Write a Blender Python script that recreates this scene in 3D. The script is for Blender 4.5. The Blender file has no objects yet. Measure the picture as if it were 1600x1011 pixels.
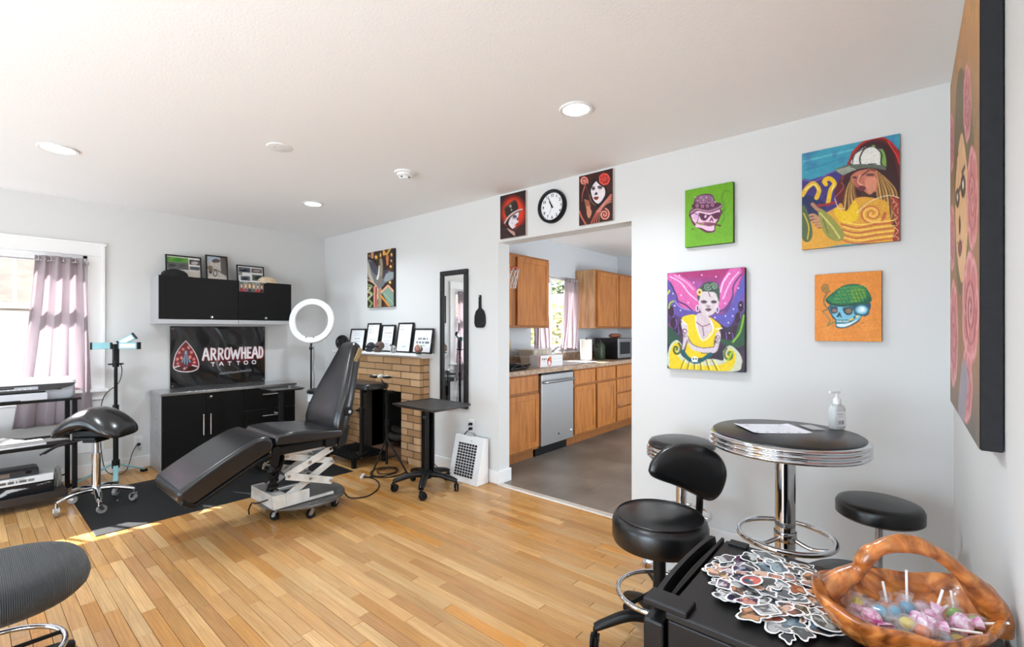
import bpy, bmesh, math, random
import numpy as np
from mathutils import Vector, Matrix
R = math.radians
random.seed(7)
SC = bpy.context.scene
COL = SC.collection

# ------------------------------------------------------------------ camera
YAW = math.atan(862.0 / 731.0)
cam_d = bpy.data.cameras.new('camera')
cam = bpy.data.objects.new('camera', cam_d)
COL.objects.link(cam)
cam.location = (0, 0, 1.30)
cam.rotation_euler = (R(90), 0, -YAW)
cam_d.sensor_width = 36.0
cam_d.lens = 731.0 / 1600.0 * 36.0
cam_d.shift_y = 10.5 / 1600.0
cam_d.clip_start = 0.03
cam_d.clip_end = 200
SC.camera = cam

# ------------------------------------------------------------------ world, sun, large lights, exposure
SC.view_settings.view_transform = 'Standard'
SC.view_settings.look = 'None'
SC.view_settings.gamma = 1.0
SC.view_settings.use_curve_mapping = False
SC.view_settings.exposure = 0.0
SC.cycles.use_denoising = True
SC.cycles.max_bounces = 10
SC.cycles.diffuse_bounces = 6
SC.cycles.glossy_bounces = 4
SC.cycles.transparent_max_bounces = 12
SC.cycles.caustics_reflective = False
SC.cycles.caustics_refractive = False
SC.cycles.sample_clamp_indirect = 6.0

def lin(c):
    out = []
    for v in c[:3]:
        v = v / 255.0
        out.append(v / 12.92 if v <= 0.04045 else ((v + 0.055) / 1.055) ** 2.4)
    return tuple(out) + (1.0,)

W = bpy.data.worlds.new('sky')
SC.world = W
W.use_nodes = True
nt = W.node_tree
nt.nodes.clear()
wo = nt.nodes.new('ShaderNodeOutputWorld')
wb = nt.nodes.new('ShaderNodeBackground')
ws = nt.nodes.new('ShaderNodeTexSky')
ws.sky_type = 'NISHITA'
ws.sun_disc = False
ws.sun_elevation = R(50)
ws.sun_rotation = R(10)
ws.air_density = 1.0
ws.dust_density = 2.0
wb.inputs['Strength'].default_value = 0.32
nt.links.new(ws.outputs[0], wb.inputs['Color'])
nt.links.new(wb.outputs[0], wo.inputs['Surface'])

def light(name, kind, loc, energy, col=(1, 1, 1), **kw):
    d = bpy.data.lights.new(name, kind)
    d.energy = energy
    d.color = col
    o = bpy.data.objects.new(name, d)
    COL.objects.link(o)
    o.location = loc
    for k, v in kw.items():
        setattr(d, k, v)
    return o

SUN_EL, SUN_AZ = 43.0, 27.0        # azimuth: degrees the light swings from straight in through the far window
sd = Vector((math.sin(R(SUN_AZ)) * math.cos(R(SUN_EL)), -math.cos(R(SUN_AZ)) * math.cos(R(SUN_EL)), -math.sin(R(SUN_EL))))
sun = light('sun', 'SUN', (0, 12, 10), 32.0, (1.0, 0.98, 0.97), angle=R(0.6))
sun.rotation_euler = sd.to_track_quat('-Z', 'Y').to_euler()
# added fill lamps outside invented openings in unseen walls, standing in for daylight
def fill_light(name, loc, rot, sx, sy, e, col=(0.70, 0.865, 1.0)):
    return (lambda o: (setattr(o, 'rotation_euler', rot), o)[1])(
        light(name, 'AREA', loc, e, col, shape='RECTANGLE', size=sx, size_y=sy))
fill_light('fill_left_wall_near', (-2.40, 1.2, 1.10), (0, R(-128), 0), 2.3, 1.9, 185)  # added fill, tilted up to brighten the ceiling
fill_light('fill_left_wall_far', (-2.40, 3.9, 1.10), (0, R(-128), 0), 2.3, 1.9, 98)  # second added fill, tilted up the same way
fill_light('fill_kitchen', (5.0, -0.30, 1.25), (R(90), 0, 0), 1.8, 2.0, 90, (0.88, 0.95, 1.0))  # added to brighten the kitchen; there is no known door here

# ------------------------------------------------------------------ materials
MATS = {}
def mat(name, col, rough=0.5, metal=0.0, noise=None, bump=None, coat=0.0, spec=None, sheen=0.0, col2=None,
        emit=None, trans=0.0, alpha=None, ior=None, stretch=None, world=False):
    if name in MATS:
        return MATS[name]
    m = bpy.data.materials.new(name)
    m.use_nodes = True
    t = m.node_tree
    b = t.nodes['Principled BSDF']
    b.inputs['Base Color'].default_value = lin(col)
    b.inputs['Roughness'].default_value = rough
    b.inputs['Metallic'].default_value = metal
    b.inputs['Coat Weight'].default_value = coat
    if spec is not None: b.inputs['Specular IOR Level'].default_value = spec
    if sheen: b.inputs['Sheen Weight'].default_value = sheen
    if trans: b.inputs['Transmission Weight'].default_value = trans
    if ior: b.inputs['IOR'].default_value = ior
    if alpha is not None: b.inputs['Alpha'].default_value = alpha
    if emit:
        b.inputs['Emission Color'].default_value = lin(emit[0])
        b.inputs['Emission Strength'].default_value = emit[1]
    tc = None
    def coords():
        nonlocal tc
        if world:
            if tc is None: tc = t.nodes.new('ShaderNodeNewGeometry')
            return tc.outputs['Position']
        if tc is None:
            tc = t.nodes.new('ShaderNodeTexCoord')
            if stretch:
                mp = t.nodes.new('ShaderNodeMapping')
                mp.inputs['Scale'].default_value = stretch
                t.links.new(tc.outputs['Object'], mp.inputs['Vector'])
                tc = mp
                return tc.outputs['Vector']
        return tc.outputs['Vector'] if stretch else tc.outputs['Object']
    if noise:
        sc_, amt = noise[0], noise[1]
        n = t.nodes.new('ShaderNodeTexNoise')
        n.inputs['Scale'].default_value = sc_
        n.inputs['Detail'].default_value = 5
        t.links.new(coords(), n.inputs['Vector'])
        mx = t.nodes.new('ShaderNodeMixRGB')
        c1 = lin(col); c2 = lin(col2) if col2 else tuple(v * (1 - amt) for v in c1[:3]) + (1,)
        mx.inputs['Color1'].default_value = c1
        mx.inputs['Color2'].default_value = c2
        rp = t.nodes.new('ShaderNodeValToRGB')
        rp.color_ramp.elements[0].position = 0.35
        rp.color_ramp.elements[1].position = 0.68
        t.links.new(n.outputs['Fac'], rp.inputs['Fac'])
        t.links.new(rp.outputs['Color'], mx.inputs['Fac'])
        t.links.new(mx.outputs['Color'], b.inputs['Base Color'])
    if bump:
        n2 = t.nodes.new('ShaderNodeTexNoise')
        n2.inputs['Scale'].default_value = bump[0]
        n2.inputs['Detail'].default_value = 3
        t.links.new(coords(), n2.inputs['Vector'])
        bp = t.nodes.new('ShaderNodeBump')
        bp.inputs['Strength'].default_value = bump[1]
        bp.inputs['Distance'].default_value = bump[2] if len(bump) > 2 else 0.004
        t.links.new(n2.outputs['Fac'], bp.inputs['Height'])
        t.links.new(bp.outputs['Normal'], b.inputs['Normal'])
    MATS[name] = m
    return m

def attr_mat(name, rough=0.5, spec=0.4, coat=0.0, bump=None, metal=0.0):
    if name in MATS: return MATS[name]
    m = mat(name, (128, 128, 128), rough=rough, spec=spec, coat=coat, bump=bump, metal=metal)
    t = m.node_tree
    a = t.nodes.new('ShaderNodeAttribute'); a.attribute_name = 'Col'
    t.links.new(a.outputs['Color'], t.nodes['Principled BSDF'].inputs['Base Color'])
    return m

M_WALL = mat('wall_paint', (217, 217, 216), rough=0.75, bump=(160, 0.12, 0.002), noise=(1.3, 0.02))
M_CEIL = mat('ceiling_paint', (240, 240, 240), rough=0.8, bump=(110, 0.25, 0.003))
M_TRIM = mat('white_trim_paint', (238, 238, 238), rough=0.4, noise=(3, 0.02))
M_KWALL = mat('kitchen_paint', (200, 204, 209), rough=0.7, bump=(160, 0.1, 0.002))
M_BLACKMETAL = mat('black_powder_coat', (11, 11, 12), rough=0.45, spec=0.3, bump=(400, 0.05), noise=(9, 0.25))
M_BLACKPLASTIC = mat('black_plastic', (13, 13, 14), rough=0.4, spec=0.35, noise=(12, 0.2))
M_RUBBER = mat('black_rubber', (15, 15, 16), rough=0.75, spec=0.25, noise=(30, 0.25), bump=(220, 0.2))
M_LEATHER = mat('black_vinyl', (13, 13, 15), rough=0.30, noise=(6, 0.3), bump=(240, 0.10, 0.002), spec=0.6)
M_LEATHER2 = mat('worn_vinyl', (24, 24, 27), rough=0.27, noise=(5, 0.35), bump=(180, 0.14, 0.002), spec=0.7)
M_CHROME = mat('chrome', (214, 216, 220), rough=0.08, metal=1.0, noise=(4, 0.06))
M_STEEL = mat('brushed_steel', (176, 178, 180), rough=0.3, metal=1.0, noise=(40, 0.15), stretch=(1, 1, 12))
M_ALU = mat('aluminium', (196, 197, 199), rough=0.35, metal=0.85, noise=(8, 0.12))
M_WHITE = mat('white_plastic', (236, 236, 236), rough=0.35, noise=(4, 0.03))
M_PAPER = mat('white_paper', (240, 240, 242), rough=0.8, noise=(6, 0.03))
M_DARKWOOD = mat('black_laminate', (13, 12, 12), rough=0.45, spec=0.25, noise=(22, 0.25), stretch=(1, 1, 6))

# ------------------------------------------------------------------ mesh building
class MB:
    def __init__(s):
        s.v = []; s.f = []; s.mi = []; s.cur = 0
    def add(s, vs, fs):
        o = len(s.v)
        s.v.extend([tuple(p) for p in vs])
        for f in fs:
            s.f.append(tuple(i + o for i in f)); s.mi.append(s.cur)
        return s
    def box(s, x0, y0, z0, x1, y1, z1):
        if x0 > x1: x0, x1 = x1, x0
        if y0 > y1: y0, y1 = y1, y0
        if z0 > z1: z0, z1 = z1, z0
        return s.add([(x0, y0, z0), (x1, y0, z0), (x1, y1, z0), (x0, y1, z0), (x0, y0, z1), (x1, y0, z1), (x1, y1, z1), (x0, y1, z1)],
                     [(0, 3, 2, 1), (4, 5, 6, 7), (0, 1, 5, 4), (1, 2, 6, 5), (2, 3, 7, 6), (3, 0, 4, 7)])
    def obox(s, c, size, rot=None):
        hx, hy, hz = size[0] / 2, size[1] / 2, size[2] / 2
        pts = [Vector(p) for p in ((-hx, -hy, -hz), (hx, -hy, -hz), (hx, hy, -hz), (-hx, hy, -hz), (-hx, -hy, hz), (hx, -hy, hz), (hx, hy, hz), (-hx, hy, hz))]
        if rot is not None: pts = [rot @ p for p in pts]
        c = Vector(c)
        return s.add([p + c for p in pts], [(0, 3, 2, 1), (4, 5, 6, 7), (0, 1, 5, 4), (1, 2, 6, 5), (2, 3, 7, 6), (3, 0, 4, 7)])
    def cyl(s, p0, p1, r0, r1=None, n=20, caps=True):
        r1 = r0 if r1 is None else r1
        p0, p1 = Vector(p0), Vector(p1)
        d = (p1 - p0).normalized()
        a = d.orthogonal().normalized(); b = d.cross(a)
        vs = []
        for p, r in ((p0, r0), (p1, r1)):
            for i in range(n):
                t = 2 * math.pi * i / n
                vs.append(p + (a * math.cos(t) + b * math.sin(t)) * r)
        fs = [(i, (i + 1) % n, n + (i + 1) % n, n + i) for i in range(n)]
        if caps:
            fs.append(tuple(range(n - 1, -1, -1))); fs.append(tuple(range(n, 2 * n)))
        return s.add(vs, fs)
    def tube(s, path, r, n=10, closed=False, caps=True, flat=1.0):
        P = [Vector(p) for p in path]; N = len(P)
        rr = r if isinstance(r, (list, tuple)) else [r] * N
        vs = []; prev = None
        for i, p in enumerate(P):
            if closed: d = P[(i + 1) % N] - P[i - 1]
            else: d = P[min(i + 1, N - 1)] - P[max(i - 1, 0)]
            d = d.normalized()
            if prev is None:
                a = Vector((0, 0, 1)).cross(d)
                if a.length < 1e-3: a = Vector((1, 0, 0))
                a.normalize()
            else:
                a = prev - d * prev.dot(d)
                a.normalize()
            prev = a; b = d.cross(a)
            for k in range(n):
                t = 2 * math.pi * k / n
                vs.append(p + a * math.cos(t) * rr[i] + b * math.sin(t) * rr[i] * flat)
        fs = []
        for i in range(N if closed else N - 1):
            j = (i + 1) % N
            for k in range(n):
                k2 = (k + 1) % n
                fs.append((i * n + k, i * n + k2, j * n + k2, j * n + k))
        if not closed and caps:
            fs.append(tuple(range(n - 1, -1, -1))); fs.append(tuple(range((N - 1) * n, N * n)))
        return s.add(vs, fs)
    def lathe(s, prof, n=32, c=(0, 0, 0), sx=1.0, sy=1.0, caps=True, fn=None):
        vs = []; m = len(prof)
        for (r, z) in prof:
            for k in range(n):
                t = 2 * math.pi * k / n
                p = (r * math.cos(t) * sx, r * math.sin(t) * sy, z)
                if fn: p = fn(*p)
                vs.append((c[0] + p[0], c[1] + p[1], c[2] + p[2]))
        fs = []
        for i in range(m - 1):
            for k in range(n):
                k2 = (k + 1) % n
                fs.append((i * n + k, i * n + k2, (i + 1) * n + k2, (i + 1) * n + k))
        if caps:
            fs.append(tuple(range(n - 1, -1, -1))); fs.append(tuple(range((m - 1) * n, m * n)))
        return s.add(vs, fs)
    def prism(s, poly, h0, h1, axis='z'):
        n = len(poly)
        def q(a, b, h):
            return {'z': (a, b, h), 'y': (a, h, b), 'x': (h, a, b)}[axis]
        vs = [q(a, b, h0) for a, b in poly] + [q(a, b, h1) for a, b in poly]
        fs = [(i, (i + 1) % n, n + (i + 1) % n, n + i) for i in range(n)]
        fs.append(tuple(range(n - 1, -1, -1))); fs.append(tuple(range(n, 2 * n)))
        return s.add(vs, fs)
    def loft(s, rings, closed_ring=True, caps=True):
        n = len(rings[0]); vs = [p for r in rings for p in r]; fs = []
        for i in range(len(rings) - 1):
            for k in range(n if closed_ring else n - 1):
                k2 = (k + 1) % n
                fs.append((i * n + k, i * n + k2, (i + 1) * n + k2, (i + 1) * n + k))
        if caps and closed_ring:
            fs.append(tuple(range(n - 1, -1, -1))); fs.append(tuple(range((len(rings) - 1) * n, len(rings) * n)))
        return s.add(vs, fs)
    def ball(s, c, r, n=16, m=10, sx=1, sy=1, sz=1):
        prof = [(max(1e-4, r * math.sin(math.pi * i / m)), -r * math.cos(math.pi * i / m) * sz) for i in range(m + 1)]
        return s.lathe(prof, n, c, sx, sy)
    def mesh(s, name, smooth=None):
        me = bpy.data.meshes.new(name)
        me.from_pydata(s.v, [], s.f)
        bm = bmesh.new(); bm.from_mesh(me)
        bmesh.ops.recalc_face_normals(bm, faces=bm.faces[:])
        bm.to_mesh(me); bm.free()
        if smooth is not None:
            for p in me.polygons: p.use_smooth = True
            me.set_sharp_from_angle(angle=R(smooth))
        return me
    def build(s, name, m, parent=None, smooth=None, bevel=None, subd=0, seg=2):
        me = s.mesh(name, smooth)
        for mm in (m if isinstance(m, (list, tuple)) else [m]): me.materials.append(mm)
        if any(s.mi):
            for p, i in zip(me.polygons, s.mi): p.material_index = i
        o = bpy.data.objects.new(name, me)
        COL.objects.link(o)
        if parent is not None: o.parent = parent
        if bevel:
            b = o.modifiers.new('bevel', 'BEVEL'); b.width = bevel; b.segments = seg; b.limit_method = 'ANGLE'
            b.angle_limit = R(40)
            if smooth is None:
                for p in me.polygons: p.use_smooth = True
                me.set_sharp_from_angle(angle=R(45)) if seg < 2 else None
                b.harden_normals = True
        if subd:
            q = o.modifiers.new('subdivision', 'SUBSURF'); q.levels = subd; q.render_levels = subd
        return o

def tag(o, label=None, cat=None, group=None, kind=None):
    if label: o['label'] = label
    if cat: o['category'] = cat
    if group: o['group'] = group
    if kind: o['kind'] = kind
    return o
def thing(name, label, cat, loc=(0, 0, 0), rz=0.0, group=None):
    o = bpy.data.objects.new(name, None)
    COL.objects.link(o)
    o.empty_display_size = 0.1
    o.location = loc
    o.rotation_euler = (0, 0, R(rz))
    return tag(o, label, cat, group)
def copy_tree(o, parent=None):
    c = o.copy(); COL.objects.link(c); c.parent = parent
    for ch in o.children: copy_tree(ch, c)
    return c
def struct(o, label=None):
    o['kind'] = 'structure'
    if label: o['label'] = label
    return o
def B(*a): return MB().box(*a)
def bez(pts, n=8):
    """Catmull-Rom through points"""
    P = [Vector(p) for p in pts]; out = []
    for i in range(len(P) - 1):
        p0 = P[max(i - 1, 0)]; p1 = P[i]; p2 = P[i + 1]; p3 = P[min(i + 2, len(P) - 1)]
        for k in range(n):
            t = k / n
            out.append(0.5 * ((2 * p1) + (p2 - p0) * t + (2 * p0 - 5 * p1 + 4 * p2 - p3) * t * t + (3 * p1 - p0 - 3 * p2 + p3) * t ** 3))
    out.append(P[-1])
    return out
def rrect(w, d, r, n=5, cx=0, cy=0):
    out = []
    for (sx, sy, a0) in ((1, 1, 0), (-1, 1, 90), (-1, -1, 180), (1, -1, 270)):
        for k in range(n + 1):
            a = R(a0 + 90 * k / n)
            out.append((cx + sx * (w / 2 - r) + r * math.cos(a), cy + sy * (d / 2 - r) + r * math.sin(a)))
    return out

# ================================================================== THE ROOM
XL, XB, YN, YA, ZC = -1.90, 2.94, -0.157, 5.55, 2.44
WT = 0.142                       # wall thickness
XK, YK = 6.66, 3.48              # kitchen far wall, kitchen window wall
def wall_along_y(x0, x1, y0, y1, z1, holes, name, m):
    """a wall slab spanning y, with rectangular holes (ya, yb, za, zb)"""
    mb = MB(); ys = sorted({y0, y1, *[h[0] for h in holes], *[h[1] for h in holes]})
    for a, b in zip(ys[:-1], ys[1:]):
        cuts = sorted([(h[2], h[3]) for h in holes if h[0] <= a + 1e-6 and h[1] >= b - 1e-6])
        z = 0.0
        for (za, zb) in cuts:
            if za > z: mb.box(x0, a, z, x1, b, za)
            z = zb
        if z < z1: mb.box(x0, a, z, x1, b, z1)
    return mb
def swapxy(mb):
    mb.v = [(y, x, z) for x, y, z in mb.v]; return mb
def weld(o):
    bm = bmesh.new(); bm.from_mesh(o.data)
    bmesh.ops.remove_doubles(bm, verts=bm.verts[:], dist=1e-4)
    # inner faces shared by two boxes vanish
    seen = {}
    for f in bm.faces: seen.setdefault(tuple(sorted(v.index for v in f.verts)), []).append(f)
    dead = [f for fs in seen.values() if len(fs) > 1 for f in fs]
    bmesh.ops.delete(bm, geom=dead, context='FACES')
    bm.to_mesh(o.data); bm.free()
    return o

WIN = (-0.72, 0.73, 0.80, 1.96)  # far window opening x0,x1,z0,z1
KWIN = (4.46, 5.40, 1.07, 2.00)
DOOR = (1.431, 2.645, 0.0, 2.04)
o = swapxy(wall_along_y(YA, YA + WT, XL - WT, XB + WT, ZC, [WIN], 'wall_back', None)).build('wall_back', M_WALL); struct(weld(o), 'light grey painted wall with the curtained window')
o = wall_along_y(XB, XB + WT, YN, YA, ZC, [DOOR, (3.83, 4.52, 0.0, 0.69)], '', None).build('wall_right', M_WALL); struct(weld(o), 'white painted wall with kitchen opening, fireplace and paintings')
o = swapxy(wall_along_y(YN - WT, YN, XL - WT, XB + WT, ZC, [], '', None)).build('wall_near', M_WALL); struct(weld(o), 'white painted wall carrying the large rose canvas')
o = wall_along_y(XL - WT, XL, YN, YA, ZC, [(0.45, 1.95, 0.4, 2.3), (3.15, 4.65, 0.4, 2.3)], '', None).build('wall_left', M_WALL); struct(weld(o))  # both openings are made up to admit the added fill
o = swapxy(wall_along_y(YK, YK + WT, XB + WT, XK + WT, ZC, [KWIN], '', None)).build('wall_kitchen_back', M_KWALL); struct(weld(o), 'pale blue-grey kitchen wall with the sink window')
o = wall_along_y(XK, XK + WT, YN, YK, ZC, [], '', None).build('wall_kitchen_far', M_KWALL); struct(weld(o))
o = swapxy(wall_along_y(YN - WT, YN, XB + WT, XK + WT, ZC, [(4.0, 6.0, 0.05, 2.1)], '', None)).build('wall_kitchen_near', M_KWALL); struct(weld(o))  # opening made up for the added kitchen fill lamp
struct(B(XL - WT, YN - WT, ZC, XB + WT, YA + WT, ZC + 0.12).build('ceiling', M_CEIL), 'white lightly textured ceiling with round downlights')
struct(B(XB + WT, YN - WT, ZC, XK + WT, YK + WT, ZC + 0.12).build('ceiling_kitchen', M_CEIL))
# roof eave outside the windows
struct(B(XL - 0.6, YA + WT, ZC + 0.02, XB + WT, YA + WT + 0.30, ZC + 0.10).build('roof_eave', M_TRIM))

# baseboards
BBH = 0.11
def baseboard(name, *b): return struct(B(*b).build(name, M_TRIM, bevel=0.004))
baseboard('baseboard_back', XL, YA - 0.016, 0, XB, YA, BBH)
baseboard('baseboard_right', XB - 0.016, 2.645, 0, XB, 3.52, BBH)
baseboard('baseboard_fireplace_side', XB - 0.016, 4.92, 0, XB, YA - 0.016, BBH)
baseboard('baseboard_bar', XB - 0.016, YN, 0, XB, DOOR[0], BBH)
baseboard('baseboard_near', XL, YN, 0, XB - 0.016, YN + 0.016, BBH)
baseboard('baseboard_jamb', XB - 0.016, 2.627, 0, XB + WT + 0.01, 2.645, BBH)
# threshold strip
M_THR = mat('threshold_aluminium', (214, 206, 194), rough=0.35, metal=0.35, noise=(20, 0.1))
o = MB().prism([(XB - 0.03, 0.0), (XB - 0.022, 0.009), (XB + 0.02, 0.011), (XB + 0.032, 0.0)], DOOR[0], DOOR[1] - 0.018, 'y').build('trim_1', M_THR)
struct(o, 'pale metal threshold strip between oak boards and kitchen floor')

# ------------------------------------------------------------------ oak strip floor
m = bpy.data.materials.new('oak_strip'); m.use_nodes = True; MATS['oak'] = m
t = m.node_tree; b = t.nodes['Principled BSDF']
def N(t, k, **kw):
    n = t.nodes.new(k)
    for a, v in kw.items():
        if a in n.inputs: n.inputs[a].default_value = v
        else: setattr(n, a, v)
    return n
at = N(t, 'ShaderNodeAttribute', attribute_name='Col')
tc = N(t, 'ShaderNodeTexCoord')
sh = N(t, 'ShaderNodeAttribute', attribute_name='shift')
va = N(t, 'ShaderNodeVectorMath', operation='ADD')
t.links.new(tc.outputs['Object'], va.inputs[0]); t.links.new(sh.outputs['Vector'], va.inputs[1])
mp = N(t, 'ShaderNodeMapping'); mp.inputs['Scale'].default_value = (26, 1.5, 1)
t.links.new(va.outputs[0], mp.inputs['Vector'])
n1 = N(t, 'ShaderNodeTexNoise', Scale=1.6, Detail=8, Roughness=0.62, Distortion=1.2)
t.links.new(mp.outputs[0], n1.inputs['Vector'])
wv = N(t, 'ShaderNodeTexWave', Scale=0.9, Distortion=9.0, Detail=2.0); wv.inputs['Detail Scale'].default_value = 0.6
t.links.new(mp.outputs[0], wv.inputs['Vector'])
r1 = N(t, 'ShaderNodeValToRGB'); r1.color_ramp.elements[0].position = 0.3; r1.color_ramp.elements[1].position = 0.75
r1.color_ramp.elements[0].color = (0.62, 0.54, 0.46, 1); r1.color_ramp.elements[1].color = (1.06, 1.04, 1.0, 1)
t.links.new(n1.outputs['Fac'], r1.inputs['Fac'])
mul = N(t, 'ShaderNodeMixRGB', blend_type='MULTIPLY'); mul.inputs['Fac'].default_value = 0.75
t.links.new(at.outputs['Color'], mul.inputs['Color1']); t.links.new(r1.outputs['Color'], mul.inputs['Color2'])
r2 = N(t, 'ShaderNodeValToRGB'); r2.color_ramp.elements[0].color = (0.78, 0.7, 0.6, 1); r2.color_ramp.elements[0].position = 0.1; r2.color_ramp.elements[1].position = 0.5
t.links.new(wv.outputs['Fac'], r2.inputs['Fac'])
mul2 = N(t, 'ShaderNodeMixRGB', blend_type='MULTIPLY'); mul2.inputs['Fac'].default_value = 0.35
t.links.new(mul.outputs[0], mul2.inputs['Color1']); t.links.new(r2.outputs['Color'], mul2.inputs['Color2'])
# amber varnish, worn off along the walking line
n3 = N(t, 'ShaderNodeTexNoise', Scale=0.75, Detail=3); t.links.new(tc.outputs['Object'], n3.inputs['Vector'])
r3 = N(t, 'ShaderNodeValToRGB'); r3.color_ramp.elements[0].position = 0.42; r3.color_ramp.elements[1].position = 0.66
t.links.new(n3.outputs['Fac'], r3.inputs['Fac'])
am = N(t, 'ShaderNodeMixRGB', blend_type='MULTIPLY'); am.inputs['Color2'].default_value = (1.0, 0.88, 0.62, 1)
t.links.new(r3.outputs['Color'], am.inputs['Fac']); t.links.new(mul2.outputs[0], am.inputs['Color1'])
# little dark knots and scratches
n4 = N(t, 'ShaderNodeTexNoise', Scale=9, Detail=4, Roughness=0.7)
mp4 = N(t, 'ShaderNodeMapping'); mp4.inputs['Scale'].default_value = (3.0, 1.0, 1)
t.links.new(va.outputs[0], mp4.inputs['Vector']); t.links.new(mp4.outputs[0], n4.inputs['Vector'])
r4 = N(t, 'ShaderNodeValToRGB'); r4.color_ramp.elements[0].position = 0.70; r4.color_ramp.elements[1].position = 0.78
t.links.new(n4.outputs['Fac'], r4.inputs['Fac'])
kn = N(t, 'ShaderNodeMixRGB'); kn.inputs['Color2'].default_value = lin((120, 84, 52))
t.links.new(r4.outputs['Color'], kn.inputs['Fac']); t.links.new(am.outputs[0], kn.inputs['Color1'])
t.links.new(kn.outputs[0], b.inputs['Base Color'])
rr = N(t, 'ShaderNodeMapRange'); rr.inputs['To Min'].default_value = 0.36; rr.inputs['To Max'].default_value = 0.22
t.links.new(r3.outputs['Color'], rr.inputs['Value']); t.links.new(rr.outputs[0], b.inputs['Roughness'])
bp = N(t, 'ShaderNodeBump', Strength=0.06, Distance=0.002); t.links.new(n1.outputs['Fac'], bp.inputs['Height']); t.links.new(bp.outputs[0], b.inputs['Normal'])

M_SUB = mat('subfloor', (70, 46, 26), rough=0.9, noise=(5, 0.2))
floor = B(XL - WT, YN - WT, -0.12, XB, YA + WT, -0.008).build('floor', M_SUB)
struct(floor, 'worn honey-coloured oak strip floor')
PW = 0.0572
palette = [((206, 166, 120), 6), ((212, 173, 128), 5), ((200, 158, 110), 5), ((218, 182, 138), 3), ((200, 152, 96), 3), ((204, 150, 88), 2), ((190, 138, 80), 1), ((194, 148, 102), 2)]
rg = random.Random(11)
planks = []
nrow = int((XB - XL) / PW) + 1
for i in range(nrow):
    x0 = XB - (i + 1) * PW; x1 = x0 + PW
    x0 = max(x0, XL)
    for (ya, yb) in ((YN, 3.40), (3.40, YA)):
        y = ya - rg.random() * 0.5 if ya < 1 else ya
        first = True
        while y < yb - 1e-6:
            L = rg.choice([0.32, 0.42, 0.5, 0.6, 0.75, 0.9, 1.1]) * rg.uniform(0.85, 1.15)
            e = y + L
            if yb - e < 0.18: e = yb
            s_ = max(y, ya)
            if e - s_ > 0.02: planks.append((x0, x1, s_, min(e, yb)))
            y = e
fwd = (math.sin(YAW), math.cos(YAW)); rgt = (math.cos(YAW), -math.sin(YAW))
def seen(p):
    cx, cy = (p[0] + p[1]) / 2, (p[2] + p[3]) / 2
    best = None
    for yy in (p[2], cy, p[3]):
        Z = cx * fwd[0] + yy * fwd[1]
        if Z < 0.4: continue
        px = 800 + 731 * (cx * rgt[0] + yy * rgt[1]) / Z; py = 516 + 731 * 1.3 / Z
        if -5 < px < 1250 and py < 1020: best = Z if best is None else min(best, Z)
    return best
def plank_mesh(name, lst):
    vs = []; fs = []; cols = []; shf = []
    for (x0, x1, y0, y1) in lst:
        c = rg.choices([q[0] for q in palette], [q[1] for q in palette])[0]
        k = rg.uniform(0.93, 1.05); c = lin([min(255, v * k) * w_ for v, w_ in zip(c, (1.0, 0.985, 0.93))])
        g = 0.0007; e = 0.0016; zt = rg.uniform(-0.0006, 0.0004)
        o = len(vs)
        a0, a1, b0, b1 = x0 + g, x1 - g, y0 + g, y1 - g
        vs += [(a0, b0, -0.009), (a1, b0, -0.009), (a1, b1, -0.009), (a0, b1, -0.009),
               (a0, b0, zt - e), (a1, b0, zt - e), (a1, b1, zt - e), (a0, b1, zt - e),
               (a0 + e, b0 + e, zt), (a1 - e, b0 + e, zt), (a1 - e, b1 - e, zt), (a0 + e, b1 - e, zt)]
        fs += [(o + 8, o + 9, o + 10, o + 11)]
        for a, b_ in ((0, 1), (1, 2), (2, 3), (3, 0)):
            fs += [(o + a, o + b_, o + 4 + b_, o + 4 + a), (o + 4 + a, o + 4 + b_, o + 8 + b_, o + 8 + a)]
        s3 = (rg.uniform(0, 40), rg.uniform(0, 40), rg.uniform(0, 9))
        cols += [c] * 12; shf += [s3] * 12
    me = bpy.data.meshes.new(name); me.from_pydata(vs, [], fs)
    ca = me.color_attributes.new('Col', 'FLOAT_COLOR', 'POINT'); ca.data.foreach_set('color', np.array(cols, dtype=np.float32).ravel())
    sa = me.attributes.new('shift', 'FLOAT_VECTOR', 'POINT'); sa.data.foreach_set('vector', np.array(shf, dtype=np.float32).ravel())
    me.materials.append(MATS['oak'])
    return me
vis = [(seen(p), p) for p in planks]
near = sorted([q for q in vis if q[0] is not None])[:298]
ns = set(q[1] for q in near)
for _, p in near:
    o = bpy.data.objects.new('plank', plank_mesh('plank', [p])); COL.objects.link(o); o.parent = floor
o = bpy.data.objects.new('remaining_planks', plank_mesh('remaining_planks', [p for p in planks if p not in ns])); COL.objects.link(o); o.parent = floor; o['kind'] = 'stuff'

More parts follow.
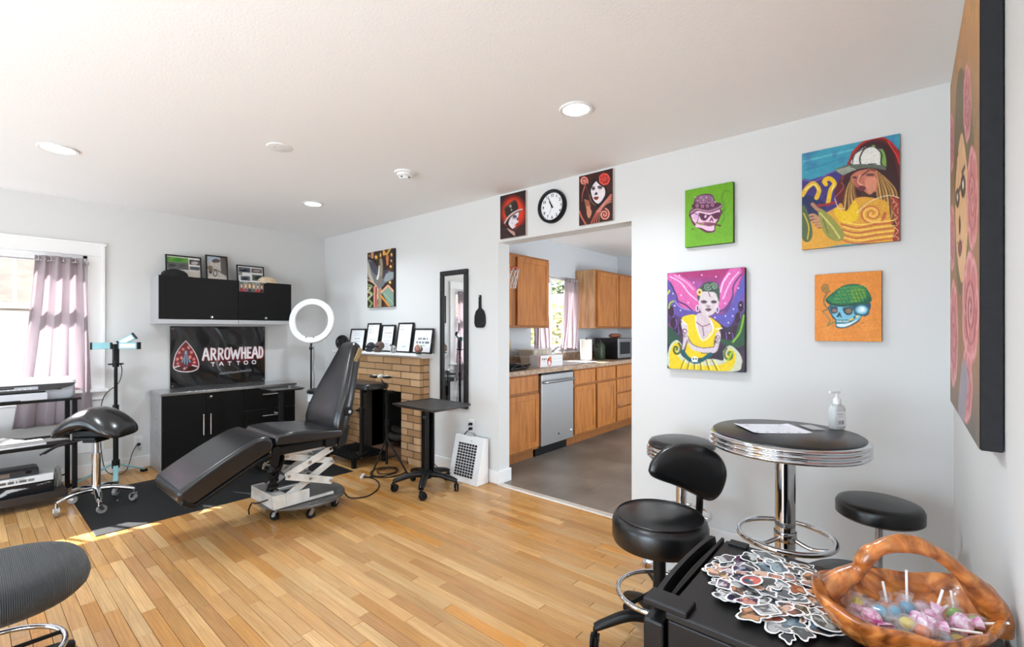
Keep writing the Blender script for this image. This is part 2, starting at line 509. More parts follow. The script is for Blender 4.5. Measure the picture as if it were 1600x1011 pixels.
# ------------------------------------------------------------------ kitchen floor: large grey-brown tiles
M_KSUB = mat('kitchen_grout', (84, 76, 68), rough=0.9, noise=(9, 0.1))
M_KTILE = mat('kitchen_tile', (128, 117, 106), rough=0.42, noise=(2.2, 0.3), col2=(96, 87, 78), bump=(14, 0.1), world=True)
kfloor = B(XB, YN - WT, -0.12, XK + WT, YK + WT, -0.006).build('floor_kitchen', M_KSUB)
struct(kfloor, 'grey-brown stone-look kitchen floor')
TWX, TWY = 0.305, 0.61
ix = 0; x = XB + 0.03
tile_me = {}
while x < XK:
    y = YN - (0.3 if ix % 2 else 0.0)
    while y < YK:
        a, b_, c, d = x, max(y, YN), min(x + TWX, XK), min(y + TWY, YK)
        key = (round(c - a, 3), round(d - b_, 3))
        if key[1] > 0.02 and key[0] > 0.02:
            if key not in tile_me:
                me = B(0.0008, 0.0008, -0.0065, key[0] - 0.0008, key[1] - 0.0008, 0.0).mesh('floor_tile'); me.materials.append(M_KTILE); tile_me[key] = me
            o = bpy.data.objects.new('floor_tile', tile_me[key]); COL.objects.link(o); o.parent = kfloor; o.location = (a, b_, 0)
        y += TWY
    x += TWX; ix += 1

# ================================================================== CEILING FIXTURES
M_LAMP = mat('downlight_diffuser', (255, 255, 255), rough=0.5, emit=((255, 250, 242), 14.0), noise=(3, 0.01))
DL = [((2.05, 1.306), 'recessed round downlight shining in the ceiling towards the kitchen opening and paintings', 0.072),
      ((0.397, 4.068), 'recessed round downlight in the ceiling near the curtained window', 0.085),
      ((2.052, 4.088), 'small-looking recessed downlight in the ceiling near the far room corner', 0.072),
      ((0.40, 1.31), 'recessed round downlight in the ceiling above the near oak floor', 0.072)]
for (x, y), lab, r in DL:
    t = thing('ceiling_downlight', lab, 'ceiling light', (x, y, ZC), group='recessed ceiling downlights')
    MB().lathe([(r - 0.004, 0.0), (r + 0.012, 0.0), (r + 0.016, -0.004), (r + 0.010, -0.010), (r - 0.004, -0.008)], 40, caps=False).build('trim_ring', M_WHITE, t, smooth=40)
    MB().lathe([(0.001, -0.004), (r - 0.003, -0.005), (r - 0.003, 0.0), (0.001, 0.0)], 40).build('diffuser', M_LAMP, t, smooth=40)
    l = light('downlight_lamp', 'AREA', (0, 0, -0.014), 13, (0.80, 0.91, 1.0), shape='DISK', size=2 * r, spread=R(140)); l.parent = t
t = thing('ceiling_cover_plate', 'flat white round blank cover plate on the ceiling', 'cover plate', (1.286, 2.988, ZC))
MB().lathe([(0.001, -0.008), (0.062, -0.008), (0.072, -0.005), (0.075, 0.0), (0.001, 0.0)], 40).build('plate', M_WHITE, t, smooth=30)
for a in (-0.03, 0.03): MB().cyl((a, 0, -0.0095), (a, 0, -0.007), 0.004, n=10).build('screw', M_ALU, t)
t = thing('smoke_detector', 'white round smoke detector on the ceiling', 'smoke detector', (2.072, 2.773, ZC))
MB().lathe([(0.001, -0.014), (0.066, -0.014), (0.072, -0.010), (0.072, 0.0), (0.001, 0.0)], 40).build('base', M_WHITE, t, smooth=30)
MB().lathe([(0.001, -0.052), (0.030, -0.052), (0.036, -0.047), (0.038, -0.034), (0.052, -0.030), (0.055, -0.014), (0.001, -0.014)], 40).build('sensor_housing', M_WHITE, t, smooth=30)
for k in range(4):
    a = R(90 * k + 200); MB().obox((0.0375 * math.cos(a), 0.0375 * math.sin(a), -0.042), (0.004, 0.014, 0.008), Matrix.Rotation(a, 3, 'Z')).build('vent_slot', M_BLACKPLASTIC, t)

# ================================================================== FAR WINDOW
x0, x1, z0, z1 = WIN
M_GLASS = mat('window_glass', (255, 255, 255), rough=0.0, trans=1.0, ior=1.0, spec=0.1, noise=(1, 0.001))
def clear_glass():
    m = bpy.data.materials.new('clear_pane'); m.use_nodes = True; t = m.node_tree; t.nodes.clear()
    o = t.nodes.new('ShaderNodeOutputMaterial'); tr = t.nodes.new('ShaderNodeBsdfTransparent'); gl = t.nodes.new('ShaderNodeBsdfGlossy')
    gl.inputs['Roughness'].default_value = 0.02; 
    mx = t.nodes.new('ShaderNodeMixShader')
    mx.inputs[0].default_value = 0.05; t.links.new(tr.outputs[0], mx.inputs[1]); t.links.new(gl.outputs[0], mx.inputs[2]); t.links.new(mx.outputs[0], o.inputs[0])
    return m
M_PANE = clear_glass()
M_VINYL = mat('white_window_vinyl', (240, 241, 242), rough=0.35, noise=(3, 0.02))
win = MB().box(x0, YA + 0.02, z0, x0 + 0.03, YA + 0.10, z1).box(x1 - 0.03, YA + 0.02, z0, x1, YA + 0.10, z1).box(x0, YA + 0.02, z1 - 0.03, x1, YA + 0.10, z1).box(x0, YA + 0.02, z0, x1, YA + 0.10, z0 + 0.03).build('window_1', M_VINYL, bevel=0.003)
struct(win, 'white framed double-hung window with divided upper sash')
cw = [(-0.12, z1, x0 - 0.12, x1 + 0.12)]
tw = 0.115
o = MB().box(x0 - tw, YA - 0.018, z1, x1 + tw, YA, z1 + tw).build('head_casing', M_TRIM, win, bevel=0.004)
B(x0 - tw - 0.01, YA - 0.028, z1 + tw - 0.022, x1 + tw + 0.01, YA, z1 + tw + 0.003).build('casing_cap', M_TRIM, o, bevel=0.004)
for a, b_ in ((x0 - tw, x0), (x1, x1 + tw)):
    o = B(a, YA - 0.018, z0 - 0.02, b_, YA, z1).build('side_casing', M_TRIM, win, bevel=0.004)
    B(b_ - 0.022 if a > 0 else a, YA - 0.026, z0 - 0.02, b_ if a > 0 else a + 0.022, YA - 0.017, z1 + tw - 0.02).build('casing_bead', M_TRIM, o, bevel=0.003)
B(x0 - tw - 0.02, YA - 0.06, z0 - 0.05, x1 + tw + 0.02, YA + 0.02, z0 - 0.02).build('sill', M_TRIM, win, bevel=0.006)
B(x0 - tw, YA - 0.016, z0 - 0.12, x1 + tw, YA, z0 - 0.05).build('apron', M_TRIM, win, bevel=0.003)
zm = 1.50
def sash(zlo, zhi, y, grid):
    mb = MB(); f = 0.042; a, b_ = x0 + 0.03, x1 - 0.03
    mb.box(a, y, zlo, a + f, y + 0.035, zhi).box(b_ - f, y, zlo, b_, y + 0.035, zhi).box(a + f, y, zhi - f, b_ - f, y + 0.035, zhi).box(a + f, y, zlo, b_ - f, y + 0.035, zlo + f)
    s_ = mb.build('sash', M_VINYL, win, bevel=0.003)
    B(a + f, y + 0.016, zlo + f, b_ - f, y + 0.020, zhi - f).build('pane', M_PANE, s_)
    if grid:
        for gx in grid: B(gx - 0.011, y + 0.006, zlo + f, gx + 0.011, y + 0.030, zhi - f).build('muntin', M_VINYL, s_)
    return s_
sash(zm - 0.02, z1 - 0.03, YA + 0.062, [-0.40, -0.17, 0.06, 0.29, 0.52])
sash(z0 + 0.03, zm + 0.025, YA + 0.024, None)

# curtain: rod, rings and a gathered panel with grommets
M_ROD = mat('brushed_nickel_rod', (190, 190, 192), rough=0.25, metal=0.9, noise=(8, 0.1))
t = thing('curtain_rod', 'slim nickel curtain rod across the far window', 'curtain rod', (x1 - 0.01, YA - 0.045, 1.885))
MB().cyl((-1.36, 0, 0), (0.01, 0, 0), 0.007, n=14).build('rod', M_ROD, t, smooth=40)
MB().cyl((0.0, 0, 0), (0.0, 0.075, 0), 0.006, n=10).cyl((0.0, 0.0, -0.012), (0.0, 0.0, 0.012), 0.012, n=14).build('bracket', M_ROD, t, smooth=40)
m = bpy.data.materials.new('mauve_curtain'); m.use_nodes = True; tt = m.node_tree
pb = tt.nodes['Principled BSDF']; pb.inputs['Roughness'].default_value = 0.7; pb.inputs['Sheen Weight'].default_value = 0.2
nn = tt.nodes.new('ShaderNodeTexNoise'); nn.inputs['Scale'].default_value = 60; rp = tt.nodes.new('ShaderNodeMixRGB')
rp.inputs['Color1'].default_value = lin((190, 180, 184)); rp.inputs['Color2'].default_value = lin((176, 166, 170))
tt.links.new(nn.outputs['Fac'], rp.inputs['Fac']); tt.links.new(rp.outputs[0], pb.inputs['Base Color'])
tl = tt.nodes.new('ShaderNodeBsdfTranslucent'); tl.inputs['Color'].default_value = lin((224, 212, 216)); ms = tt.nodes.new('ShaderNodeMixShader'); ms.inputs[0].default_value = 0.5
tt.links.new(pb.outputs[0], ms.inputs[1]); tt.links.new(tl.outputs[0], ms.inputs[2]); tt.links.new(ms.outputs[0], tt.nodes['Material Output'].inputs[0])
M_CURT = m
def curtain(name, label, root, xa_top, xb_top, xa_bot, xb_bot, ztop, zbot, nf, depth, parent_th=0.003, flare=0.0, cat='curtain'):
    """gathered panel; local frame: x along the rod, y into the wall"""
    t = thing(name, label, cat, root)
    nx, nz = nf * 14, 40
    vs = []; fs = []
    for j in range(nz + 1):
        v = j / nz; z = ztop + (zbot - ztop) * v
        for i in range(nx + 1):
            u = i / nx
            a = xa_top + (xa_bot - xa_top) * (v ** 1.3); b_ = xb_top + (xb_bot - xb_top) * v
            x = a + (b_ - a) * u
            ph = 2 * math.pi * nf * u
            amp = depth * (0.8 + 0.3 * math.sin(u * 7 + 1)) * (1 - 0.25 * v)
            y = math.sin(ph) * amp + 0.012 * math.sin(v * 5 + u * 9) - flare * v
            x += 0.014 * math.sin(ph * 2 + v * 2) * v
            vs.append((x, y, z))
    for j in range(nz):
        for i in range(nx):
            p = j * (nx + 1) + i; fs.append((p, p + 1, p + nx + 2, p + nx + 1))
    o = MB().add(vs, fs).build('fabric_panel', M_CURT, t, smooth=180)
    s_ = o.modifiers.new('thickness', 'SOLIDIFY'); s_.thickness = 0.002
    hem = []
    for zz in (ztop - 0.03,):
        for k in range(nf * 2):
            u = (k + 0.5) / (nf * 2); x = xa_top + (xb_top - xa_top) * u
            r_ = MB().tube([(x, 0.020 * math.cos(q * math.pi / 10), zz + 0.020 * math.sin(q * math.pi / 10)) for q in range(20)], 0.004, 6, closed=True)
            r_.build('grommet', M_ROD, t, smooth=60)
    return t
# left edge drawn forward: the panel is bunched at the window's room-corner side
curtain('window_curtain', 'mauve grommet curtain bunched at one side of the far window', (0.0, YA - 0.046, 0.0), 0.40, 0.70, 0.26, 0.745, 1.925, 0.50, 4, 0.034, flare=0.01)

curtain('window_curtain', 'mauve grommet curtain at the far window side away from the work light', (0.0, YA - 0.046, 0.0), -0.72, -0.46, -0.74, -0.42, 1.925, 0.50, 3, 0.034)

# ================================================================== OUTSIDE
M_SIDING = mat('white_clapboard', (236, 236, 234), rough=0.6, noise=(2, 0.04))
M_GROUND = mat('yard_soil', (104, 98, 84), rough=0.95, noise=(1.5, 0.3))
struct(B(-30, -20, -0.6, 40, 45, -0.5).build('ground_outside', M_GROUND), 'bare yard ground outside the windows')
HY = YA + 2.6
nb = thing('neighbour_house', 'white clapboard neighbouring house seen through the far window', 'house', (0, HY, -0.5))
B(-6, 0.03, 0, 3.2, 4.0, 2.05).build('wall', M_SIDING, nb)
for k in range(11):
    zb = k * 0.185
    MB().add([(-6, 0.03, zb), (3.2, 0.03, zb), (3.2, 0.012, zb + 0.186), (-6, 0.012, zb + 0.186), (-6, -0.012, zb), (3.2, -0.012, zb)],
             [(4, 5, 2, 3), (0, 1, 5, 4), (0, 4, 3), (1, 2, 5)]).build('clapboard', M_SIDING, nb)
M_SHING = mat('brown_shingles', (124, 108, 92), rough=0.9, noise=(7, 0.4), bump=(30, 0.5))
for k in range(7):
    z_ = 2.05 + 0.14 * k; yy = -0.25 + 0.28 * k
    MB().obox((-1.4, yy + 0.14, z_ + 0.07), (9.4, 0.34, 0.02), Matrix.Rotation(R(26.5), 3, 'X')).build('shingle_course', M_SHING, nb)
o = B(-0.43, -0.03, 1.05, 0.13, 0.02, 1.75).build('window', M_VINYL, nb); B(-0.39, -0.036, 1.09, 0.09, -0.025, 1.71).build('pane', mat('dark_pane', (60, 70, 76), rough=0.1, noise=(3, 0.3)), o)

def leafy(name, label, loc, rad, h, n, col, col2, cat='bush', trunk=True, seed=1):
    t = thing(name, label, cat, loc); g = random.Random(seed)
    mb = MB()
    for k in range(n):
        th = g.uniform(0, 6.283); ph = math.acos(g.uniform(-0.5, 1)); rr_ = rad * g.uniform(0.55, 1.0)
        c = Vector((rr_ * math.sin(ph) * math.cos(th), rr_ * math.sin(ph) * math.sin(th), h * 0.55 + rr_ * math.cos(ph) * h * 0.45 / rad))
        d = Vector((g.uniform(-1, 1), g.uniform(-1, 1), g.uniform(-0.3, 1))).normalized(); a = d.orthogonal().normalized(); L = rad * 0.16
        mb.add([c - d * L * .5, c + a * L * .3, c + d * L * .6, c - a * L * .3], [(0, 1, 2, 3)])
    o = mb.build('foliage', mat(name + '_leaf', col, rough=0.6, noise=(2.5, 0.4), col2=col2), t); o['kind'] = 'stuff'
    if trunk:
        MB().tube(bez([(0, 0, 0), (0.03, 0.02, h * .3), (-0.02, 0.05, h * .6)]), 0.04, 8).build('trunk', mat('bark', (98, 80, 62), rough=0.9, noise=(12, 0.4)), t, smooth=60)
    return t
leafy('yellow_shrub', 'yellow-green shrub outside the kitchen window', (10.3, 7.1, -0.5), 1.0, 2.6, 900, (196, 196, 96), (150, 160, 70), seed=3)
leafy('yard_tree', 'green tree crown above the fence outside the kitchen window', (18.5, 13.0, -0.5), 1.6, 4.6, 900, (112, 130, 70), (78, 98, 50), cat='tree', seed=4)
M_FENCE = mat('grey_fence_board', (176, 168, 158), rough=0.85, noise=(3, 0.25), stretch=(8, 8, 1))
t = thing('board_fence', 'weathered grey board fence beyond the kitchen window', 'fence', (15.0, 6.5, -0.5), 90)
fb = None
for k in range(40):
    if fb is None: fb = B(0, 0, 0, 0.14, 0.02, 3.2).build('fence_board', M_FENCE, t); o = fb
    else: o = fb.copy(); COL.objects.link(o); o.parent = t
    o.location = (k * 0.15, 0, 0.01 * ((k * 7) % 3))
for z_ in (0.5, 1.7): B(0, 0.02, z_, 6.0, 0.06, z_ + 0.09).build('rail', M_FENCE, t)
hill = leafy('far_hill_bush', 'hazy olive bush on the slope beyond the fence', (20.5, 9.6, -0.5), 1.6, 4.0, 700, (138, 142, 92), (108, 116, 74), seed=8)
for nm, yc in (('added_window_1', 1.2), ('added_window_2', 3.9)):     # unseen windows made up to frame the added fill lamps
    q = MB()
    for (a, b_, c, d) in ((yc - .75, .40, yc - .70, 2.30), (yc + .70, .40, yc + .75, 2.30), (yc - .70, .40, yc + .70, .45), (yc - .70, 2.25, yc + .70, 2.30)): q.box(XL - .11, a, b_, XL - .04, c, d)
    w_ = struct(q.build(nm, M_VINYL, bevel=.003)); B(XL - .078, yc - .70, .45, XL - .074, yc + .70, 2.25).build('pane', M_PANE, w_)
    B(XL - .02, yc - .80, .36, XL + .05, yc + .80, .40).build('sill', M_TRIM, w_, bevel=.004)

# ================================================================== PRINTED AND PAINTED SURFACES (colour per vertex on fine grids)
class Paint:
    """Flat print: shapes given in the coordinates of a four-cornered sheet (tl, tr, br, bl)."""
    def __init__(s, nx, ny, quad=None, bg=(255, 255, 255), ss=2):
        s.nx, s.ny, s.ss = nx, ny, ss
        quad = quad or [(0, 0), (nx, 0), (nx, ny), (0, ny)]
        A = []; bb = []
        for (u, v), (x, y) in zip(((0, 0), (1, 0), (1, 1), (0, 1)), quad):
            A.append([u, v, 1, 0, 0, 0, -u * x, -v * x]); bb.append(x)
            A.append([0, 0, 0, u, v, 1, -u * y, -v * y]); bb.append(y)
        h = np.linalg.solve(np.array(A, float), np.array(bb, float))
        W_, H_ = (nx + 1) * ss, (ny + 1) * ss
        u, v = np.meshgrid((np.arange(W_) + 0.5) / W_, (np.arange(H_) + 0.5) / H_)
        d = h[6] * u + h[7] * v + 1
        s.X = (h[0] * u + h[1] * v + h[2]) / d; s.Y = (h[3] * u + h[4] * v + h[5]) / d
        s.U, s.V = u, v
        s.im = np.ones((H_, W_, 3)) * (np.array(bg, float) / 255)
        s.rs = np.random.RandomState(5)
    def put(s, m, col, a=1.0):
        m = (m * a)[..., None]
        s.im = s.im * (1 - m) + m * (np.array(col, float) / 255)
        return s
    def mask(s, pts):
        inside = np.zeros(s.X.shape, bool); n = len(pts)
        xs = [p[0] for p in pts]; ys = [p[1] for p in pts]
        box = (s.X >= min(xs)) & (s.X <= max(xs)) & (s.Y >= min(ys)) & (s.Y <= max(ys))
        X, Y = s.X[box], s.Y[box]; r = np.zeros(X.shape, bool)
        for i in range(n):
            (xa, ya), (xb, yb) = pts[i], pts[i - 1]
            if ya == yb: continue
            c = ((ya > Y) != (yb > Y)) & (X < (xb - xa) * (Y - ya) / (yb - ya) + xa)
            r ^= c
        inside[box] = r
        return inside.astype(float)
    def poly(s, pts, col, a=1.0): return s.put(s.mask(pts), col, a)
    def blob(s, pts, col, a=1.0, n=6):
        P = pts; out = []; N_ = len(P)
        for i in range(N_):
            p0, p1, p2, p3 = P[i - 1], P[i], P[(i + 1) % N_], P[(i + 2) % N_]
            for k in range(n):
                t = k / n
                out.append(tuple(0.5 * (2 * p1[j] + (p2[j] - p0[j]) * t + (2 * p0[j] - 5 * p1[j] + 4 * p2[j] - p3[j]) * t * t + (3 * p1[j] - p0[j] - 3 * p2[j] + p3[j]) * t ** 3) for j in (0, 1)))
        return s.poly(out, col, a)
    def ell(s, cx, cy, rx, ry, col, rot=0, a=1.0, soft=0.0):
        c, q = math.cos(R(rot)), math.sin(R(rot)); dx, dy = s.X - cx, s.Y - cy
        d = np.sqrt(((dx * c + dy * q) / rx) ** 2 + ((-dx * q + dy * c) / ry) ** 2)
        return s.put(np.clip((1 - d) / max(soft, 1e-3), 0, 1), col, a)
    def line(s, pts, w, col, a=1.0, smooth=True, taper=False):
        if smooth and len(pts) > 2: pts = [(p.x, p.y) for p in bez([(x, y, 0) for x, y in pts], 5)]
        m = np.zeros(s.X.shape); n = len(pts) - 1
        for i in range(n):
            (xa, ya), (xb, yb) = pts[i], pts[i + 1]
            ww = w * (1 - i / n * 0.85) if taper else w
            box = (s.X > min(xa, xb) - ww) & (s.X < max(xa, xb) + ww) & (s.Y > min(ya, yb) - ww) & (s.Y < max(ya, yb) + ww)
            if not box.any(): continue
            X, Y = s.X[box], s.Y[box]; dx, dy = xb - xa, yb - ya; L = dx * dx + dy * dy + 1e-9
            t = np.clip(((X - xa) * dx + (Y - ya) * dy) / L, 0, 1)
            d = np.hypot(X - xa - t * dx, Y - ya - t * dy)
            m[box] = np.maximum(m[box], (d < ww / 2).astype(float))
        return s.put(m, col, a)
    def lines(s, many, w, col, a=1.0, **k):
        for p in many: s.line(p, w, col, a, **k)
        return s
    def smoothnoise(s, n, seed=0):
        r = np.random.RandomState(seed); g = r.rand(n + 2, n + 2)
        x, y = s.U * n, s.V * n; i, j = x.astype(int), y.astype(int); fx, fy = x - i, y - j
        fx = fx * fx * (3 - 2 * fx); fy = fy * fy * (3 - 2 * fy)
        return (g[j, i] * (1 - fx) + g[j, i + 1] * fx) * (1 - fy) + (g[j + 1, i] * (1 - fx) + g[j + 1, i + 1] * fx) * fy
    def mottle(s, col, n=6, a=0.5, seed=0, lo=0.5):
        return s.put(np.clip((s.smoothnoise(n, seed) - lo) / (1 - lo), 0, 1), col, a)
    def grain(s, amt=0.05, n=40, seed=2):
        s.im *= 1 + amt * (s.smoothnoise(n, seed)[..., None] - 0.5) * 2
        return s
    def spiral(s, cx, cy, r0, turns, w, col, rot=0, ry=1.0, ccw=1):
        pts = []
        for k in range(int(turns * 14) + 1):
            t = k / (turns * 14); a_ = R(rot) + ccw * t * turns * 6.283
            pts.append((cx + r0 * (1 - t * 0.92) * math.cos(a_), cy + r0 * ry * (1 - t * 0.92) * math.sin(a_)))
        return s.line(pts, w, col, smooth=False)
    def rose(s, cx, cy, rx, ry, c1, c2, c3):
        s.ell(cx, cy, rx, ry, c1)
        for k in range(7):
            a_ = k * 0.9; s.ell(cx + rx * .62 * math.cos(a_), cy + ry * .62 * math.sin(a_), rx * .42, ry * .40, c2, a=0.8); s.ell(cx + rx * .56 * math.cos(a_), cy + ry * .56 * math.sin(a_), rx * .34, ry * .32, c1)
        s.spiral(cx, cy, rx * .7, 2.2, rx * .13, c3, ry=ry / rx); s.spiral(cx, cy, rx * .5, 1.6, rx * .10, c2, rot=120, ry=ry / rx)
        return s
    def scrib(s, x0, x1, y, h, col, a=0.8, seed=1, gap=0.3):
        """one line of print too small to read"""
        g = random.Random(seed); x = x0
        while x < x1:
            w = h * g.uniform(0.6, 2.6); s.poly([(x, y - h / 2), (min(x + w, x1), y - h / 2), (min(x + w, x1), y + h / 2), (x, y + h / 2)], col, a * g.uniform(0.6, 1)); x += w + h * gap * 2
        return s
    def colors(s):
        im = np.clip(s.im, 0, 1); q = im.reshape(s.ny + 1, s.ss, s.nx + 1, s.ss, 3).mean(axis=(1, 3))
        l = np.where(q <= 0.04045, q / 12.92, ((q + 0.055) / 1.055) ** 2.4)
        return np.concatenate([l, np.ones(l.shape[:2] + (1,))], axis=2).reshape(-1, 4).astype(np.float32)

M_ART = attr_mat('painted_canvas', rough=0.5, spec=0.35, bump=(300, 0.05))
M_PRINT = attr_mat('printed_sheet', rough=0.35, spec=0.4)
M_GLOSSPRINT = attr_mat('glossy_vinyl_print', rough=0.12, spec=0.6, coat=0.4)
def sheet(name, P, w, h, fn, m, parent, smooth=True):
    """grid mesh; fn(u right, v up) -> point"""
    nx, ny = P.nx, P.ny
    vs = [fn(i / nx * w - w / 2, (1 - j / ny) * h) for j in range(ny + 1) for i in range(nx + 1)]
    fs = [(j * (nx + 1) + i, (j + 1) * (nx + 1) + i, (j + 1) * (nx + 1) + i + 1, j * (nx + 1) + i + 1) for j in range(ny) for i in range(nx)]
    me = bpy.data.meshes.new(name); me.from_pydata(vs, [], fs)
    ca = me.color_attributes.new('Col', 'FLOAT_COLOR', 'POINT'); ca.data.foreach_set('color', P.colors().ravel())
    me.materials.append(m)
    if smooth:
        for p in me.polygons: p.use_smooth = True
    o = bpy.data.objects.new(name, me); COL.objects.link(o); o.parent = parent
    return o
def painting(name, label, cat, loc, rz, w, h, th, P, edge):
    t = thing(name, label, cat, loc, rz)
    B(-w / 2, -th, 0, w / 2, 0, h).build('stretcher', edge, t, bevel=0.003)
    sheet('painted_face', P, w - 0.002, h - 0.002, lambda u, v: (u, -th - 0.0008, v + 0.001), M_ART, t)
    return t
M_EDGE_DK = mat('canvas_edge_dark', (38, 32, 32), rough=0.7, noise=(30, 0.3))
M_EDGE_WH = mat('canvas_edge_raw', (226, 216, 208), rough=0.8, noise=(30, 0.08))

# --- bird -----------------------------------------------------------------
p = Paint(60, 96, [(83, 148), (430, 88), (430, 905), (83, 928)], (44, 30, 26))
p.mottle((120, 66, 24), 7, 0.9, 3)
for x, y, rx, ry in ((112, 195, 12, 18), (200, 215, 26, 42), (258, 190, 16, 50), (345, 240, 22, 60), (400, 185, 18, 36), (398, 270, 14, 24), (390, 350, 22, 26), (300, 170, 20, 40), (380, 570, 24, 30)): p.ell(x, y, rx, ry, (222, 160, 66), soft=.6); p.ell(x - 3, y - 5, rx * .5, ry * .6, (250, 222, 130), soft=.6)
p.line([(150, 140), (150, 215)], 34, (206, 140, 100)); p.line([(290, 110), (330, 180), (380, 105)], 24, (224, 170, 84)); p.line([(350, 200), (345, 320)], 26, (204, 116, 76))
p.blob([(85, 260), (130, 255), (175, 290), (235, 400), (240, 440), (330, 400), (400, 420), (430, 430), (425, 520), (330, 570), (270, 640), (200, 630), (130, 510), (85, 430)], (112, 112, 116))
p.blob([(110, 280), (170, 285), (225, 400), (215, 470), (170, 440), (125, 350)], (70, 72, 84)); p.blob([(250, 420), (330, 400), (360, 440), (270, 520)], (66, 64, 72)); p.blob([(330, 450), (425, 425), (420, 500), (310, 560)], (138, 146, 150))
p.line([(245, 340), (238, 430), (215, 520)], 24, (220, 220, 214)); p.line([(262, 250), (268, 340), (262, 470), (240, 560)], 44, (122, 112, 98)); p.line([(262, 250), (268, 340), (262, 470)], 16, (160, 146, 116))
p.blob([(85, 300), (105, 300), (130, 430), (170, 560), (150, 560), (95, 480)], (180, 172, 160)); p.line([(95, 530), (180, 590), (225, 680), (215, 800)], 14, (232, 186, 150)); p.line([(250, 660), (245, 905)], 46, (150, 136, 108)); p.line([(190, 640), (190, 905)], 52, (206, 138, 122)); p.line([(200, 640), (196, 905)], 14, (120, 50, 44))
p.line([(85, 600), (145, 620), (100, 690), (155, 730), (95, 800), (145, 860), (110, 925)], 26, (122, 150, 98), smooth=False); p.line([(85, 640), (125, 640), (88, 700), (140, 740), (85, 810)], 10, (226, 214, 180), smooth=False)
p.poly([(265, 700), (355, 610), (430, 700), (430, 905), (370, 900)], (126, 150, 132)); p.line([(265, 705), (355, 610), (430, 700)], 22, (226, 160, 130), smooth=False); p.line([(265, 760), (370, 905)], 24, (214, 140, 60)); p.line([(300, 720), (420, 860)], 10, (160, 186, 160)); p.grain(0.05, 44)
painting('bird_canvas', 'narrow abstract canvas with a grey bird hanging above the mantel', 'painting', (XB, 4.319, 1.548), -90, 0.484, 0.606, 0.03, p, M_EDGE_DK)

# --- top hat ----------------------------------------------------------------
p = Paint(60, 84, [(48, 208), (494, 102), (494, 862), (46, 932)], (42, 22, 22))
p.ell(280, 480, 250, 320, (206, 50, 26), soft=.35); p.ell(280, 460, 170, 240, (222, 62, 30), soft=.6)
p.blob([(48, 780), (160, 700), (300, 780), (420, 680), (494, 760), (494, 870), (46, 935)], (52, 30, 30)); p.blob([(170, 740), (250, 780), (300, 810), (300, 870), (210, 800)], (186, 146, 136))
p.blob([(120, 420), (180, 350), (310, 268), (360, 410), (250, 500), (160, 560)], (44, 32, 30)); p.line([(122, 415), (310, 270)], 12, (96, 84, 66)); p.line([(122, 425), (158, 545)], 10, (82, 82, 56))
p.blob([(150, 660), (200, 580), (300, 490), (375, 470), (365, 560), (355, 640), (320, 700), (270, 760), (210, 720)], (36, 24, 26))
p.blob([(195, 655), (235, 560), (310, 500), (372, 480), (360, 560), (362, 640), (330, 660), (322, 700), (265, 750), (215, 705)], (226, 216, 222))
p.line([(128, 655), (200, 545), (320, 460), (425, 428)], 24, (198, 190, 186)); p.line([(140, 660), (215, 560), (330, 478), (428, 444)], 8, (40, 26, 26))
p.ell(302, 545, 34, 26, (44, 34, 44)); p.ell(296, 560, 50, 40, (120, 112, 130), a=.35); p.ell(350, 590, 12, 26, (40, 30, 36)); p.line([(296, 700), (325, 675), (322, 690)], 12, (190, 80, 76)); p.line([(225, 640), (290, 670)], 4, (150, 140, 150))
p.ell(228, 375, 28, 34, (176, 156, 140), soft=.5); p.ell(246, 435, 18, 24, (176, 156, 140), soft=.5); p.grain(0.05, 40)
painting('top_hat_canvas', 'small red canvas of a skull-faced figure in a top hat', 'painting', (XB, 2.469, 2.058), -90, 0.274, 0.362, 0.02, p, M_EDGE_WH)

# --- rose lady ------------------------------------------------------------
p = Paint(70, 100, [(72, 186), (608, 60), (608, 862), (78, 946)], (52, 24, 22))
p.mottle((84, 32, 28), 6, .6, 4)
p.spiral(150, 262, 62, 1.6, 26, (214, 116, 98), rot=20, ry=1.2, ccw=-1); p.line([(190, 250), (160, 360), (130, 460), (125, 580)], 22, (196, 100, 84), taper=True); p.spiral(150, 262, 56, 1.5, 8, (240, 176, 160), rot=20, ry=1.2, ccw=-1)
p.blob([(250, 330), (330, 220), (430, 250), (500, 360), (520, 480), (450, 640), (370, 660), (280, 560), (235, 430)], (32, 16, 16))
p.blob([(262, 380), (300, 310), (345, 258), (400, 300), (460, 350), (486, 420), (470, 500), (410, 585), (365, 606), (310, 560), (275, 480)], (232, 222, 226))
p.blob([(330, 230), (345, 258), (300, 312), (262, 380), (250, 350)], (40, 20, 20)); p.line([(345, 245), (400, 305), (470, 350)], 22, (36, 18, 18))
p.ell(300, 378, 32, 30, (120, 104, 116), a=.6); p.ell(302, 376, 24, 14, (34, 22, 26)); p.ell(405, 366, 40, 26, (120, 104, 116), a=.6); p.ell(405, 358, 30, 13, (40, 22, 26)); p.line([(365, 350), (410, 330), (450, 350)], 8, (40, 24, 26)); p.line([(272, 352), (322, 346)], 8, (40, 24, 26))
p.blob([(345, 425), (368, 460), (345, 472), (318, 474)], (48, 36, 42)); p.blob([(305, 515), (335, 500), (385, 505), (360, 548), (325, 545)], (140, 40, 34)); p.line([(308, 520), (384, 512)], 5, (80, 20, 20))
p.rose(472, 232, 84, 94, (206, 44, 34), (238, 120, 104), (110, 14, 14))
for i in range(4): p.line([(170 + 24 * i, 545 + 8 * i), (190 + 20 * i, 640), (225 + 4 * i, 760)], 17, (192 + 6 * i, 122 + 4 * i, 92)); p.line([(176 + 24 * i, 560), (196 + 20 * i, 650), (230, 760)], 4, (96, 40, 30))
p.blob([(200, 640), (262, 690), (275, 750), (235, 828), (200, 760)], (202, 134, 104))
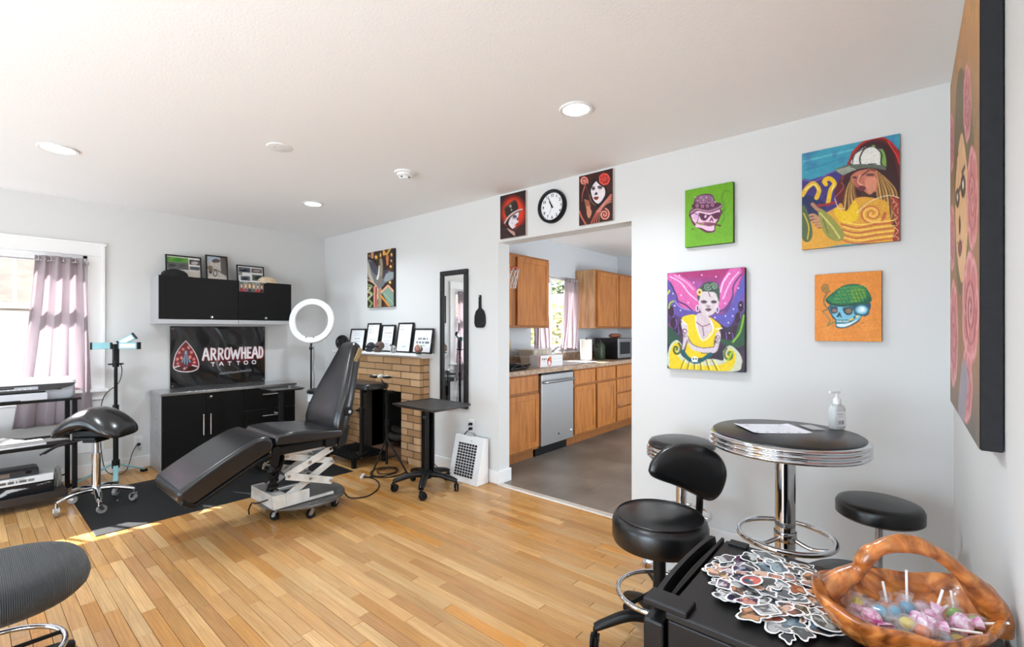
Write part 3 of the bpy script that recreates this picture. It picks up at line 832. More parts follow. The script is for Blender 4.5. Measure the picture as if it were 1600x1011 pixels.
p.spiral(475, 770, 76, 1.9, 24, (226, 124, 104), rot=-80, ry=1.15); p.spiral(475, 770, 84, 1.9, 7, (246, 190, 176), rot=-80, ry=1.15)
for i in range(4): p.line([(585, 470 + 36 * i), (480, 590 + 14 * i), (350 + 20 * i, 740), (270 + 38 * i, 900)], 18, (198 - 16 * i, 92, 78)); p.line([(575, 462 + 36 * i), (470, 584 + 14 * i), (340 + 20 * i, 734)], 5, (236, 170, 156))
p.line([(85, 720), (120, 810), (185, 915)], 26, (190, 96, 80)); p.line([(150, 300), (215, 420), (250, 620)], 10, (110, 56, 44)); p.line([(240, 470), (270, 570), (330, 630)], 12, (130, 104, 84)); p.grain(0.05, 44)
painting('rose_lady_canvas', 'dark red canvas of a skull-faced woman with a red rose, right of the wall clock', 'painting', (XB, 1.6975, 2.06), -90, 0.275, 0.362, 0.02, p, M_EDGE_WH)

# --- green skull ------------------------------------------------------------
p = Paint(92, 112, [(76, 170), (712, 55), (718, 880), (80, 945)], (106, 166, 22))
p.mottle((94, 154, 14), 5, .6, 3)
p.line([(560, 620), (600, 540), (570, 470), (600, 400), (565, 300), (590, 190), (650, 190)], 16, (80, 138, 20)); p.line([(570, 480), (610, 440), (600, 400)], 20, (84, 142, 24))
hat = [(138, 475), (150, 440), (190, 405), (190, 350), (230, 260), (350, 220), (440, 240), (470, 310), (520, 355), (575, 378), (545, 425), (440, 470), (360, 472), (250, 450), (165, 500)]
p.blob([(x + (x - 350) * .04, y + (y - 450) * .04) for x, y in [(170, 470), (165, 560), (215, 650), (280, 685), (370, 735), (465, 720), (480, 640), (525, 560), (535, 430)]], (90, 30, 60))
p.blob([(175, 470), (175, 560), (215, 620), (220, 665), (300, 680), (385, 720), (460, 712), (470, 640), (515, 545), (530, 430), (350, 440)], (226, 186, 208))
p.blob(hat, (98, 48, 86)); p.blob([(225, 330), (240, 265), (350, 235), (430, 255), (455, 310), (480, 340), (330, 350)], (140, 98, 130)); p.line([(195, 385), (330, 400), (470, 375), (530, 370)], 54, (82, 30, 60)); p.line([(160, 470), (240, 425), (370, 455), (480, 430), (560, 385)], 18, (176, 134, 144))
for i in range(26): p.ell(215 + (i * 37) % 260, 265 + (i * 53) % 95, 14, 8, [(200, 160, 180), (90, 40, 70), (180, 140, 160)][i % 3], rot=i * 40)
for x, y in ((240, 380), (308, 388), (375, 385), (440, 372)): p.ell(x, y, 22, 22, (176, 128, 150)); p.ell(x, y, 10, 10, (90, 36, 66))
p.ell(225, 520, 38, 50, (206, 162, 206), soft=.5); p.line([(180, 480), (255, 500), (250, 570), (215, 640)], 8, (80, 26, 56))
p.blob([(265, 480), (300, 482), (400, 505), (420, 500), (530, 470), (520, 545), (475, 565), (430, 515), (400, 530), (350, 582), (300, 570), (275, 530)], (80, 24, 54)); p.ell(350, 525, 14, 22, (226, 186, 208), rot=20)
p.poly([(432, 530), (400, 592), (412, 598), (432, 570), (446, 598), (458, 590)], (84, 26, 56)); p.blob([(225, 600), (300, 610), (345, 600), (470, 615), (470, 640), (400, 662), (340, 640), (250, 630)], (150, 90, 110))
for i in range(9): p.line([(345 + 14 * i, 608), (343 + 14 * i, 652)], 4, (84, 30, 56))
p.line([(300, 640), (360, 640), (470, 626)], 6, (84, 30, 56)); p.line([(235, 615), (300, 640), (320, 620)], 10, (150, 170, 60)); p.line([(475, 635), (545, 652)], 22, (92, 60, 40), smooth=False); p.ell(540, 652, 14, 14, (90, 20, 20)); p.line([(168, 700), (185, 685), (200, 702)], 8, (50, 80, 16)); p.grain(0.05, 40)
painting('green_skull_canvas', 'lime green canvas of a pink skull in a bucket hat', 'painting', (XB, 0.9195, 1.812), -90, 0.281, 0.356, 0.03, p, mat('canvas_edge_green', (58, 88, 18), rough=0.7, noise=(30, 0.2)))

# --- winged lady in yellow -------------------------------------------------------
p = Paint(130, 172, [(34, 100), (692, 45), (708, 958), (34, 934)], (44, 34, 52))
p.put(np.clip((620 - p.Y) / 300, 0, 1), (104, 66, 140)); p.put(np.clip((260 - p.Y) / 140, 0, 1), (160, 44, 106))
p.mottle((190, 100, 170), 7, .5, 9)
p.blob([(34, 120), (110, 105), (250, 190), (300, 300), (310, 420), (230, 420), (150, 380), (110, 300), (60, 220)], (206, 92, 158)); p.blob([(560, 70), (660, 60), (640, 200), (560, 360), (480, 420), (470, 250)], (206, 96, 166))
p.blob([(34, 160), (90, 220), (110, 320), (160, 390), (280, 430), (270, 470), (150, 480), (100, 440), (50, 330)], (92, 76, 152)); p.blob([(690, 100), (700, 230), (640, 420), (560, 560), (460, 500), (420, 460), (540, 440), (610, 300)], (92, 84, 170))
for c, pts in (((240, 180, 214), [(60, 130), (150, 180), (220, 270), (290, 330)]), ((232, 160, 204), [(100, 120), (190, 170), (260, 240)]), ((236, 176, 214), [(640, 90), (570, 180), (510, 320)]), ((244, 206, 226), [(560, 100), (510, 180), (490, 260)]), ((150, 120, 200), [(100, 340), (160, 400), (260, 420)]), ((60, 44, 96), [(60, 180), (110, 280), (130, 340), (190, 370), (250, 420)]), ((64, 50, 110), [(660, 110), (600, 200), (590, 300), (530, 400), (440, 440)])): p.line(pts, 12, c)
for x, y in ((72, 430), (110, 590), (90, 530), (520, 640), (575, 640), (620, 590), (640, 480), (665, 380), (160, 560)): p.ell(x, y, 26, 46, (52, 20, 48)); p.line([(x + 20, y - 30), (x + 26, y + 20), (x + 10, y + 50)], 6, (120, 96, 180))
p.blob([(640, 560), (700, 420), (708, 700), (560, 730), (480, 660), (600, 670)], (40, 76, 50)); p.line([(600, 690), (660, 600), (690, 460)], 16, (130, 180, 50)); p.line([(50, 400), (60, 360), (90, 340)], 14, (150, 180, 50)); p.blob([(34, 560), (120, 620), (150, 700), (60, 720), (34, 680)], (36, 70, 56)); p.line([(38, 280), (56, 250)], 14, (190, 190, 60))
p.blob([(50, 760), (110, 680), (160, 720), (150, 790), (220, 850), (430, 840), (520, 850), (520, 770), (580, 720), (660, 790), (680, 880), (600, 952), (80, 936)], (196, 200, 176))
p.blob([(60, 780), (105, 700), (140, 730), (120, 800), (190, 880), (300, 900), (430, 900), (540, 870), (550, 800), (580, 750), (625, 800), (610, 900), (520, 948), (90, 936), (60, 880)], (226, 196, 22))
p.spiral(115, 760, 42, 1.3, 18, (80, 90, 30), rot=-60, ry=1.4); p.spiral(572, 800, 48, 1.3, 18, (96, 110, 40), rot=-120, ry=1.3, ccw=-1); p.line([(560, 850), (600, 770)], 16, (150, 190, 50))
for x in (150, 210, 270, 330, 400, 470): p.line([(x + (290 - x) * .25, 850), (x, 940)], 9, (130, 104, 10)); p.line([(x + (290 - x) * .25 + 14, 850), (x + 18, 936)], 6, (250, 232, 90))
p.blob([(160, 500), (210, 462), (280, 460), (300, 520), (340, 660), (420, 560), (400, 480), (440, 500), (500, 560), (450, 640), (430, 780), (400, 820), (230, 840), (190, 800), (215, 640)], (226, 194, 20))
p.blob([(280, 470), (330, 440), (390, 470), (430, 560), (345, 672), (300, 590)], (202, 184, 190)); p.line([(282, 470), (290, 560), (345, 680), (432, 590), (400, 490)], 10, (240, 236, 226)); p.line([(340, 560), (352, 640)], 8, (120, 84, 110)); p.line([(285, 520), (340, 556), (400, 535)], 7, (130, 60, 96))
p.blob([(155, 525), (205, 550), (215, 640), (180, 760), (165, 760), (175, 650)], (204, 190, 196)); p.blob([(205, 640), (250, 710), (340, 740), (440, 730), (455, 620), (490, 600), (492, 680), (460, 780), (340, 785), (240, 750)], (206, 192, 200)); p.line([(215, 650), (255, 715), (340, 745), (440, 735)], 6, (70, 50, 66)); p.line([(330, 790), (455, 785), (490, 690)], 6, (80, 60, 70))
for x, y, r_ in ((185, 600, 22), (190, 640, 14), (470, 650, 18), (465, 690, 14), (215, 690, 12)): p.ell(x, y, r_, r_, (120, 84, 106)); p.ell(x + 3, y, r_ * .5, r_ * .5, (220, 210, 216))
p.line([(160, 505), (205, 545)], 10, (244, 240, 220)); p.line([(455, 580), (505, 570)], 10, (244, 240, 220)); p.line([(170, 780), (215, 840), (280, 870), (340, 850), (410, 800)], 34, (18, 84, 92)); p.ell(274, 845, 28, 24, (232, 232, 226)); p.ell(264, 843, 7, 8, (30, 30, 30)); p.ell(286, 843, 7, 8, (30, 30, 30)); p.line([(250, 868), (300, 868)], 8, (230, 230, 226))
p.blob([(300, 300), (330, 250), (440, 250), (478, 320), (466, 400), (420, 455), (370, 462), (320, 420)], (206, 192, 196)); p.blob([(295, 320), (300, 250), (350, 185), (420, 172), (470, 200), (484, 280), (476, 340), (450, 270), (400, 258), (330, 262), (310, 330)], (58, 76, 66)); p.spiral(380, 215, 32, 1.6, 9, (120, 146, 124), rot=30); p.spiral(436, 212, 30, 1.5, 9, (126, 152, 130), rot=200); p.line([(388, 265), (405, 300)], 6, (50, 60, 56))
p.ell(350, 345, 26, 15, (84, 70, 80)); p.ell(434, 345, 24, 14, (84, 70, 80)); p.line([(328, 338), (372, 340)], 6, (30, 24, 30)); p.line([(414, 338), (456, 340)], 6, (30, 24, 30)); p.ell(388, 382, 18, 12, (160, 140, 146)); p.blob([(362, 408), (388, 398), (416, 408), (388, 428)], (96, 72, 84)); p.line([(364, 412), (414, 412)], 4, (40, 30, 36))
p.ell(296, 402, 15, 30, (240, 232, 236)); p.ell(296, 402, 9, 24, (120, 60, 110)); p.ell(465, 412, 15, 30, (240, 232, 236)); p.ell(465, 412, 9, 24, (110, 84, 150)); p.ell(312, 262, 24, 30, (226, 200, 130)); p.ell(312, 262, 10, 12, (120, 80, 40))
for x, y in ((140, 120), (330, 115), (450, 128), (262, 180), (180, 215), (155, 290), (215, 352), (85, 275), (150, 420), (640, 225), (530, 355), (602, 405), (535, 465), (560, 522), (445, 480), (595, 465), (660, 370), (570, 612), (100, 380), (565, 105)): p.ell(x, y, 7, 9, (240, 224, 240), soft=.5)
p.grain(0.05, 60)
painting('winged_lady_canvas', 'canvas of a tattooed woman in a yellow dress with purple wings', 'painting', (XB, 0.943, 1.057), -90, 0.455, 0.605, 0.035, p, M_EDGE_DK)

# --- hooded figure ----------------------------------------------------------
p = Paint(160, 172, [(75, 220), (833, 62), (838, 888), (76, 965)], (60, 150, 174))
p.mottle((110, 190, 206), 5, .6, 2); p.line([(90, 280), (300, 230), (470, 190)], 14, (120, 196, 210), a=.6); p.line([(95, 350), (260, 300), (400, 250)], 14, (44, 130, 158), a=.6)
p.blob([(76, 440), (150, 420), (300, 370), (390, 330), (420, 500), (380, 640), (200, 700), (76, 720)], (64, 50, 120)); p.mottle((60, 70, 140), 14, .35, 8)
p.blob([(76, 560), (200, 560), (260, 640), (180, 760), (76, 760)], (36, 46, 90)); p.line([(90, 425), (180, 430), (290, 370), (370, 340)], 10, (120, 90, 160))
p.blob([(330, 520), (420, 330), (470, 200), (580, 120), (700, 100), (800, 170), (838, 280), (838, 888), (520, 888), (400, 640)], (92, 30, 32)); p.blob([(420, 360), (470, 220), (570, 140), (680, 130), (760, 180), (800, 300), (830, 520), (740, 600), (420, 500)], (58, 26, 28))
p.line([(420, 350), (480, 200), (590, 115), (710, 105), (800, 180), (830, 260)], 16, (176, 34, 34)); p.line([(385, 420), (440, 280), (520, 170)], 10, (150, 40, 40)); p.line([(740, 130), (800, 220), (830, 300)], 10, (220, 60, 50))
hairc = [(176, 132, 72), (120, 78, 36), (206, 166, 96), (88, 54, 30)]
for i in range(13):
    x = 655 + i * 12; p.line([(650 + i * 5, 350 + i * 4), (x, 500), (x + 22, 650), (x - 10 + i * 3, 720)], 13, hairc[i % 4])
for i in range(9): p.line([(470 + i * 3, 400), (450 + i * 8 - 30, 500), (390 + i * 17, 650)], 13, hairc[(i + 1) % 4])
p.blob([(455, 395), (520, 350), (640, 340), (662, 420), (655, 500), (600, 535), (550, 500), (500, 480), (470, 440)], (196, 116, 92)); p.blob([(560, 420), (640, 400), (650, 480), (600, 528)], (216, 140, 112)); p.blob([(500, 400), (540, 390), (520, 450), (545, 460), (500, 480), (478, 440)], (176, 96, 80)); p.ell(485, 402, 18, 9, (84, 50, 50)); p.ell(605, 382, 34, 10, (96, 60, 56)); p.line([(545, 385), (600, 345), (640, 350)], 9, (70, 36, 32)); p.line([(525, 380), (510, 440), (545, 462)], 8, (240, 180, 156)); p.blob([(500, 485), (540, 465), (572, 485), (545, 510), (515, 500)], (110, 50, 56)); p.blob([(540, 505), (600, 535), (640, 510), (600, 600), (545, 590)], (66, 40, 34))
p.blob([(465, 305), (480, 240), (540, 180), (620, 168), (690, 200), (725, 325), (640, 310)], (226, 224, 218)); p.blob([(690, 180), (720, 230), (728, 330), (690, 320), (680, 240)], (120, 160, 76)); p.line([(530, 300), (525, 250), (560, 185), (630, 165), (690, 220), (688, 300), (730, 330)], 11, (40, 40, 38)); p.ell(628, 162, 16, 9, (110, 150, 70)); p.line([(465, 300), (485, 225), (560, 178)], 8, (60, 60, 56))
p.blob([(333, 350), (400, 315), (520, 300), (690, 310), (720, 345), (600, 328), (470, 350), (400, 385)], (96, 104, 92))
for i in range(7): p.line([(345 + i * 15, 345 - i * 4), (395 + i * 16, 380 - i * 6)], 6, (190, 200, 180)); 
p.line([(590, 300), (650, 298)], 7, (60, 60, 60))
p.blob([(76, 800), (180, 720), (330, 640), (380, 600), (420, 660), (500, 560), (640, 560), (740, 600), (770, 760), (838, 820), (838, 890), (400, 920), (76, 965)], (222, 162, 56)); p.mottle((230, 176, 70), 16, .0, 3)
p.blob([(420, 660), (490, 580), (515, 700), (440, 760), (360, 730), (330, 640)], (240, 196, 30)); p.spiral(620, 680, 100, 1.8, 26, (198, 104, 58), rot=0, ry=.8); p.spiral(620, 680, 84, 1.6, 18, (240, 188, 90), rot=40, ry=.8)
for y in (770, 810, 850, 890): p.line([(380, y - 10), (500, y + 20), (650, y - 5), (780, y - 20)], 11, (196, 100, 60)); p.line([(400, y - 28), (520, y - 4), (660, y - 24), (790, y - 40)], 9, (246, 206, 100))
p.blob([(760, 560), (838, 600), (838, 888), (780, 880), (800, 760)], (156, 58, 44)); 
for k in range(12): p.line([(770 + (k * 17) % 60, 560 + k * 26), (790 + (k * 23) % 44, 580 + k * 26), (776 + (k * 31) % 50, 600 + k * 26)], 4, (226, 190, 150))
p.line([(280, 600), (300, 500), (330, 450), (290, 410), (250, 430), (262, 455)], 34, (236, 190, 34)); p.line([(310, 500), (325, 450)], 8, (250, 236, 140)); p.line([(80, 540), (120, 480), (170, 450), (210, 500), (190, 560)], 34, (226, 180, 46)); p.line([(100, 500), (170, 455), (205, 500)], 8, (250, 230, 130))
p.blob([(200, 650), (280, 680), (400, 820), (390, 880), (330, 890), (250, 830)], (150, 148, 70)); p.line([(220, 680), (310, 780), (370, 870)], 14, (206, 200, 110)); p.line([(240, 720), (280, 830)], 8, (100, 104, 50))
for k in range(5): p.line([(125 + k * 18, 700 + k * 20), (170 + k * 14, 690 + k * 22), (210, 720 + k * 16)], 18, (196, 146, 110)); p.line([(125 + k * 18, 712 + k * 20), (180 + k * 12, 704 + k * 22)], 5, (70, 40, 40))
p.line([(160, 610), (200, 650)], 30, (180, 130, 96)); p.blob([(76, 640), (110, 640), (160, 820), (130, 900), (76, 860)], (84, 100, 66)); p.line([(90, 680), (130, 780), (120, 880)], 10, (210, 180, 60)); p.line([(200, 620), (290, 610), (340, 590)], 22, (150, 40, 50)); p.line([(330, 560), (360, 640), (400, 640)], 5, (230, 220, 200)); p.line([(330, 560), (400, 480), (380, 440)], 5, (206, 90, 80)); p.line([(500, 680), (600, 590), (740, 540), (830, 560)], 5, (236, 226, 190)); p.grain(0.05, 70)
painting('hooded_figure_canvas', 'large canvas of a hooded figure in a white cap amid yellow swirls', 'painting', (XB, 0.2345, 1.73), -90, 0.406, 0.517, 0.02, p, mat('canvas_edge_tan', (150, 116, 84), rough=0.8, noise=(20, 0.2)))

# --- orange skull -----------------------------------------------------------
p = Paint(118, 128, [(246, 148), (985, 95), (988, 900), (248, 890)], (226, 138, 48))
p.mottle((236, 152, 62), 5, .7, 1); p.mottle((206, 118, 36), 9, .35, 6)
for k in range(12): p.line([(250, 170 + k * 62), (480, 160 + k * 62 + (k % 3) * 12), (720, 172 + k * 62), (985, 150 + k * 62)], 4, (204, 116, 40), a=.5)
p.spiral(370, 295, 52, 1.7, 22, (146, 110, 52), rot=40, ry=1.05); p.line([(400, 330), (350, 420), (360, 490), (390, 530), (340, 560), (390, 610), (408, 660), (390, 715)], 18, (140, 106, 52)); p.line([(345, 570), (400, 620), (395, 700)], 7, (206, 160, 90))
p.blob([(410, 490), (440, 620), (480, 660), (485, 735), (590, 742), (720, 680), (770, 610), (830, 590), (862, 470), (700, 440)], (24, 76, 100)); p.blob([(420, 500), (445, 600), (490, 655), (495, 725), (585, 730), (700, 670), (740, 640), (760, 600), (690, 580), (640, 500)], (122, 190, 214)); p.blob([(500, 700), (620, 690), (720, 650), (690, 680), (590, 728), (498, 724)], (216, 232, 238))
p.ell(765, 540, 84, 62, (150, 206, 224), soft=.4); p.ell(770, 535, 50, 38, (240, 246, 248), soft=.7); p.line([(680, 580), (720, 590), (770, 605)], 10, (20, 70, 92)); p.line([(850, 470), (840, 580), (790, 610)], 12, (24, 80, 100))
p.blob([(415, 505), (490, 505), (500, 560), (470, 582), (435, 575)], (40, 70, 84)); p.blob([(560, 520), (660, 515), (660, 580), (610, 600), (570, 570)], (44, 66, 76)); p.ell(465, 548, 26, 20, (150, 110, 100)); p.ell(620, 552, 34, 28, (140, 116, 90)); p.line([(412, 500), (660, 505)], 12, (60, 110, 130))
p.poly([(520, 560), (485, 620), (512, 622), (524, 600), (535, 628), (545, 620)], (14, 56, 78)); p.blob([(480, 655), (640, 645), (690, 600), (720, 600), (640, 680), (490, 695)], (40, 110, 124))
for k in range(8): p.poly([(490 + k * 17, 660), (503 + k * 17, 659), (502 + k * 17, 680), (491 + k * 17, 682)], (200, 222, 226))
p.line([(630, 655), (668, 640)], 20, (224, 190, 90)); p.ell(714, 616, 16, 13, (232, 206, 120)); p.line([(395, 712), (470, 672)], 14, (110, 120, 70), smooth=False)
p.blob([(368, 430), (420, 370), (560, 270), (700, 250), (810, 290), (872, 400), (862, 450), (760, 480), (560, 500), (420, 485)], (22, 92, 62)); p.blob([(385, 430), (430, 380), (560, 285), (690, 262), (790, 300), (840, 380), (760, 450), (560, 480), (420, 465)], (28, 120, 72))
p.blob([(650, 300), (760, 300), (820, 370), (760, 430), (660, 440)], (110, 150, 40), a=.7)
for k in range(9): p.line([(440 + k * 45, 290 + abs(k - 5) * 14), (520 + k * 42, 470)], 6, (14, 70, 50)); p.line([(430 + k * 12, 460 - k * 20), (780 + k * 6, 440 - k * 22)], 5, (70, 160, 80) if k % 2 else (150, 180, 60))
p.line([(372, 430), (440, 470), (560, 490), (700, 470)], 12, (12, 60, 46)); p.scrib(755, 795, 685, 10, (110, 70, 30)); p.grain(0.05, 50)
painting('orange_skull_panel', 'orange wood panel of a blue skull in a green flat cap', 'painting', (XB, 0.24, 1.243), -90, 0.278, 0.35, 0.022, p, mat('panel_edge', (134, 82, 38), rough=0.7, noise=(20, 0.2)))

# --- large rose canvas on the near wall -----------------------------------------
p = Paint(70, 190, [(1488, 135), (1535, -118), (1535, 702), (1487, 628)], (150, 110, 78))
p.put(np.clip((260 - p.Y) / 260, 0, 1), (206, 150, 88)); p.mottle((170, 122, 84), 5, .6, 2); p.put(np.clip((p.Y - 560) / 120, 0, 1), (98, 92, 92))
p.blob([(1499, 130), (1512, 120), (1524, 200), (1528, 330), (1514, 430), (1500, 450), (1494, 300)], (112, 96, 62)); p.mottle((140, 126, 84), 16, .4, 4)
p.blob([(1502, 225), (1509, 215), (1517, 300), (1513, 400), (1506, 440), (1498, 390), (1496, 300)], (222, 178, 132)); p.ell(1499.5, 308, 3.4, 15, (60, 50, 48)); p.ell(1508.5, 290, 4, 18, (60, 50, 48)); p.ell(1508.5, 288, 1.6, 7, (210, 200, 190)); p.ell(1499.5, 307, 1.3, 6, (210, 200, 190)); p.ell(1503, 350, 1.6, 14, (70, 50, 46)); p.blob([(1500, 385), (1504, 372), (1507, 385), (1503, 400)], (130, 60, 60)); p.line([(1499, 378), (1508, 376)], 1, (60, 40, 40))
for k in range(10): p.ell(1500 + (k * 7) % 13, 240 + (k * 29) % 60, 1, 4, (90, 66, 50))
for cx, cy, rx, ry in ((1515, 165, 6, 60), (1490.5, 222, 3.2, 45), (1523, 310, 9, 80), (1491, 370, 4, 52), (1520, 480, 13, 90), (1493, 520, 7, 85), (1514, 600, 9, 60)): p.rose(cx, cy, rx, ry, (198, 120, 122), (226, 164, 166), (140, 66, 76))
p.blob([(1508, 560), (1516, 590), (1508, 670), (1500, 640)], (150, 140, 150)); p.grain(0.05, 50)
painting('rose_skull_canvas', 'tall deep-edged canvas of a rose-framed skull face on the near wall', 'painting', (1.915, YN + 0.002, 1.037), 180, 0.95, 1.173, 0.036, p, mat('canvas_edge_black', (26, 27, 32), rough=0.8, noise=(40, 0.3), bump=(500, 0.1)))

# ================================================================== FAR WALL: CABINETS, BANNER, FRAMES
cab = thing('wall_cabinet', 'black and grey metal wall cabinet mounted above the banner', 'cabinet', (1.783, YA, 1.36))
cw2, cd2, ch2 = 0.604, 0.30, 0.45
M_GREYSHEET = mat('grey_sheet_metal', (190, 191, 193), rough=0.4, metal=0.3, noise=(5, 0.06))
B(-cw2, -cd2 + 0.02, 0, cw2, 0, ch2).build('body', M_GREYSHEET, cab, bevel=0.003)
for sx, kx in ((-1, -0.09), (1, 0.33)):
    xa, xb = (-cw2, -0.002) if sx < 0 else (0.002, cw2)
    if sx < 0: xa, xb = -cw2, 0.065 - 0.002
    else: xa, xb = 0.065 + 0.002, cw2
    d = B(xa, -cd2, 0.045, xb, -cd2 + 0.019, ch2).build('door', M_DARKWOOD, cab, bevel=0.002)
    kx = -0.09 if sx < 0 else 0.33
    MB().lathe([(0.001, 0), (0.012, 0.0), (0.014, 0.006), (0.011, 0.012), (0.001, 0.013)], 20, fn=lambda a, b_, c: (a, -c, b_), c=(kx - (0.09 if sx < 0 else 0), -cd2, 0.07)).build('knob', M_CHROME, d, smooth=40)
    B(xa, -cd2 - 0.002, 0.0, xb, -cd2 + 0.019, 0.043).build('bottom_rail', M_GREYSHEET, cab, bevel=0.003)

ban = thing('shop_banner', 'glossy black vinyl banner with red arrowhead emblem reading ARROWHEAD TATTOO', 'banner', (1.7765, YA - 0.002, 0.7275))
p = Paint(296, 196, [(85, 85), (1452, 92), (1452, 868), (85, 940)], (20, 20, 22), ss=2)
p.mottle((36, 38, 44), 5, .5, 2)
# red glow print behind the lettering
for (x, y, rx, ry) in ((640, 470, 120, 110), (860, 470, 160, 110), (1080, 470, 170, 110), (1300, 460, 150, 110), (820, 590, 190, 60), (1120, 580, 240, 50)): p.ell(x, y, rx, ry, (104, 14, 24), soft=.9, a=.7)
arrow = [(310, 290), (400, 395), (460, 500), (490, 600), (480, 640), (440, 620), (400, 625), (460, 655), (470, 680), (420, 705), (310, 715), (200, 700), (150, 675), (140, 630), (150, 560), (180, 450), (240, 360)]
p.blob([(x, y) for x, y in [(310, 290), (400, 395), (460, 500), (488, 600), (475, 670), (410, 706), (310, 714), (205, 700), (145, 660), (140, 600), (170, 470), (235, 365)]], (122, 26, 36))
for k, (x, y) in enumerate(((270, 400), (350, 380), (220, 450), (390, 450), (190, 540), (420, 540), (250, 520), (370, 510), (200, 600), (430, 590))): p.ell(x, y, 34, 28, [(196, 66, 62), (216, 96, 84), (170, 40, 50)][k % 3], rot=k * 35, soft=.5); p.spiral(x, y, 20, 1.4, 6, (236, 180, 170), rot=k * 60)
p.blob([(290, 430), (330, 430), (350, 520), (400, 590), (340, 590), (330, 640), (300, 640), (280, 590), (230, 590), (275, 510)], (76, 84, 104)); p.blob([(296, 440), (310, 420), (326, 440), (318, 480), (300, 480)], (150, 160, 176)); p.lines([[(300, 490), (292, 600)], [(325, 490), (328, 610)], [(275, 530), (260, 580)], [(350, 530), (370, 580)]], 8, (186, 196, 212)); p.line([(310, 500), (312, 630)], 8, (36, 36, 46))
p.blob([(160, 650), (300, 640), (460, 650), (420, 695), (310, 708), (190, 690)], (86, 12, 22)); p.line([(270, 670), (300, 655), (280, 685), (330, 650)], 7, (240, 190, 190)); p.line([(150, 650), (220, 632)], 16, (240, 220, 220)); p.line([(400, 625), (470, 645)], 16, (240, 220, 220)); p.blob([(170, 662), (220, 655), (260, 680), (200, 688)], (24, 8, 10)); p.blob([(370, 650), (440, 655), (420, 685), (350, 680)], (24, 8, 10))
p.line([(310, 290), (400, 395), (460, 500), (490, 605), (476, 672), (410, 706), (310, 716), (205, 702), (142, 664), (138, 600), (168, 470), (235, 365), (310, 290)], 12, (240, 226, 228))
LET = {'A': [[(0, 1), (.45, 0), (.6, 0), (1, 1)], [(.2, .62), (.82, .62)]], 'R': [[(.12, 1), (.12, 0)], [(.12, .04), (.7, .06), (.85, .25), (.65, .48), (.12, .52)], [(.45, .5), (.95, 1)]],
       'O': [[(.5, 0), (.9, .12), (1, .5), (.9, .88), (.5, 1), (.1, .88), (0, .5), (.1, .12), (.5, 0)]], 'W': [[(0, 0), (.26, 1), (.5, .25), (.74, 1), (1, 0)]], 'H': [[(.08, 0), (.08, 1)], [(.92, 0), (.92, 1)], [(.08, .5), (.92, .5)]],
       'E': [[(.1, 0), (.1, 1)], [(.1, .04), (.95, .02)], [(.1, .5), (.75, .5)], [(.1, .96), (.95, .98)]], 'D': [[(.1, 0), (.1, 1)], [(.1, .03), (.65, .06), (.95, .35), (.9, .75), (.6, .96), (.1, .97)]], 'T': [[(0, .04), (1, .04)], [(.5, 0), (.5, 1)]]}
def letters(word, spots, w, col, off=0):
    for ch, (x0, x1, ya, yb) in zip(word, spots):
        for st in LET[ch]: p.line([(x0 + (x1 - x0) * a + off, ya + (yb - ya) * b_ + off) for a, b_ in st], w, col, smooth=(ch in 'ORD' and len(st) > 3))
xs = [(548, 632), (660, 735), (765, 840), (868, 930), (950, 1085), (1108, 1168), (1192, 1243), (1262, 1342), (1362, 1416)]
sp = [(a, b_, 400 - (a - 548) * 0.020, 552 - (a - 548) * 0.028) for a, b_ in xs]
letters('ARROWHEAD', sp, 44, (120, 18, 30), 6); letters('ARROWHEAD', sp, 28, (244, 238, 240))
ts = [(668, 712, 592, 640), (784, 840, 588, 634), (912, 956, 584, 632), (1040, 1080, 580, 626), (1146, 1196, 576, 622), (1262, 1312, 572, 618)]
letters('TATTOO', ts, 13, (238, 236, 238))
g = random.Random(4)
for k in range(14): x = 780 + k * 33 + (10 if k > 8 else 0); p.line([(x, 765 - k * 3), (x + 12, 735 - k * 3 + g.uniform(-8, 8)), (x + 22, 760 - k * 3), (x + 30, 742 - k * 3)], 5, (196, 196, 198), a=.85)
def ban_fn(u, v):
    s_ = u * 7 + v * 3
    return (u, -0.006 - 0.0035 * (1 + math.sin(s_ * 2.1 + math.sin(v * 9) * 1.3)) - 0.003 * math.sin(v * 17 + u * 6) * math.exp(-((u - 0.05) / 0.22) ** 2), v)
sheet('printed_vinyl', p, 0.888, 0.612, ban_fn, M_GLOSSPRINT, ban)
for x in (-0.425, 0.425):
    for z in (0.585, 0.02): MB().tube([(x + 0.008 * math.cos(q * .628), -0.017, z + 0.008 * math.sin(q * .628)) for q in range(10)], 0.002, 6, closed=True).build('eyelet', M_CHROME, ban, smooth=60)

base = thing('base_cabinet', 'long low black workshop cabinet with steel worktop under the banner', 'cabinet', (1.783, YA, 0.0))
bw, bd, bh = 0.604, 0.394, 0.70
B(-bw - 0.006, -bd + 0.02, 0, bw, -0.018, bh).build('body', mat('galvanised_side', (188, 190, 192), rough=0.38, metal=0.5, noise=(7, 0.1)), base, bevel=0.003)
for k in range(5):
    MB().cyl((-bw - 0.0085, -0.25, 0.12 + k * 0.12), (-bw - 0.004, -0.25, 0.12 + k * 0.12), 0.004, n=8).build('rivet', M_BLACKMETAL, base)
o = B(-bw - 0.012, -bd - 0.012, bh - 0.002, bw + 0.012, -0.018, bh + 0.026).build('worktop', mat('stainless_top', (186, 187, 188), rough=0.22, metal=0.9, noise=(12, 0.08), stretch=(1, 6, 1)), base, bevel=0.004)
B(-bw, -bd + 0.02, 0, bw, -bd + 0.03, 0.05).build('plinth', M_GREYSHEET, base)
xs = [-bw, -0.25, 0.09, bw]
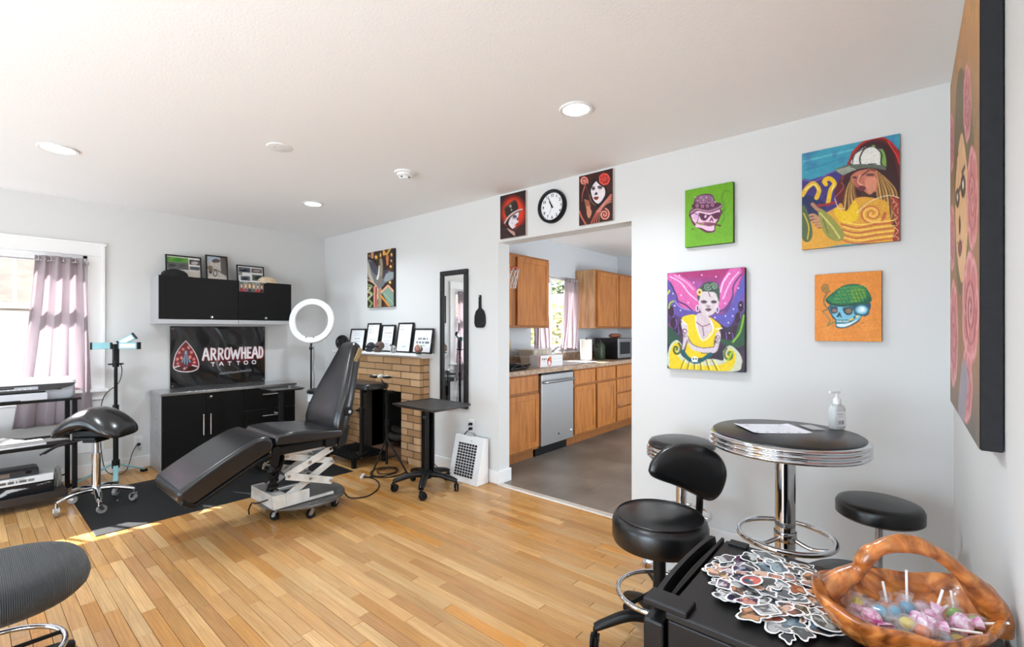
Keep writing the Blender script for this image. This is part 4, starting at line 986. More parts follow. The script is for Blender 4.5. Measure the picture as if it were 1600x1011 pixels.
for i in range(2):
    d = B(xs[i] + 0.002, -bd, 0.035, xs[i + 1] - 0.002, -bd + 0.019, bh - 0.006).build('door', M_DARKWOOD, base, bevel=0.002)
    hx = xs[1] + (-0.03 if i == 0 else 0.03)
    MB().cyl((hx, -bd - 0.028, 0.30), (hx, -bd - 0.028, 0.50), 0.007, n=12).cyl((hx, -bd, 0.325), (hx, -bd - 0.028, 0.325), 0.006, n=10).cyl((hx, -bd, 0.475), (hx, -bd - 0.028, 0.475), 0.006, n=10).build('handle', M_CHROME, d, smooth=40)
MB().lathe([(0.001, 0), (0.011, 0.0), (0.013, 0.004), (0.001, 0.008)], 18, fn=lambda a, b_, c: (a, -c, b_), c=(-0.21, -bd, 0.655)).build('lock', M_CHROME, base, smooth=40)
for za, zb in ((0.475, bh - 0.006), (0.255, 0.471), (0.035, 0.251)):
    d = B(xs[2] + 0.002, -bd, za, xs[3] - 0.002, -bd + 0.019, zb).build('drawer', M_DARKWOOD, base, bevel=0.002)
    z = zb - 0.065; MB().cyl((0.25, -bd - 0.028, z), (0.45, -bd - 0.028, z), 0.007, n=12).cyl((0.27, -bd, z), (0.27, -bd - 0.028, z), 0.006, n=10).cyl((0.43, -bd, z), (0.43, -bd - 0.028, z), 0.006, n=10).build('handle', M_CHROME, d, smooth=40)

# framed photos leaning on top of the wall cabinet
M_FRAME = mat('black_frame', (20, 19, 19), rough=0.4, noise=(20, 0.2))
def photo_frame(name, label, loc, rz, w, h, P, lean=8.0, fw=0.012, cat='picture frame', group=None, m=None, th=0.016):
    t = thing(name, label, cat, loc, rz, group)
    rot = Matrix.Rotation(R(-lean), 3, 'X')
    def tr(mb): mb.v = [tuple(rot @ Vector(q)) for q in mb.v]; return mb
    fm = MB().box(-w / 2, 0, 0, w / 2, th, fw).box(-w / 2, 0, h - fw, w / 2, th, h).box(-w / 2, 0, fw, -w / 2 + fw, th, h - fw).box(w / 2 - fw, 0, fw, w / 2, th, h - fw)
    tr(fm).build('frame', m or M_FRAME, t)
    tr(B(-w / 2 + fw, 0.010, fw, w / 2 - fw, 0.015, h - fw)).build('backing', M_RUBBER, t)
    sheet('print', P, w - 2 * fw, h - 2 * fw, lambda u, v: tuple(rot @ Vector((u, 0.008, v + fw))), M_PRINT, t)
    return t
p = Paint(70, 50, [(165, 115), (530, 145), (545, 350), (160, 330)], (232, 230, 226))
p.poly([(170, 125), (405, 145), (405, 190), (170, 180)], (96, 150, 60)); p.ell(290, 160, 60, 18, (60, 130, 40)); p.poly([(170, 180), (405, 190), (410, 262), (170, 255)], (96, 96, 96)); p.ell(225, 215, 40, 16, (60, 60, 62)); p.ell(335, 220, 45, 18, (80, 78, 78)); p.mottle((70, 70, 72), 22, .3, 4); p.poly([(415, 155), (530, 165), (530, 215), (415, 205)], (70, 60, 60)); p.ell(475, 190, 40, 16, (180, 176, 172)); p.poly([(420, 222), (530, 230), (532, 265), (424, 260)], (88, 90, 92)); p.poly([(160, 265), (540, 275), (545, 350), (160, 332)], (214, 206, 194))
ZT = 1.811
photo_frame('car_photo_frame', 'black framed photo with a green tree scene beside the black cap on the cabinet', (1.424, YA - 0.13, ZT), 0, 0.30, 0.225, p)
p = Paint(50, 64, [(655, 115), (890, 140), (905, 375), (668, 360)], (196, 190, 182))
p.poly([(655, 115), (890, 140), (890, 190), (655, 175)], (176, 190, 206)); p.poly([(820, 130), (890, 140), (900, 330), (830, 300)], (96, 88, 84)); p.ell(770, 170, 50, 20, (86, 76, 70)); p.ell(790, 225, 30, 20, (200, 190, 184)); p.mottle((86, 80, 78), 24, .35, 5); p.ell(700, 240, 34, 22, (120, 104, 90)); p.ell(762, 300, 28, 34, (60, 58, 60)); p.ell(762, 300, 18, 24, (190, 186, 180)); p.ell(705, 280, 22, 26, (70, 66, 66)); p.line([(700, 270), (760, 260), (830, 290)], 14, (120, 106, 80)); p.poly([(668, 330), (905, 345), (905, 375), (668, 362)], (206, 198, 186))
photo_frame('motorcycle_photo_frame', 'tall black framed motorcycle photo, the middle frame on the wall cabinet', (1.713, YA - 0.13, ZT), 0, 0.20, 0.262, p)
p = Paint(60, 46, [(1000, 200), (1300, 225), (1310, 420), (1020, 395)], (236, 235, 233))
for q, c in (([(1015, 215), (1150, 228), (1155, 290), (1018, 280)], (74, 78, 92)), ([(1165, 230), (1290, 242), (1295, 298), (1165, 290)], (96, 88, 86)), ([(1045, 330), (1150, 335), (1155, 392), (1050, 385)], (92, 96, 110)), ([(1175, 312), (1295, 320), (1300, 395), (1180, 385)], (84, 92, 84))): p.poly(q, c); p.mottle((200, 198, 196), 30, .15, len(q))
p.ell(1040, 302, 20, 18, (50, 50, 52)); p.ell(1040, 302, 10, 9, (220, 220, 220)); p.ell(1080, 262, 50, 14, (30, 32, 40)); p.ell(1230, 265, 44, 12, (170, 160, 156)); p.ell(1095, 362, 34, 18, (40, 42, 52)); p.ell(1240, 350, 40, 20, (40, 60, 44))
photo_frame('collage_photo_frame', 'wide black framed four-photo collage beside the cream cap on the cabinet', (2.035, YA - 0.13, ZT), 0, 0.275, 0.19, p)

# strip of portrait photos hanging from the cabinet's top edge
t = thing('portrait_photo_strip', 'strip of six small portraits hanging over the cabinet door edge', 'photo strip', (1.783, YA - 0.302, 1.70))
p = Paint(84, 24, [(0, 0), (420, 0), (420, 110), (0, 110)], (120, 116, 104), ss=2)
for k in range(6):
    x = 35 + k * 70; p.poly([(x - 34, 2), (x + 33, 2), (x + 33, 108), (x - 34, 108)], [(110, 120, 110), (140, 140, 136), (96, 104, 84), (120, 124, 116), (150, 152, 150), (116, 110, 104)][k])
    p.blob([(x - 32, 110), (x - 24, 80), (x, 72), (x + 24, 80), (x + 30, 110)], [(150, 40, 40), (140, 70, 84), (52, 52, 58), (96, 84, 84), (170, 44, 40), (66, 30, 34)][k]); p.ell(x, 46, 20, 28, [(40, 30, 26), (150, 90, 70), (196, 160, 96), (170, 140, 90), (36, 28, 28), (44, 34, 30)][k]); p.ell(x, 50, 14, 20, (226, 180, 152))
sheet('print', p, 0.235, 0.105, lambda u, v: (u + 0.19, -0.003, v), M_PRINT, t)
B(0.0725, -0.0026, 0.0, 0.3075, -0.0005, 0.105).build('backing', M_PAPER, t)
B(0.0725, -0.0026, 0.105, 0.3075, 0.012, 0.1125).build('fold', M_PAPER, t)

def cap(name, label, loc, rz, m, mb_):
    t = thing(name, label, 'cap', loc, rz)
    MB().lathe([(0.001, 0.105), (0.03, 0.10), (0.06, 0.085), (0.085, 0.05), (0.093, 0.0), (0.088, 0.0), (0.08, 0.05), (0.055, 0.08), (0.001, 0.098)], 28, sx=1.12).build('crown', m, t, smooth=60)
    rings = []
    for k in range(9):
        a = R(-62 + 124 * k / 8); rings.append([(1.1 * (0.088 + d) * math.cos(a) + 0.0, (0.088 + d * .85) * math.sin(a), 0.006 + zz - 0.03 * abs(math.sin(a)) ** 2 * (d / 0.07)) for d, zz in ((0, 0.003), (0.03, 0.006), (0.07, 0.0), (0.07, -0.003), (0.03, 0.003), (0, 0.0))])
    MB().loft(rings).build('brim', mb_, t, smooth=60)
    MB().lathe([(0.001, 0.004), (0.008, 0.003), (0.009, 0), (0.001, 0)], 12, c=(0, 0, 0.1035)).build('button', m, t, smooth=60)
    for k in range(6):
        a = R(60 * k + 30); MB().tube([(1.12 * r_ * math.cos(a), r_ * math.sin(a), z + 0.001) for r_, z in ((0.005, 0.105), (0.031, 0.1005), (0.061, 0.0855), (0.086, 0.05), (0.094, 0.004))], 0.0016, 5).build('seam', m, t)
    return t
c = cap('baseball_cap', 'black baseball cap lying on the wall cabinet', (1.32, YA - 0.225, ZT), 10, mat('black_twill', (28, 27, 28), rough=0.8, noise=(30, 0.3)), MATS['black_twill'])
c.scale = (1.12, 0.7, 0.66)
c = cap('cream_cap', 'cream mottled cap lying on the wall cabinet', (2.165, YA - 0.215, ZT), 195, mat('cream_twill', (226, 206, 176), rough=0.85, noise=(18, 0.5), col2=(214, 190, 158)), MATS['cream_twill'])
c.scale = (1.05, 0.7, 0.66)

# mayo stand: tray on an offset post in front of the drawers
t = thing('tray_stand', 'black tray stand on a single post before the cabinet drawers', 'tray stand', (1.96, 4.50, 0.0055))
mb = MB(); w, d, z = 0.15, 0.165, 0.735
mb.loft([[(x, y, zz) for x, y in rrect(2 * a, 2 * b_, 0.02, 3)] for a, b_, zz in ((w - .02, d - .02, z), (w, d, z + 0.018), (w - .006, d - .006, z + 0.018), (w - .026, d - .026, z + 0.004))])
mb.build('tray', mat('tray_steel_dark', (70, 69, 70), rough=0.3, metal=0.7, noise=(10, 0.2)), t, smooth=35)
B(-0.02, 0.01, 0.02, 0.02, 0.05, z).build('post', M_BLACKMETAL, t, bevel=0.004)
MB().cyl((-0.02, 0.03, 0.52), (-0.055, 0.03, 0.52), 0.006, n=10).cyl((-0.052, 0.03, 0.52), (-0.064, 0.03, 0.52), 0.014, n=14).build('clamp_knob', M_CHROME, t, smooth=40)
MB().cyl((0.06, -0.02, z + 0.004), (0.06, -0.02, z + 0.032), 0.012, 0.014, n=14).build('ink_cup_holder', M_CHROME, t, smooth=40)
B(-0.17, -0.02, 0.0, -0.13, 0.25, 0.03).box(0.13, -0.02, 0.0, 0.17, 0.25, 0.03).box(-0.17, 0.01, 0.03, 0.17, 0.05, 0.055).build('foot_frame', M_BLACKMETAL, t, bevel=0.004)

# ================================================================== FLOOR MAT
mm = thing('floor_mat', 'thin black rubber mat on the floor before the cabinet', 'mat', (1.445, 4.45, 0.0))
MB().loft([[(x, y, z) for x, y in rrect(1.79 - i, 1.10 - i, 0.004, 2)] for i, z in ((0, 0.0005), (0, 0.003), (0.006, 0.005))]).build('mat_sheet', mat('mat_rubber', (20, 19, 19), rough=0.6, spec=0.3, noise=(3, 0.25), bump=(120, 0.25)), mm)

# ================================================================== SHARED STOOL PARTS
def caster(parent, x, y, top, r, m_wheel, m_fork, ang=0.0, twin=False):
    ca, sa = math.cos(R(ang)), math.sin(R(ang)); ax = Vector((ca, sa, 0)); ay = Vector((-sa, ca, 0))
    c = Vector((x, y, r)) + ax * r * 0.45
    f = MB().cyl((x, y, top), (x, y, r * 1.75), r * 0.28, n=10)
    w_ = r * 0.5
    for s_ in (-1, 1):
        f.loft([[tuple(Vector((x, y, 0)) + ax * a * r + ay * (s_ * w_ + q) + Vector((0, 0, b_ * r))) for a, b_ in ((-.35, 1.95), (.45, 1.95), (.85, 1.0), (.45, .75), (-.1, 1.1))] for q in (-r * .08, r * .08)])
    o = f.box(x - r * .45, y - r * .45, r * 1.8, x + r * .45, y + r * .45, r * 2.0).build('caster', m_fork, parent, smooth=40)
    wh = MB()
    if twin:
        for s_ in (-1, 1): wh.cyl(c + ay * s_ * r * .16, c + ay * s_ * r * .46, r, r * .92, n=20)
    else: wh.cyl(c - ay * w_ * .72, c + ay * w_ * .72, r, n=20)
    wh.build('wheel', m_wheel, o, smooth=40)
    return o
def star_base(parent, rad, n, rot, hub_r, hub_z, end_z, m, r_wheel, m_wheel, m_fork, arm=0.018, hump=0.0, twin=False):
    for k in range(n):
        a = R(rot + 360 * k / n); c, s_ = math.cos(a), math.sin(a)
        pts = bez([(c * hub_r * .5, s_ * hub_r * .5, hub_z), (c * rad * .45, s_ * rad * .45, hub_z + (end_z - hub_z) * .25 + hump), (c * rad * .85, s_ * rad * .85, end_z + 0.01 + hump * .4), (c * rad, s_ * rad, end_z)], 6)
        N_ = len(pts); MB().tube(pts, [arm * (1.25 - 0.5 * i / (N_ - 1)) for i in range(N_)], 12, flat=0.75).build('base_arm', m, parent, smooth=50)
        caster(parent, c * rad, s_ * rad, end_z, r_wheel, m_wheel, m_fork, rot + 360 * k / n + 70 + 37 * k, twin)
    MB().lathe([(0.001, hub_z - 0.03), (hub_r, hub_z - 0.03), (hub_r * 1.05, hub_z), (hub_r, hub_z + 0.03), (0.001, hub_z + 0.035)], 24).build('base_hub', m, parent, smooth=40)
M_CASTCLEAR = mat('clear_caster_wheel', (150, 146, 144), rough=0.25, noise=(20, 0.2))

# ================================================================== SADDLE STOOL
st = thing('saddle_stool', 'saddle-shaped black vinyl stool on a five-wheeled chrome base', 'stool', (0.65, 4.58, 0.0055))
star_base(st, 0.225, 5, 194, 0.028, 0.125, 0.088, M_CHROME, 0.029, M_CASTCLEAR, M_CHROME, arm=0.021, hump=0.01)
MB().cyl((0, 0, 0.10), (0, 0, 0.385), 0.026, n=24).build('column', M_CHROME, st, smooth=40)
MB().cyl((0, 0, 0.38), (0, 0, 0.50), 0.015, n=20).build('gas_lift', M_ALU, st, smooth=40)
va_ = 49.0     # the seat is turned broadside to the room
def turned(pts, deg):
    c, s_ = math.cos(R(deg)), math.sin(R(deg)); return [(x * c - y * s_, x * s_ + y * c, z) for x, y, z in pts]
rings = []
for j in range(1, 28):           # a thick cushion bent over a cylinder, ends rounded
    ph = -math.pi / 2 + math.pi * j / 28; cx_ = math.copysign(abs(math.sin(ph)) ** .62, ph) * .205; rr_ = abs(math.cos(ph)) ** .42; ring = []
    for k in range(24):
        a = 2 * math.pi * k / 24; c, s_ = math.cos(a), math.sin(a)
        y = math.copysign(abs(c) ** .75, c) * .165 * rr_ * (1 - .10 * math.exp(-(cx_ / .09) ** 2) * (1 if c < 0 else 0)); z = math.copysign(abs(s_) ** .8, s_) * .062 * rr_
        if s_ < 0: z *= 1.15
        z += -.30 * y * y / .165 - 2.7 * cx_ ** 2 + (.012 if c > 0 else 0) * abs(c)
        ring.append((cx_ - z * cx_ * 1.1, y, .668 + z))
    rings.append(turned(ring, -va_))
MB().loft(rings).build('seat', mat('glossy_black_vinyl', (26, 24, 25), rough=0.24, noise=(6, 0.3), bump=(160, 0.05), spec=0.7), st, smooth=70)
mb = MB().box(-0.075, -0.10, 0.50, 0.075, 0.10, 0.520).box(-0.05, -0.06, 0.475, 0.05, 0.06, 0.50).box(-0.13, -0.05, 0.515, 0.13, 0.05, 0.56)
mb.v = turned(mb.v, -va_); mb.build('tilt_mechanism', M_BLACKMETAL, st, bevel=0.004)
for a in (0, 0.03): MB().tube(turned(bez([(-0.03, -0.06 - a, 0.505), (-0.14, -0.13 - a, 0.475), (-0.215, -0.17 - a, 0.425)]), -va_), [0.009] * 9 + [0.006] * 8, 8).build('lever', M_BLACKPLASTIC, st, smooth=50)

# ================================================================== SHELF CART BY THE WINDOW
sh = thing('shelf_cart', 'black metal three-tier shelf cart under the far window', 'shelf', (0.20, 5.09, 0.0))
sx0, sx1, sy0, sy1 = -0.62, 0.385, -0.20, 0.21
for x in (sx0, sx1 - 0.03):
    for y in (sy0, sy1 - 0.03): B(x, y, 0, x + 0.03, y + 0.03, 0.766).build('post', M_BLACKMETAL, sh, bevel=0.003)
B(sx0 - 0.01, sy0 - 0.02, 0.766, sx1 + 0.02, sy1 + 0.01, 0.782).build('top_shelf', M_BLACKMETAL, sh, bevel=0.003)
B(sx0, sy0 - 0.02, 0.425, sx1 - 0.03, sy1, 0.45).build('middle_shelf', M_BLACKMETAL, sh, bevel=0.003)
o = B(sx0, sy0 - 0.06, 0.07, sx1 - 0.06, sy1, 0.09).build('bottom_shelf', mat('dark_wood_shelf', (52, 44, 40), rough=0.5, noise=(6, 0.3)), sh, bevel=0.003)
B(sx0, sy0 - 0.068, 0.055, sx1 - 0.06, sy0 - 0.06, 0.11).build('front_lip', MATS['dark_wood_shelf'], sh, bevel=0.002)
MB().cyl((sx1 - 0.015, sy1 - 0.02, 0.12), (sx1 - 0.2, sy1 - 0.02, 0.09), 0.006, n=8).build('brace', M_BLACKMETAL, sh)

pr = thing('printer', 'white and grey all-in-one printer with charcoal front band on the cart', 'printer', (0.20, 5.07, 0.7825))
M_PGREY = mat('printer_silver', (176, 180, 188), rough=0.35, noise=(5, 0.05))
pw, pd = 0.375, 0.34
MB().loft([[(x, y, z) for x, y in rrect(2 * pw - i, pd - i * .5, 0.03, 4)] for i, z in ((0.03, 0.0), (0.0, 0.02), (0.0, 0.10), (0.01, 0.115))]).build('body', M_PGREY, pr, smooth=40)
MB().loft([[(x, y, z) for x, y in rrect(2 * pw + .01 - i, pd + .01 - i, 0.035, 4)] for i, z in ((0.0, 0.116), (0.0, 0.137), (0.015, 0.147))]).build('scanner_lid', M_WHITE, pr, smooth=40)
prof = [(-pw - .004, 0.118), (-pw + 0.02, 0.088), (-pw + 0.12, 0.070), (0, 0.066), (pw - 0.10, 0.074), (pw - 0.02, 0.094), (pw + .004, 0.118)]
MB().prism(prof, -pd / 2 - 0.012, -pd / 2 + 0.02, 'y').build('front_band', mat('charcoal_plastic', (62, 62, 64), rough=0.3, noise=(8, 0.1)), pr, bevel=0.004)
B(-0.07, -pd / 2 - 0.0145, 0.082, 0.17, -pd / 2 - 0.011, 0.104).build('control_panel', M_PGREY, pr, bevel=0.001)
for k in range(5): MB().cyl((0.02 + k * .028, -pd / 2 - 0.0165, 0.088), (0.02 + k * .028, -pd / 2 - 0.014, 0.088), 0.004, n=10).build('button', M_WHITE, pr)
B(-0.03, -pd / 2 - 0.016, 0.094, 0.05, -pd / 2 - 0.014, 0.103).build('display', M_BLACKPLASTIC, pr)
B(-0.22, -pd / 2 - 0.035, 0.004, 0.22, -pd / 2 + 0.02, 0.056).build('paper_tray', mat('printer_tray', (196, 199, 206), rough=0.35, noise=(5, 0.05)), pr, bevel=0.006)
B(-0.23, -pd / 2 - 0.002, 0.055, 0.21, -pd / 2 + 0.02, 0.068).build('output_slot', M_BLACKPLASTIC, pr)
B(-0.06, -pd / 2 - 0.042, -0.001, 0.08, -pd / 2 - 0.03, 0.012).build('tray_pull', M_BLACKPLASTIC, pr, bevel=0.002)
B(0.27, -pd / 2 - 0.003, 0.07, 0.295, -pd / 2 + 0.01, 0.082).build('card_slot', M_BLACKPLASTIC, pr)

def book(name, label, loc, rz, w, d, h, m, m_page=None, cat='magazine', group=None, P=None):
    t = thing(name, label, cat, loc, rz, group)
    B(-w / 2, -d / 2, 0, w / 2, d / 2, h * .14).box(-w / 2, -d / 2, h * .86, w / 2, d / 2, h).box(-w / 2, d / 2 - h * .2, 0, w / 2, d / 2, h).build('cover', m, t)
    B(-w / 2 + .003, -d / 2 + .003, h * .14, w / 2 - .003, d / 2 - h * .25, h * .86).build('pages', m_page or M_PAPER, t)
    return t
book('magazine', 'pale printed magazine lying on the cart middle shelf', (0.16, 4.98, 0.4505), 4, 0.50, 0.20, 0.016, mat('pale_print', (206, 202, 198), rough=0.4, noise=(25, 0.35)))
t = thing('folded_bag', 'crumpled silvery plastic bag on the cart middle shelf', 'plastic bag', (0.02, 5.14, 0.4505), 0)
g = random.Random(3); nx, ny = 24, 10
vs = []
for j in range(ny + 1):
    for i in range(nx + 1):
        u, v = i / nx, j / ny; e = min(1, 6 * u * (1 - u)) * min(1, 5 * v * (1 - v)); vs.append((u * 0.66 - .36, v * 0.16, 0.004 + e * (0.022 + g.uniform(0, 0.022))))
MB().add(vs, [(j * (nx + 1) + i, j * (nx + 1) + i + 1, (j + 1) * (nx + 1) + i + 1, (j + 1) * (nx + 1) + i) for j in range(ny) for i in range(nx)]).build('bag_film', mat('silver_film', (206, 206, 208), rough=0.25, metal=0.4, noise=(14, 0.4)), t, smooth=30)
# boxes on the bottom shelf
bx = thing('flat_carton', 'flat black carton with white peak and teal print on the cart bottom shelf', 'box', (0.205, 5.02, 0.0905))
B(-0.25, -0.10, 0, 0.25, 0.10, 0.085).build('carton', M_DARKWOOD, bx, bevel=0.002)
p = Paint(80, 16, [(0, 0), (400, 0), (400, 80), (0, 80)], (22, 22, 24))
p.poly([(70, 30), (150, 14), (140, 36), (112, 58)], (96, 170, 176)); p.poly([(150, 74), (205, 20), (225, 18), (300, 30), (225, 40), (190, 60)], (206, 206, 206)); p.poly([(205, 45), (240, 40), (250, 52), (215, 58)], (30, 30, 32)); p.line([(330, 20), (390, 10)], 4, (190, 190, 190))
sheet('print', p, 0.49, 0.078, lambda u, v: (u, -0.101, v + .003), M_PRINT, bx)
bx = thing('white_carton', 'slim white carton with black lettering stacked on the black carton', 'box', (0.235, 5.02, 0.1765))
B(-0.22, -0.10, 0, 0.22, 0.10, 0.048).build('carton', M_WHITE, bx, bevel=0.002)
p = Paint(110, 12, [(0, 0), (520, 0), (520, 48), (0, 48)], (236, 236, 236))
p.scrib(150, 400, 24, 18, (40, 40, 40), seed=5, gap=.25); p.scrib(250, 340, 8, 6, (90, 90, 90), seed=6); p.scrib(20, 120, 34, 4, (150, 150, 150), seed=2)
sheet('print', p, 0.435, 0.044, lambda u, v: (u, -0.101, v + .002), M_PRINT, bx)
bx = thing('grey_case', 'grey and black equipment case on top of the stacked cartons', 'case', (0.15, 5.03, 0.225))
MB().loft([[(x, y, z) for x, y in rrect(0.46 - i, 0.17 - i, 0.02, 3)] for i, z in ((.01, 0), (0, .008), (0, .045), (.02, .055))]).build('shell', mat('case_grey', (70, 72, 76), rough=0.4, noise=(12, 0.4)), bx, smooth=40)
B(-0.10, -0.088, 0.012, 0.08, -0.083, 0.04).build('label_plate', mat('case_bronze', (130, 112, 100), rough=0.4, noise=(12, 0.2)), bx)
for x in (-0.19, 0.16): B(x, -0.090, 0.02, x + .03, -0.084, 0.042).build('latch', M_BLACKMETAL, bx)
t = thing('crinkled_wrap', 'crinkled clear plastic wrap by the cartons on the cart', 'plastic wrap', (0.49, 5.06, 0.0905))
g = random.Random(9); mb = MB()
mb.lathe([(0.001, 0.0), (0.032, 0.0), (0.036, 0.05), (0.032, 0.10), (0.024, 0.135), (0.001, 0.15)], 14, sx=.7, fn=lambda a, b_, c: (a + g.uniform(-.006, .006), b_ + g.uniform(-.012, .012), c + (g.uniform(-.008, .008) if c > 0 else 0))).build('wrap', mat('crinkle_film', (214, 212, 206), rough=0.2, noise=(20, 0.4), alpha=0.75), t, smooth=10)

# ================================================================== WORK LIGHT ON A TRIPOD
wl = thing('work_light_stand', 'three-armed teal work light on a black tripod by the window', 'work light', (0.877, 5.274, 0.0))
M_TEAL = mat('teal_paint', (140, 190, 196), rough=0.4, noise=(6, 0.1))
MB().cyl((0, 0, 0.12), (0, 0, 0.62), 0.019, n=16).build('lower_tube', M_BLACKMETAL, wl, smooth=40)
MB().cyl((0, 0, 0.60), (0, 0, 1.02), 0.013, n=16).build('upper_tube', M_BLACKMETAL, wl, smooth=40)
MB().cyl((0, 0, 0.10), (0, 0, 0.17), 0.028, n=16).cyl((0, 0, 0.60), (0, 0, 0.65), 0.023, n=16).build('collar', M_BLACKPLASTIC, wl, smooth=40)
for a, L in ((-100, 0.20), (25, 0.24), (172, 0.27)):
    c, s_ = math.cos(R(a)), math.sin(R(a))
    MB().obox((c * L * .55, s_ * L * .55, 0.075), (L, 0.035, 0.014), Matrix.Rotation(R(a), 3, 'Z') @ Matrix.Rotation(R(26), 3, 'Y')).build('leg', M_TEAL, wl, bevel=0.004)
    MB().obox((c * L * 1.0, s_ * L * 1.0, 0.012), (0.045, 0.038, 0.022), Matrix.Rotation(R(a), 3, 'Z')).build('foot', M_RUBBER, wl, bevel=0.004)
B(-0.022, -0.022, 1.03, 0.022, 0.022, 1.18).build('head_post', M_BLACKPLASTIC, wl, bevel=0.006)
MB().tube([(0.05 * math.cos(q * .3307), 0.05 * math.sin(q * .3307), 1.005) for q in range(19)], 0.006, 6, closed=True).cyl((0, 0, 0.98), (0, 0, 1.05), 0.024, n=14).build('cord_hook', M_BLACKPLASTIC, wl, smooth=40)
M_LEDP = mat('frosted_led_panel', (232, 226, 216), rough=0.3, noise=(10, 0.05))
rdir = Vector((rgt[0], rgt[1], 0)); fdir = Vector((fwd[0], fwd[1], 0))
for tip, face in (((rdir * 0.20 + Vector((0, 0, 0.0))), None), ((-rdir * 0.125 + Vector((0, 0, 0.0)) - fdir * 0.10), None), ((rdir * 0.115 + Vector((0, 0, 0.085)) + fdir * 0.06), None)):
    d = tip.normalized(); s_ = d * 0.03; L = tip.length - .03
    up = Vector((0, 0, 1)); n_ = d.cross(up).normalized(); u2 = n_.cross(d)
    rot = Matrix((d, n_, u2)).transposed()
    c0 = Vector((0, 0, 1.165)) + s_ + d * L / 2
    o = MB().obox(c0, (L, 0.030, 0.055), rot).build('light_arm', M_TEAL, wl, bevel=0.004)
    MB().obox(c0 - n_ * -0.0155, (L * .78, 0.003, 0.034), rot).build('led_panel', M_LEDP, o)
    MB().obox(c0 + d * L / 2, (0.014, 0.036, 0.062), rot).build('end_cap', M_BLACKPLASTIC, o, bevel=0.003)
    MB().obox(c0 - d * L / 2, (0.016, 0.034, 0.058), rot).build('hinge', M_BLACKPLASTIC, o, bevel=0.003)
def cord(name, label, pts, r=0.0035, m=None, cat='cord', n=7):
    o = MB().tube(bez(pts, n), r, 6).build(name, m or M_BLACKPLASTIC, None, smooth=60)
    return tag(o, label, cat)
cord('lamp_cord', 'thin black lamp cord looping from the work light to the wall outlet', [(0.905, 5.24, 1.00), (0.915, 5.255, 0.94), (0.885, 5.22, 0.84), (0.80, 5.30, 0.72), (0.79, 5.40, 0.45), (0.82, 5.42, 0.10), (0.89, 5.40, 0.012), (0.98, 5.45, 0.02), (1.03, 5.50, 0.15), (1.06, 5.525, 0.205), (1.076, 5.535, 0.225)])

# wall plates
def wall_plate(name, label, loc, rz, kind, n=1, m=M_WHITE):
    t = thing(name, label, 'outlet' if kind == 'o' else 'wall plate', loc, rz)
    w = 0.07 + 0.046 * (n - 1)
    B(-w / 2, -0.005, -0.057, w / 2, 0, 0.057).build('plate', m, t, bevel=0.002)
    for k in range(n):
        x = (k - (n - 1) / 2) * 0.046
        if kind == 'o':
            for z in (-0.021, 0.021):
                r_ = MB().lathe([(0.001, 0), (0.0165, 0), (0.0155, 0.002), (0.001, 0.002)], 20, fn=lambda a, b_, c: (a, -c, b_), c=(x, -0.005, z)).build('receptacle', m, t, smooth=30)
                B(x - 0.007, -0.0078, z - 0.004, x - 0.005, -0.0065, z + 0.006).box(x + 0.005, -0.0078, z - 0.004, x + 0.007, -0.0065, z + 0.006).build('slots', M_BLACKPLASTIC, r_)
        elif kind == 's':
            B(x - 0.005, -0.015, -0.004, x + 0.005, -0.004, 0.012).build('toggle', m, t, bevel=0.001)
        MB().cyl((x, -0.0062, 0.0), (x, -0.004, 0.0), 0.003, n=8).build('screw', M_ALU, t)
    return t
wall_plate('wall_outlet', 'white duplex outlet low on the wall beside the black base cabinet', (1.086, YA, 0.248), 0, 'o')
wall_plate('blank_wall_plate', 'wide white blank plate low on the wall behind the saddle stool', (0.70, YA, 0.275), 0, 'b', 2)
wall_plate('cable_wall_plate', 'narrow almond wall plate behind the work light post', (0.875, YA, 0.285), 0, 'b', 1, mat('almond_plastic', (206, 202, 188), rough=0.4, noise=(5, 0.03)))
pl = thing('power_plug', 'black plug in the outlet beside the base cabinet', 'plug', (1.086, YA - 0.0072, 0.227)); B(-0.012, -0.028, -0.011, 0.012, 0, 0.011).build('plug_body', M_BLACKPLASTIC, pl, bevel=0.003); MB().cyl((0, -0.026, -0.004), (-0.012, -0.036, -0.012), 0.005, n=8).build('strain_relief', M_BLACKPLASTIC, pl)

# ================================================================== TATTOO CHAIR
tc_ = thing('tattoo_chair', 'black vinyl reclining tattoo chair on a scissor lift with wheeled disc', 'chair', (1.62, 3.385, 0.0))
OX, OY = 1.62, 3.385
def pad(name, prof, y0, y1, bev=0.03, m=M_LEATHER2, crown=0.0):
    mb = MB().prism([(x - OX, z) for x, z in prof], y0 - OY, y1 - OY, 'y')
    o = mb.build(name, m, tc_, bevel=bev, seg=4)
    return o
pad('leg_pad', [(0.785, .385), (0.88, .445), (1.00, .515), (1.11, .572), (1.20, .610), (1.26, .622), (1.305, .606), (1.318, .56), (1.305, .515), (1.22, .472), (1.08, .398), (0.95, .330), (0.87, .288), (0.825, .292), (0.79, .335)], 3.125, 3.625, 0.028)
MB().prism([(x - OX, z) for x, z in [(0.80, .315), (0.86, .278), (0.95, .32), (1.08, .388), (1.22, .462), (1.30, .50), (1.29, .51), (1.2, .475), (0.87, .30), (0.81, .34)]], 3.115 - OY, 3.635 - OY, 'y').build('leg_pad_base', M_BLACKPLASTIC, tc_, bevel=0.006)
pad('seat_pad', [(1.318, .600), (1.34, .618), (1.45, .622), (1.62, .606), (1.78, .590), (1.80, .570), (1.795, .525), (1.62, .530), (1.45, .542), (1.335, .545), (1.318, .56)], 3.12, 3.63, 0.024)
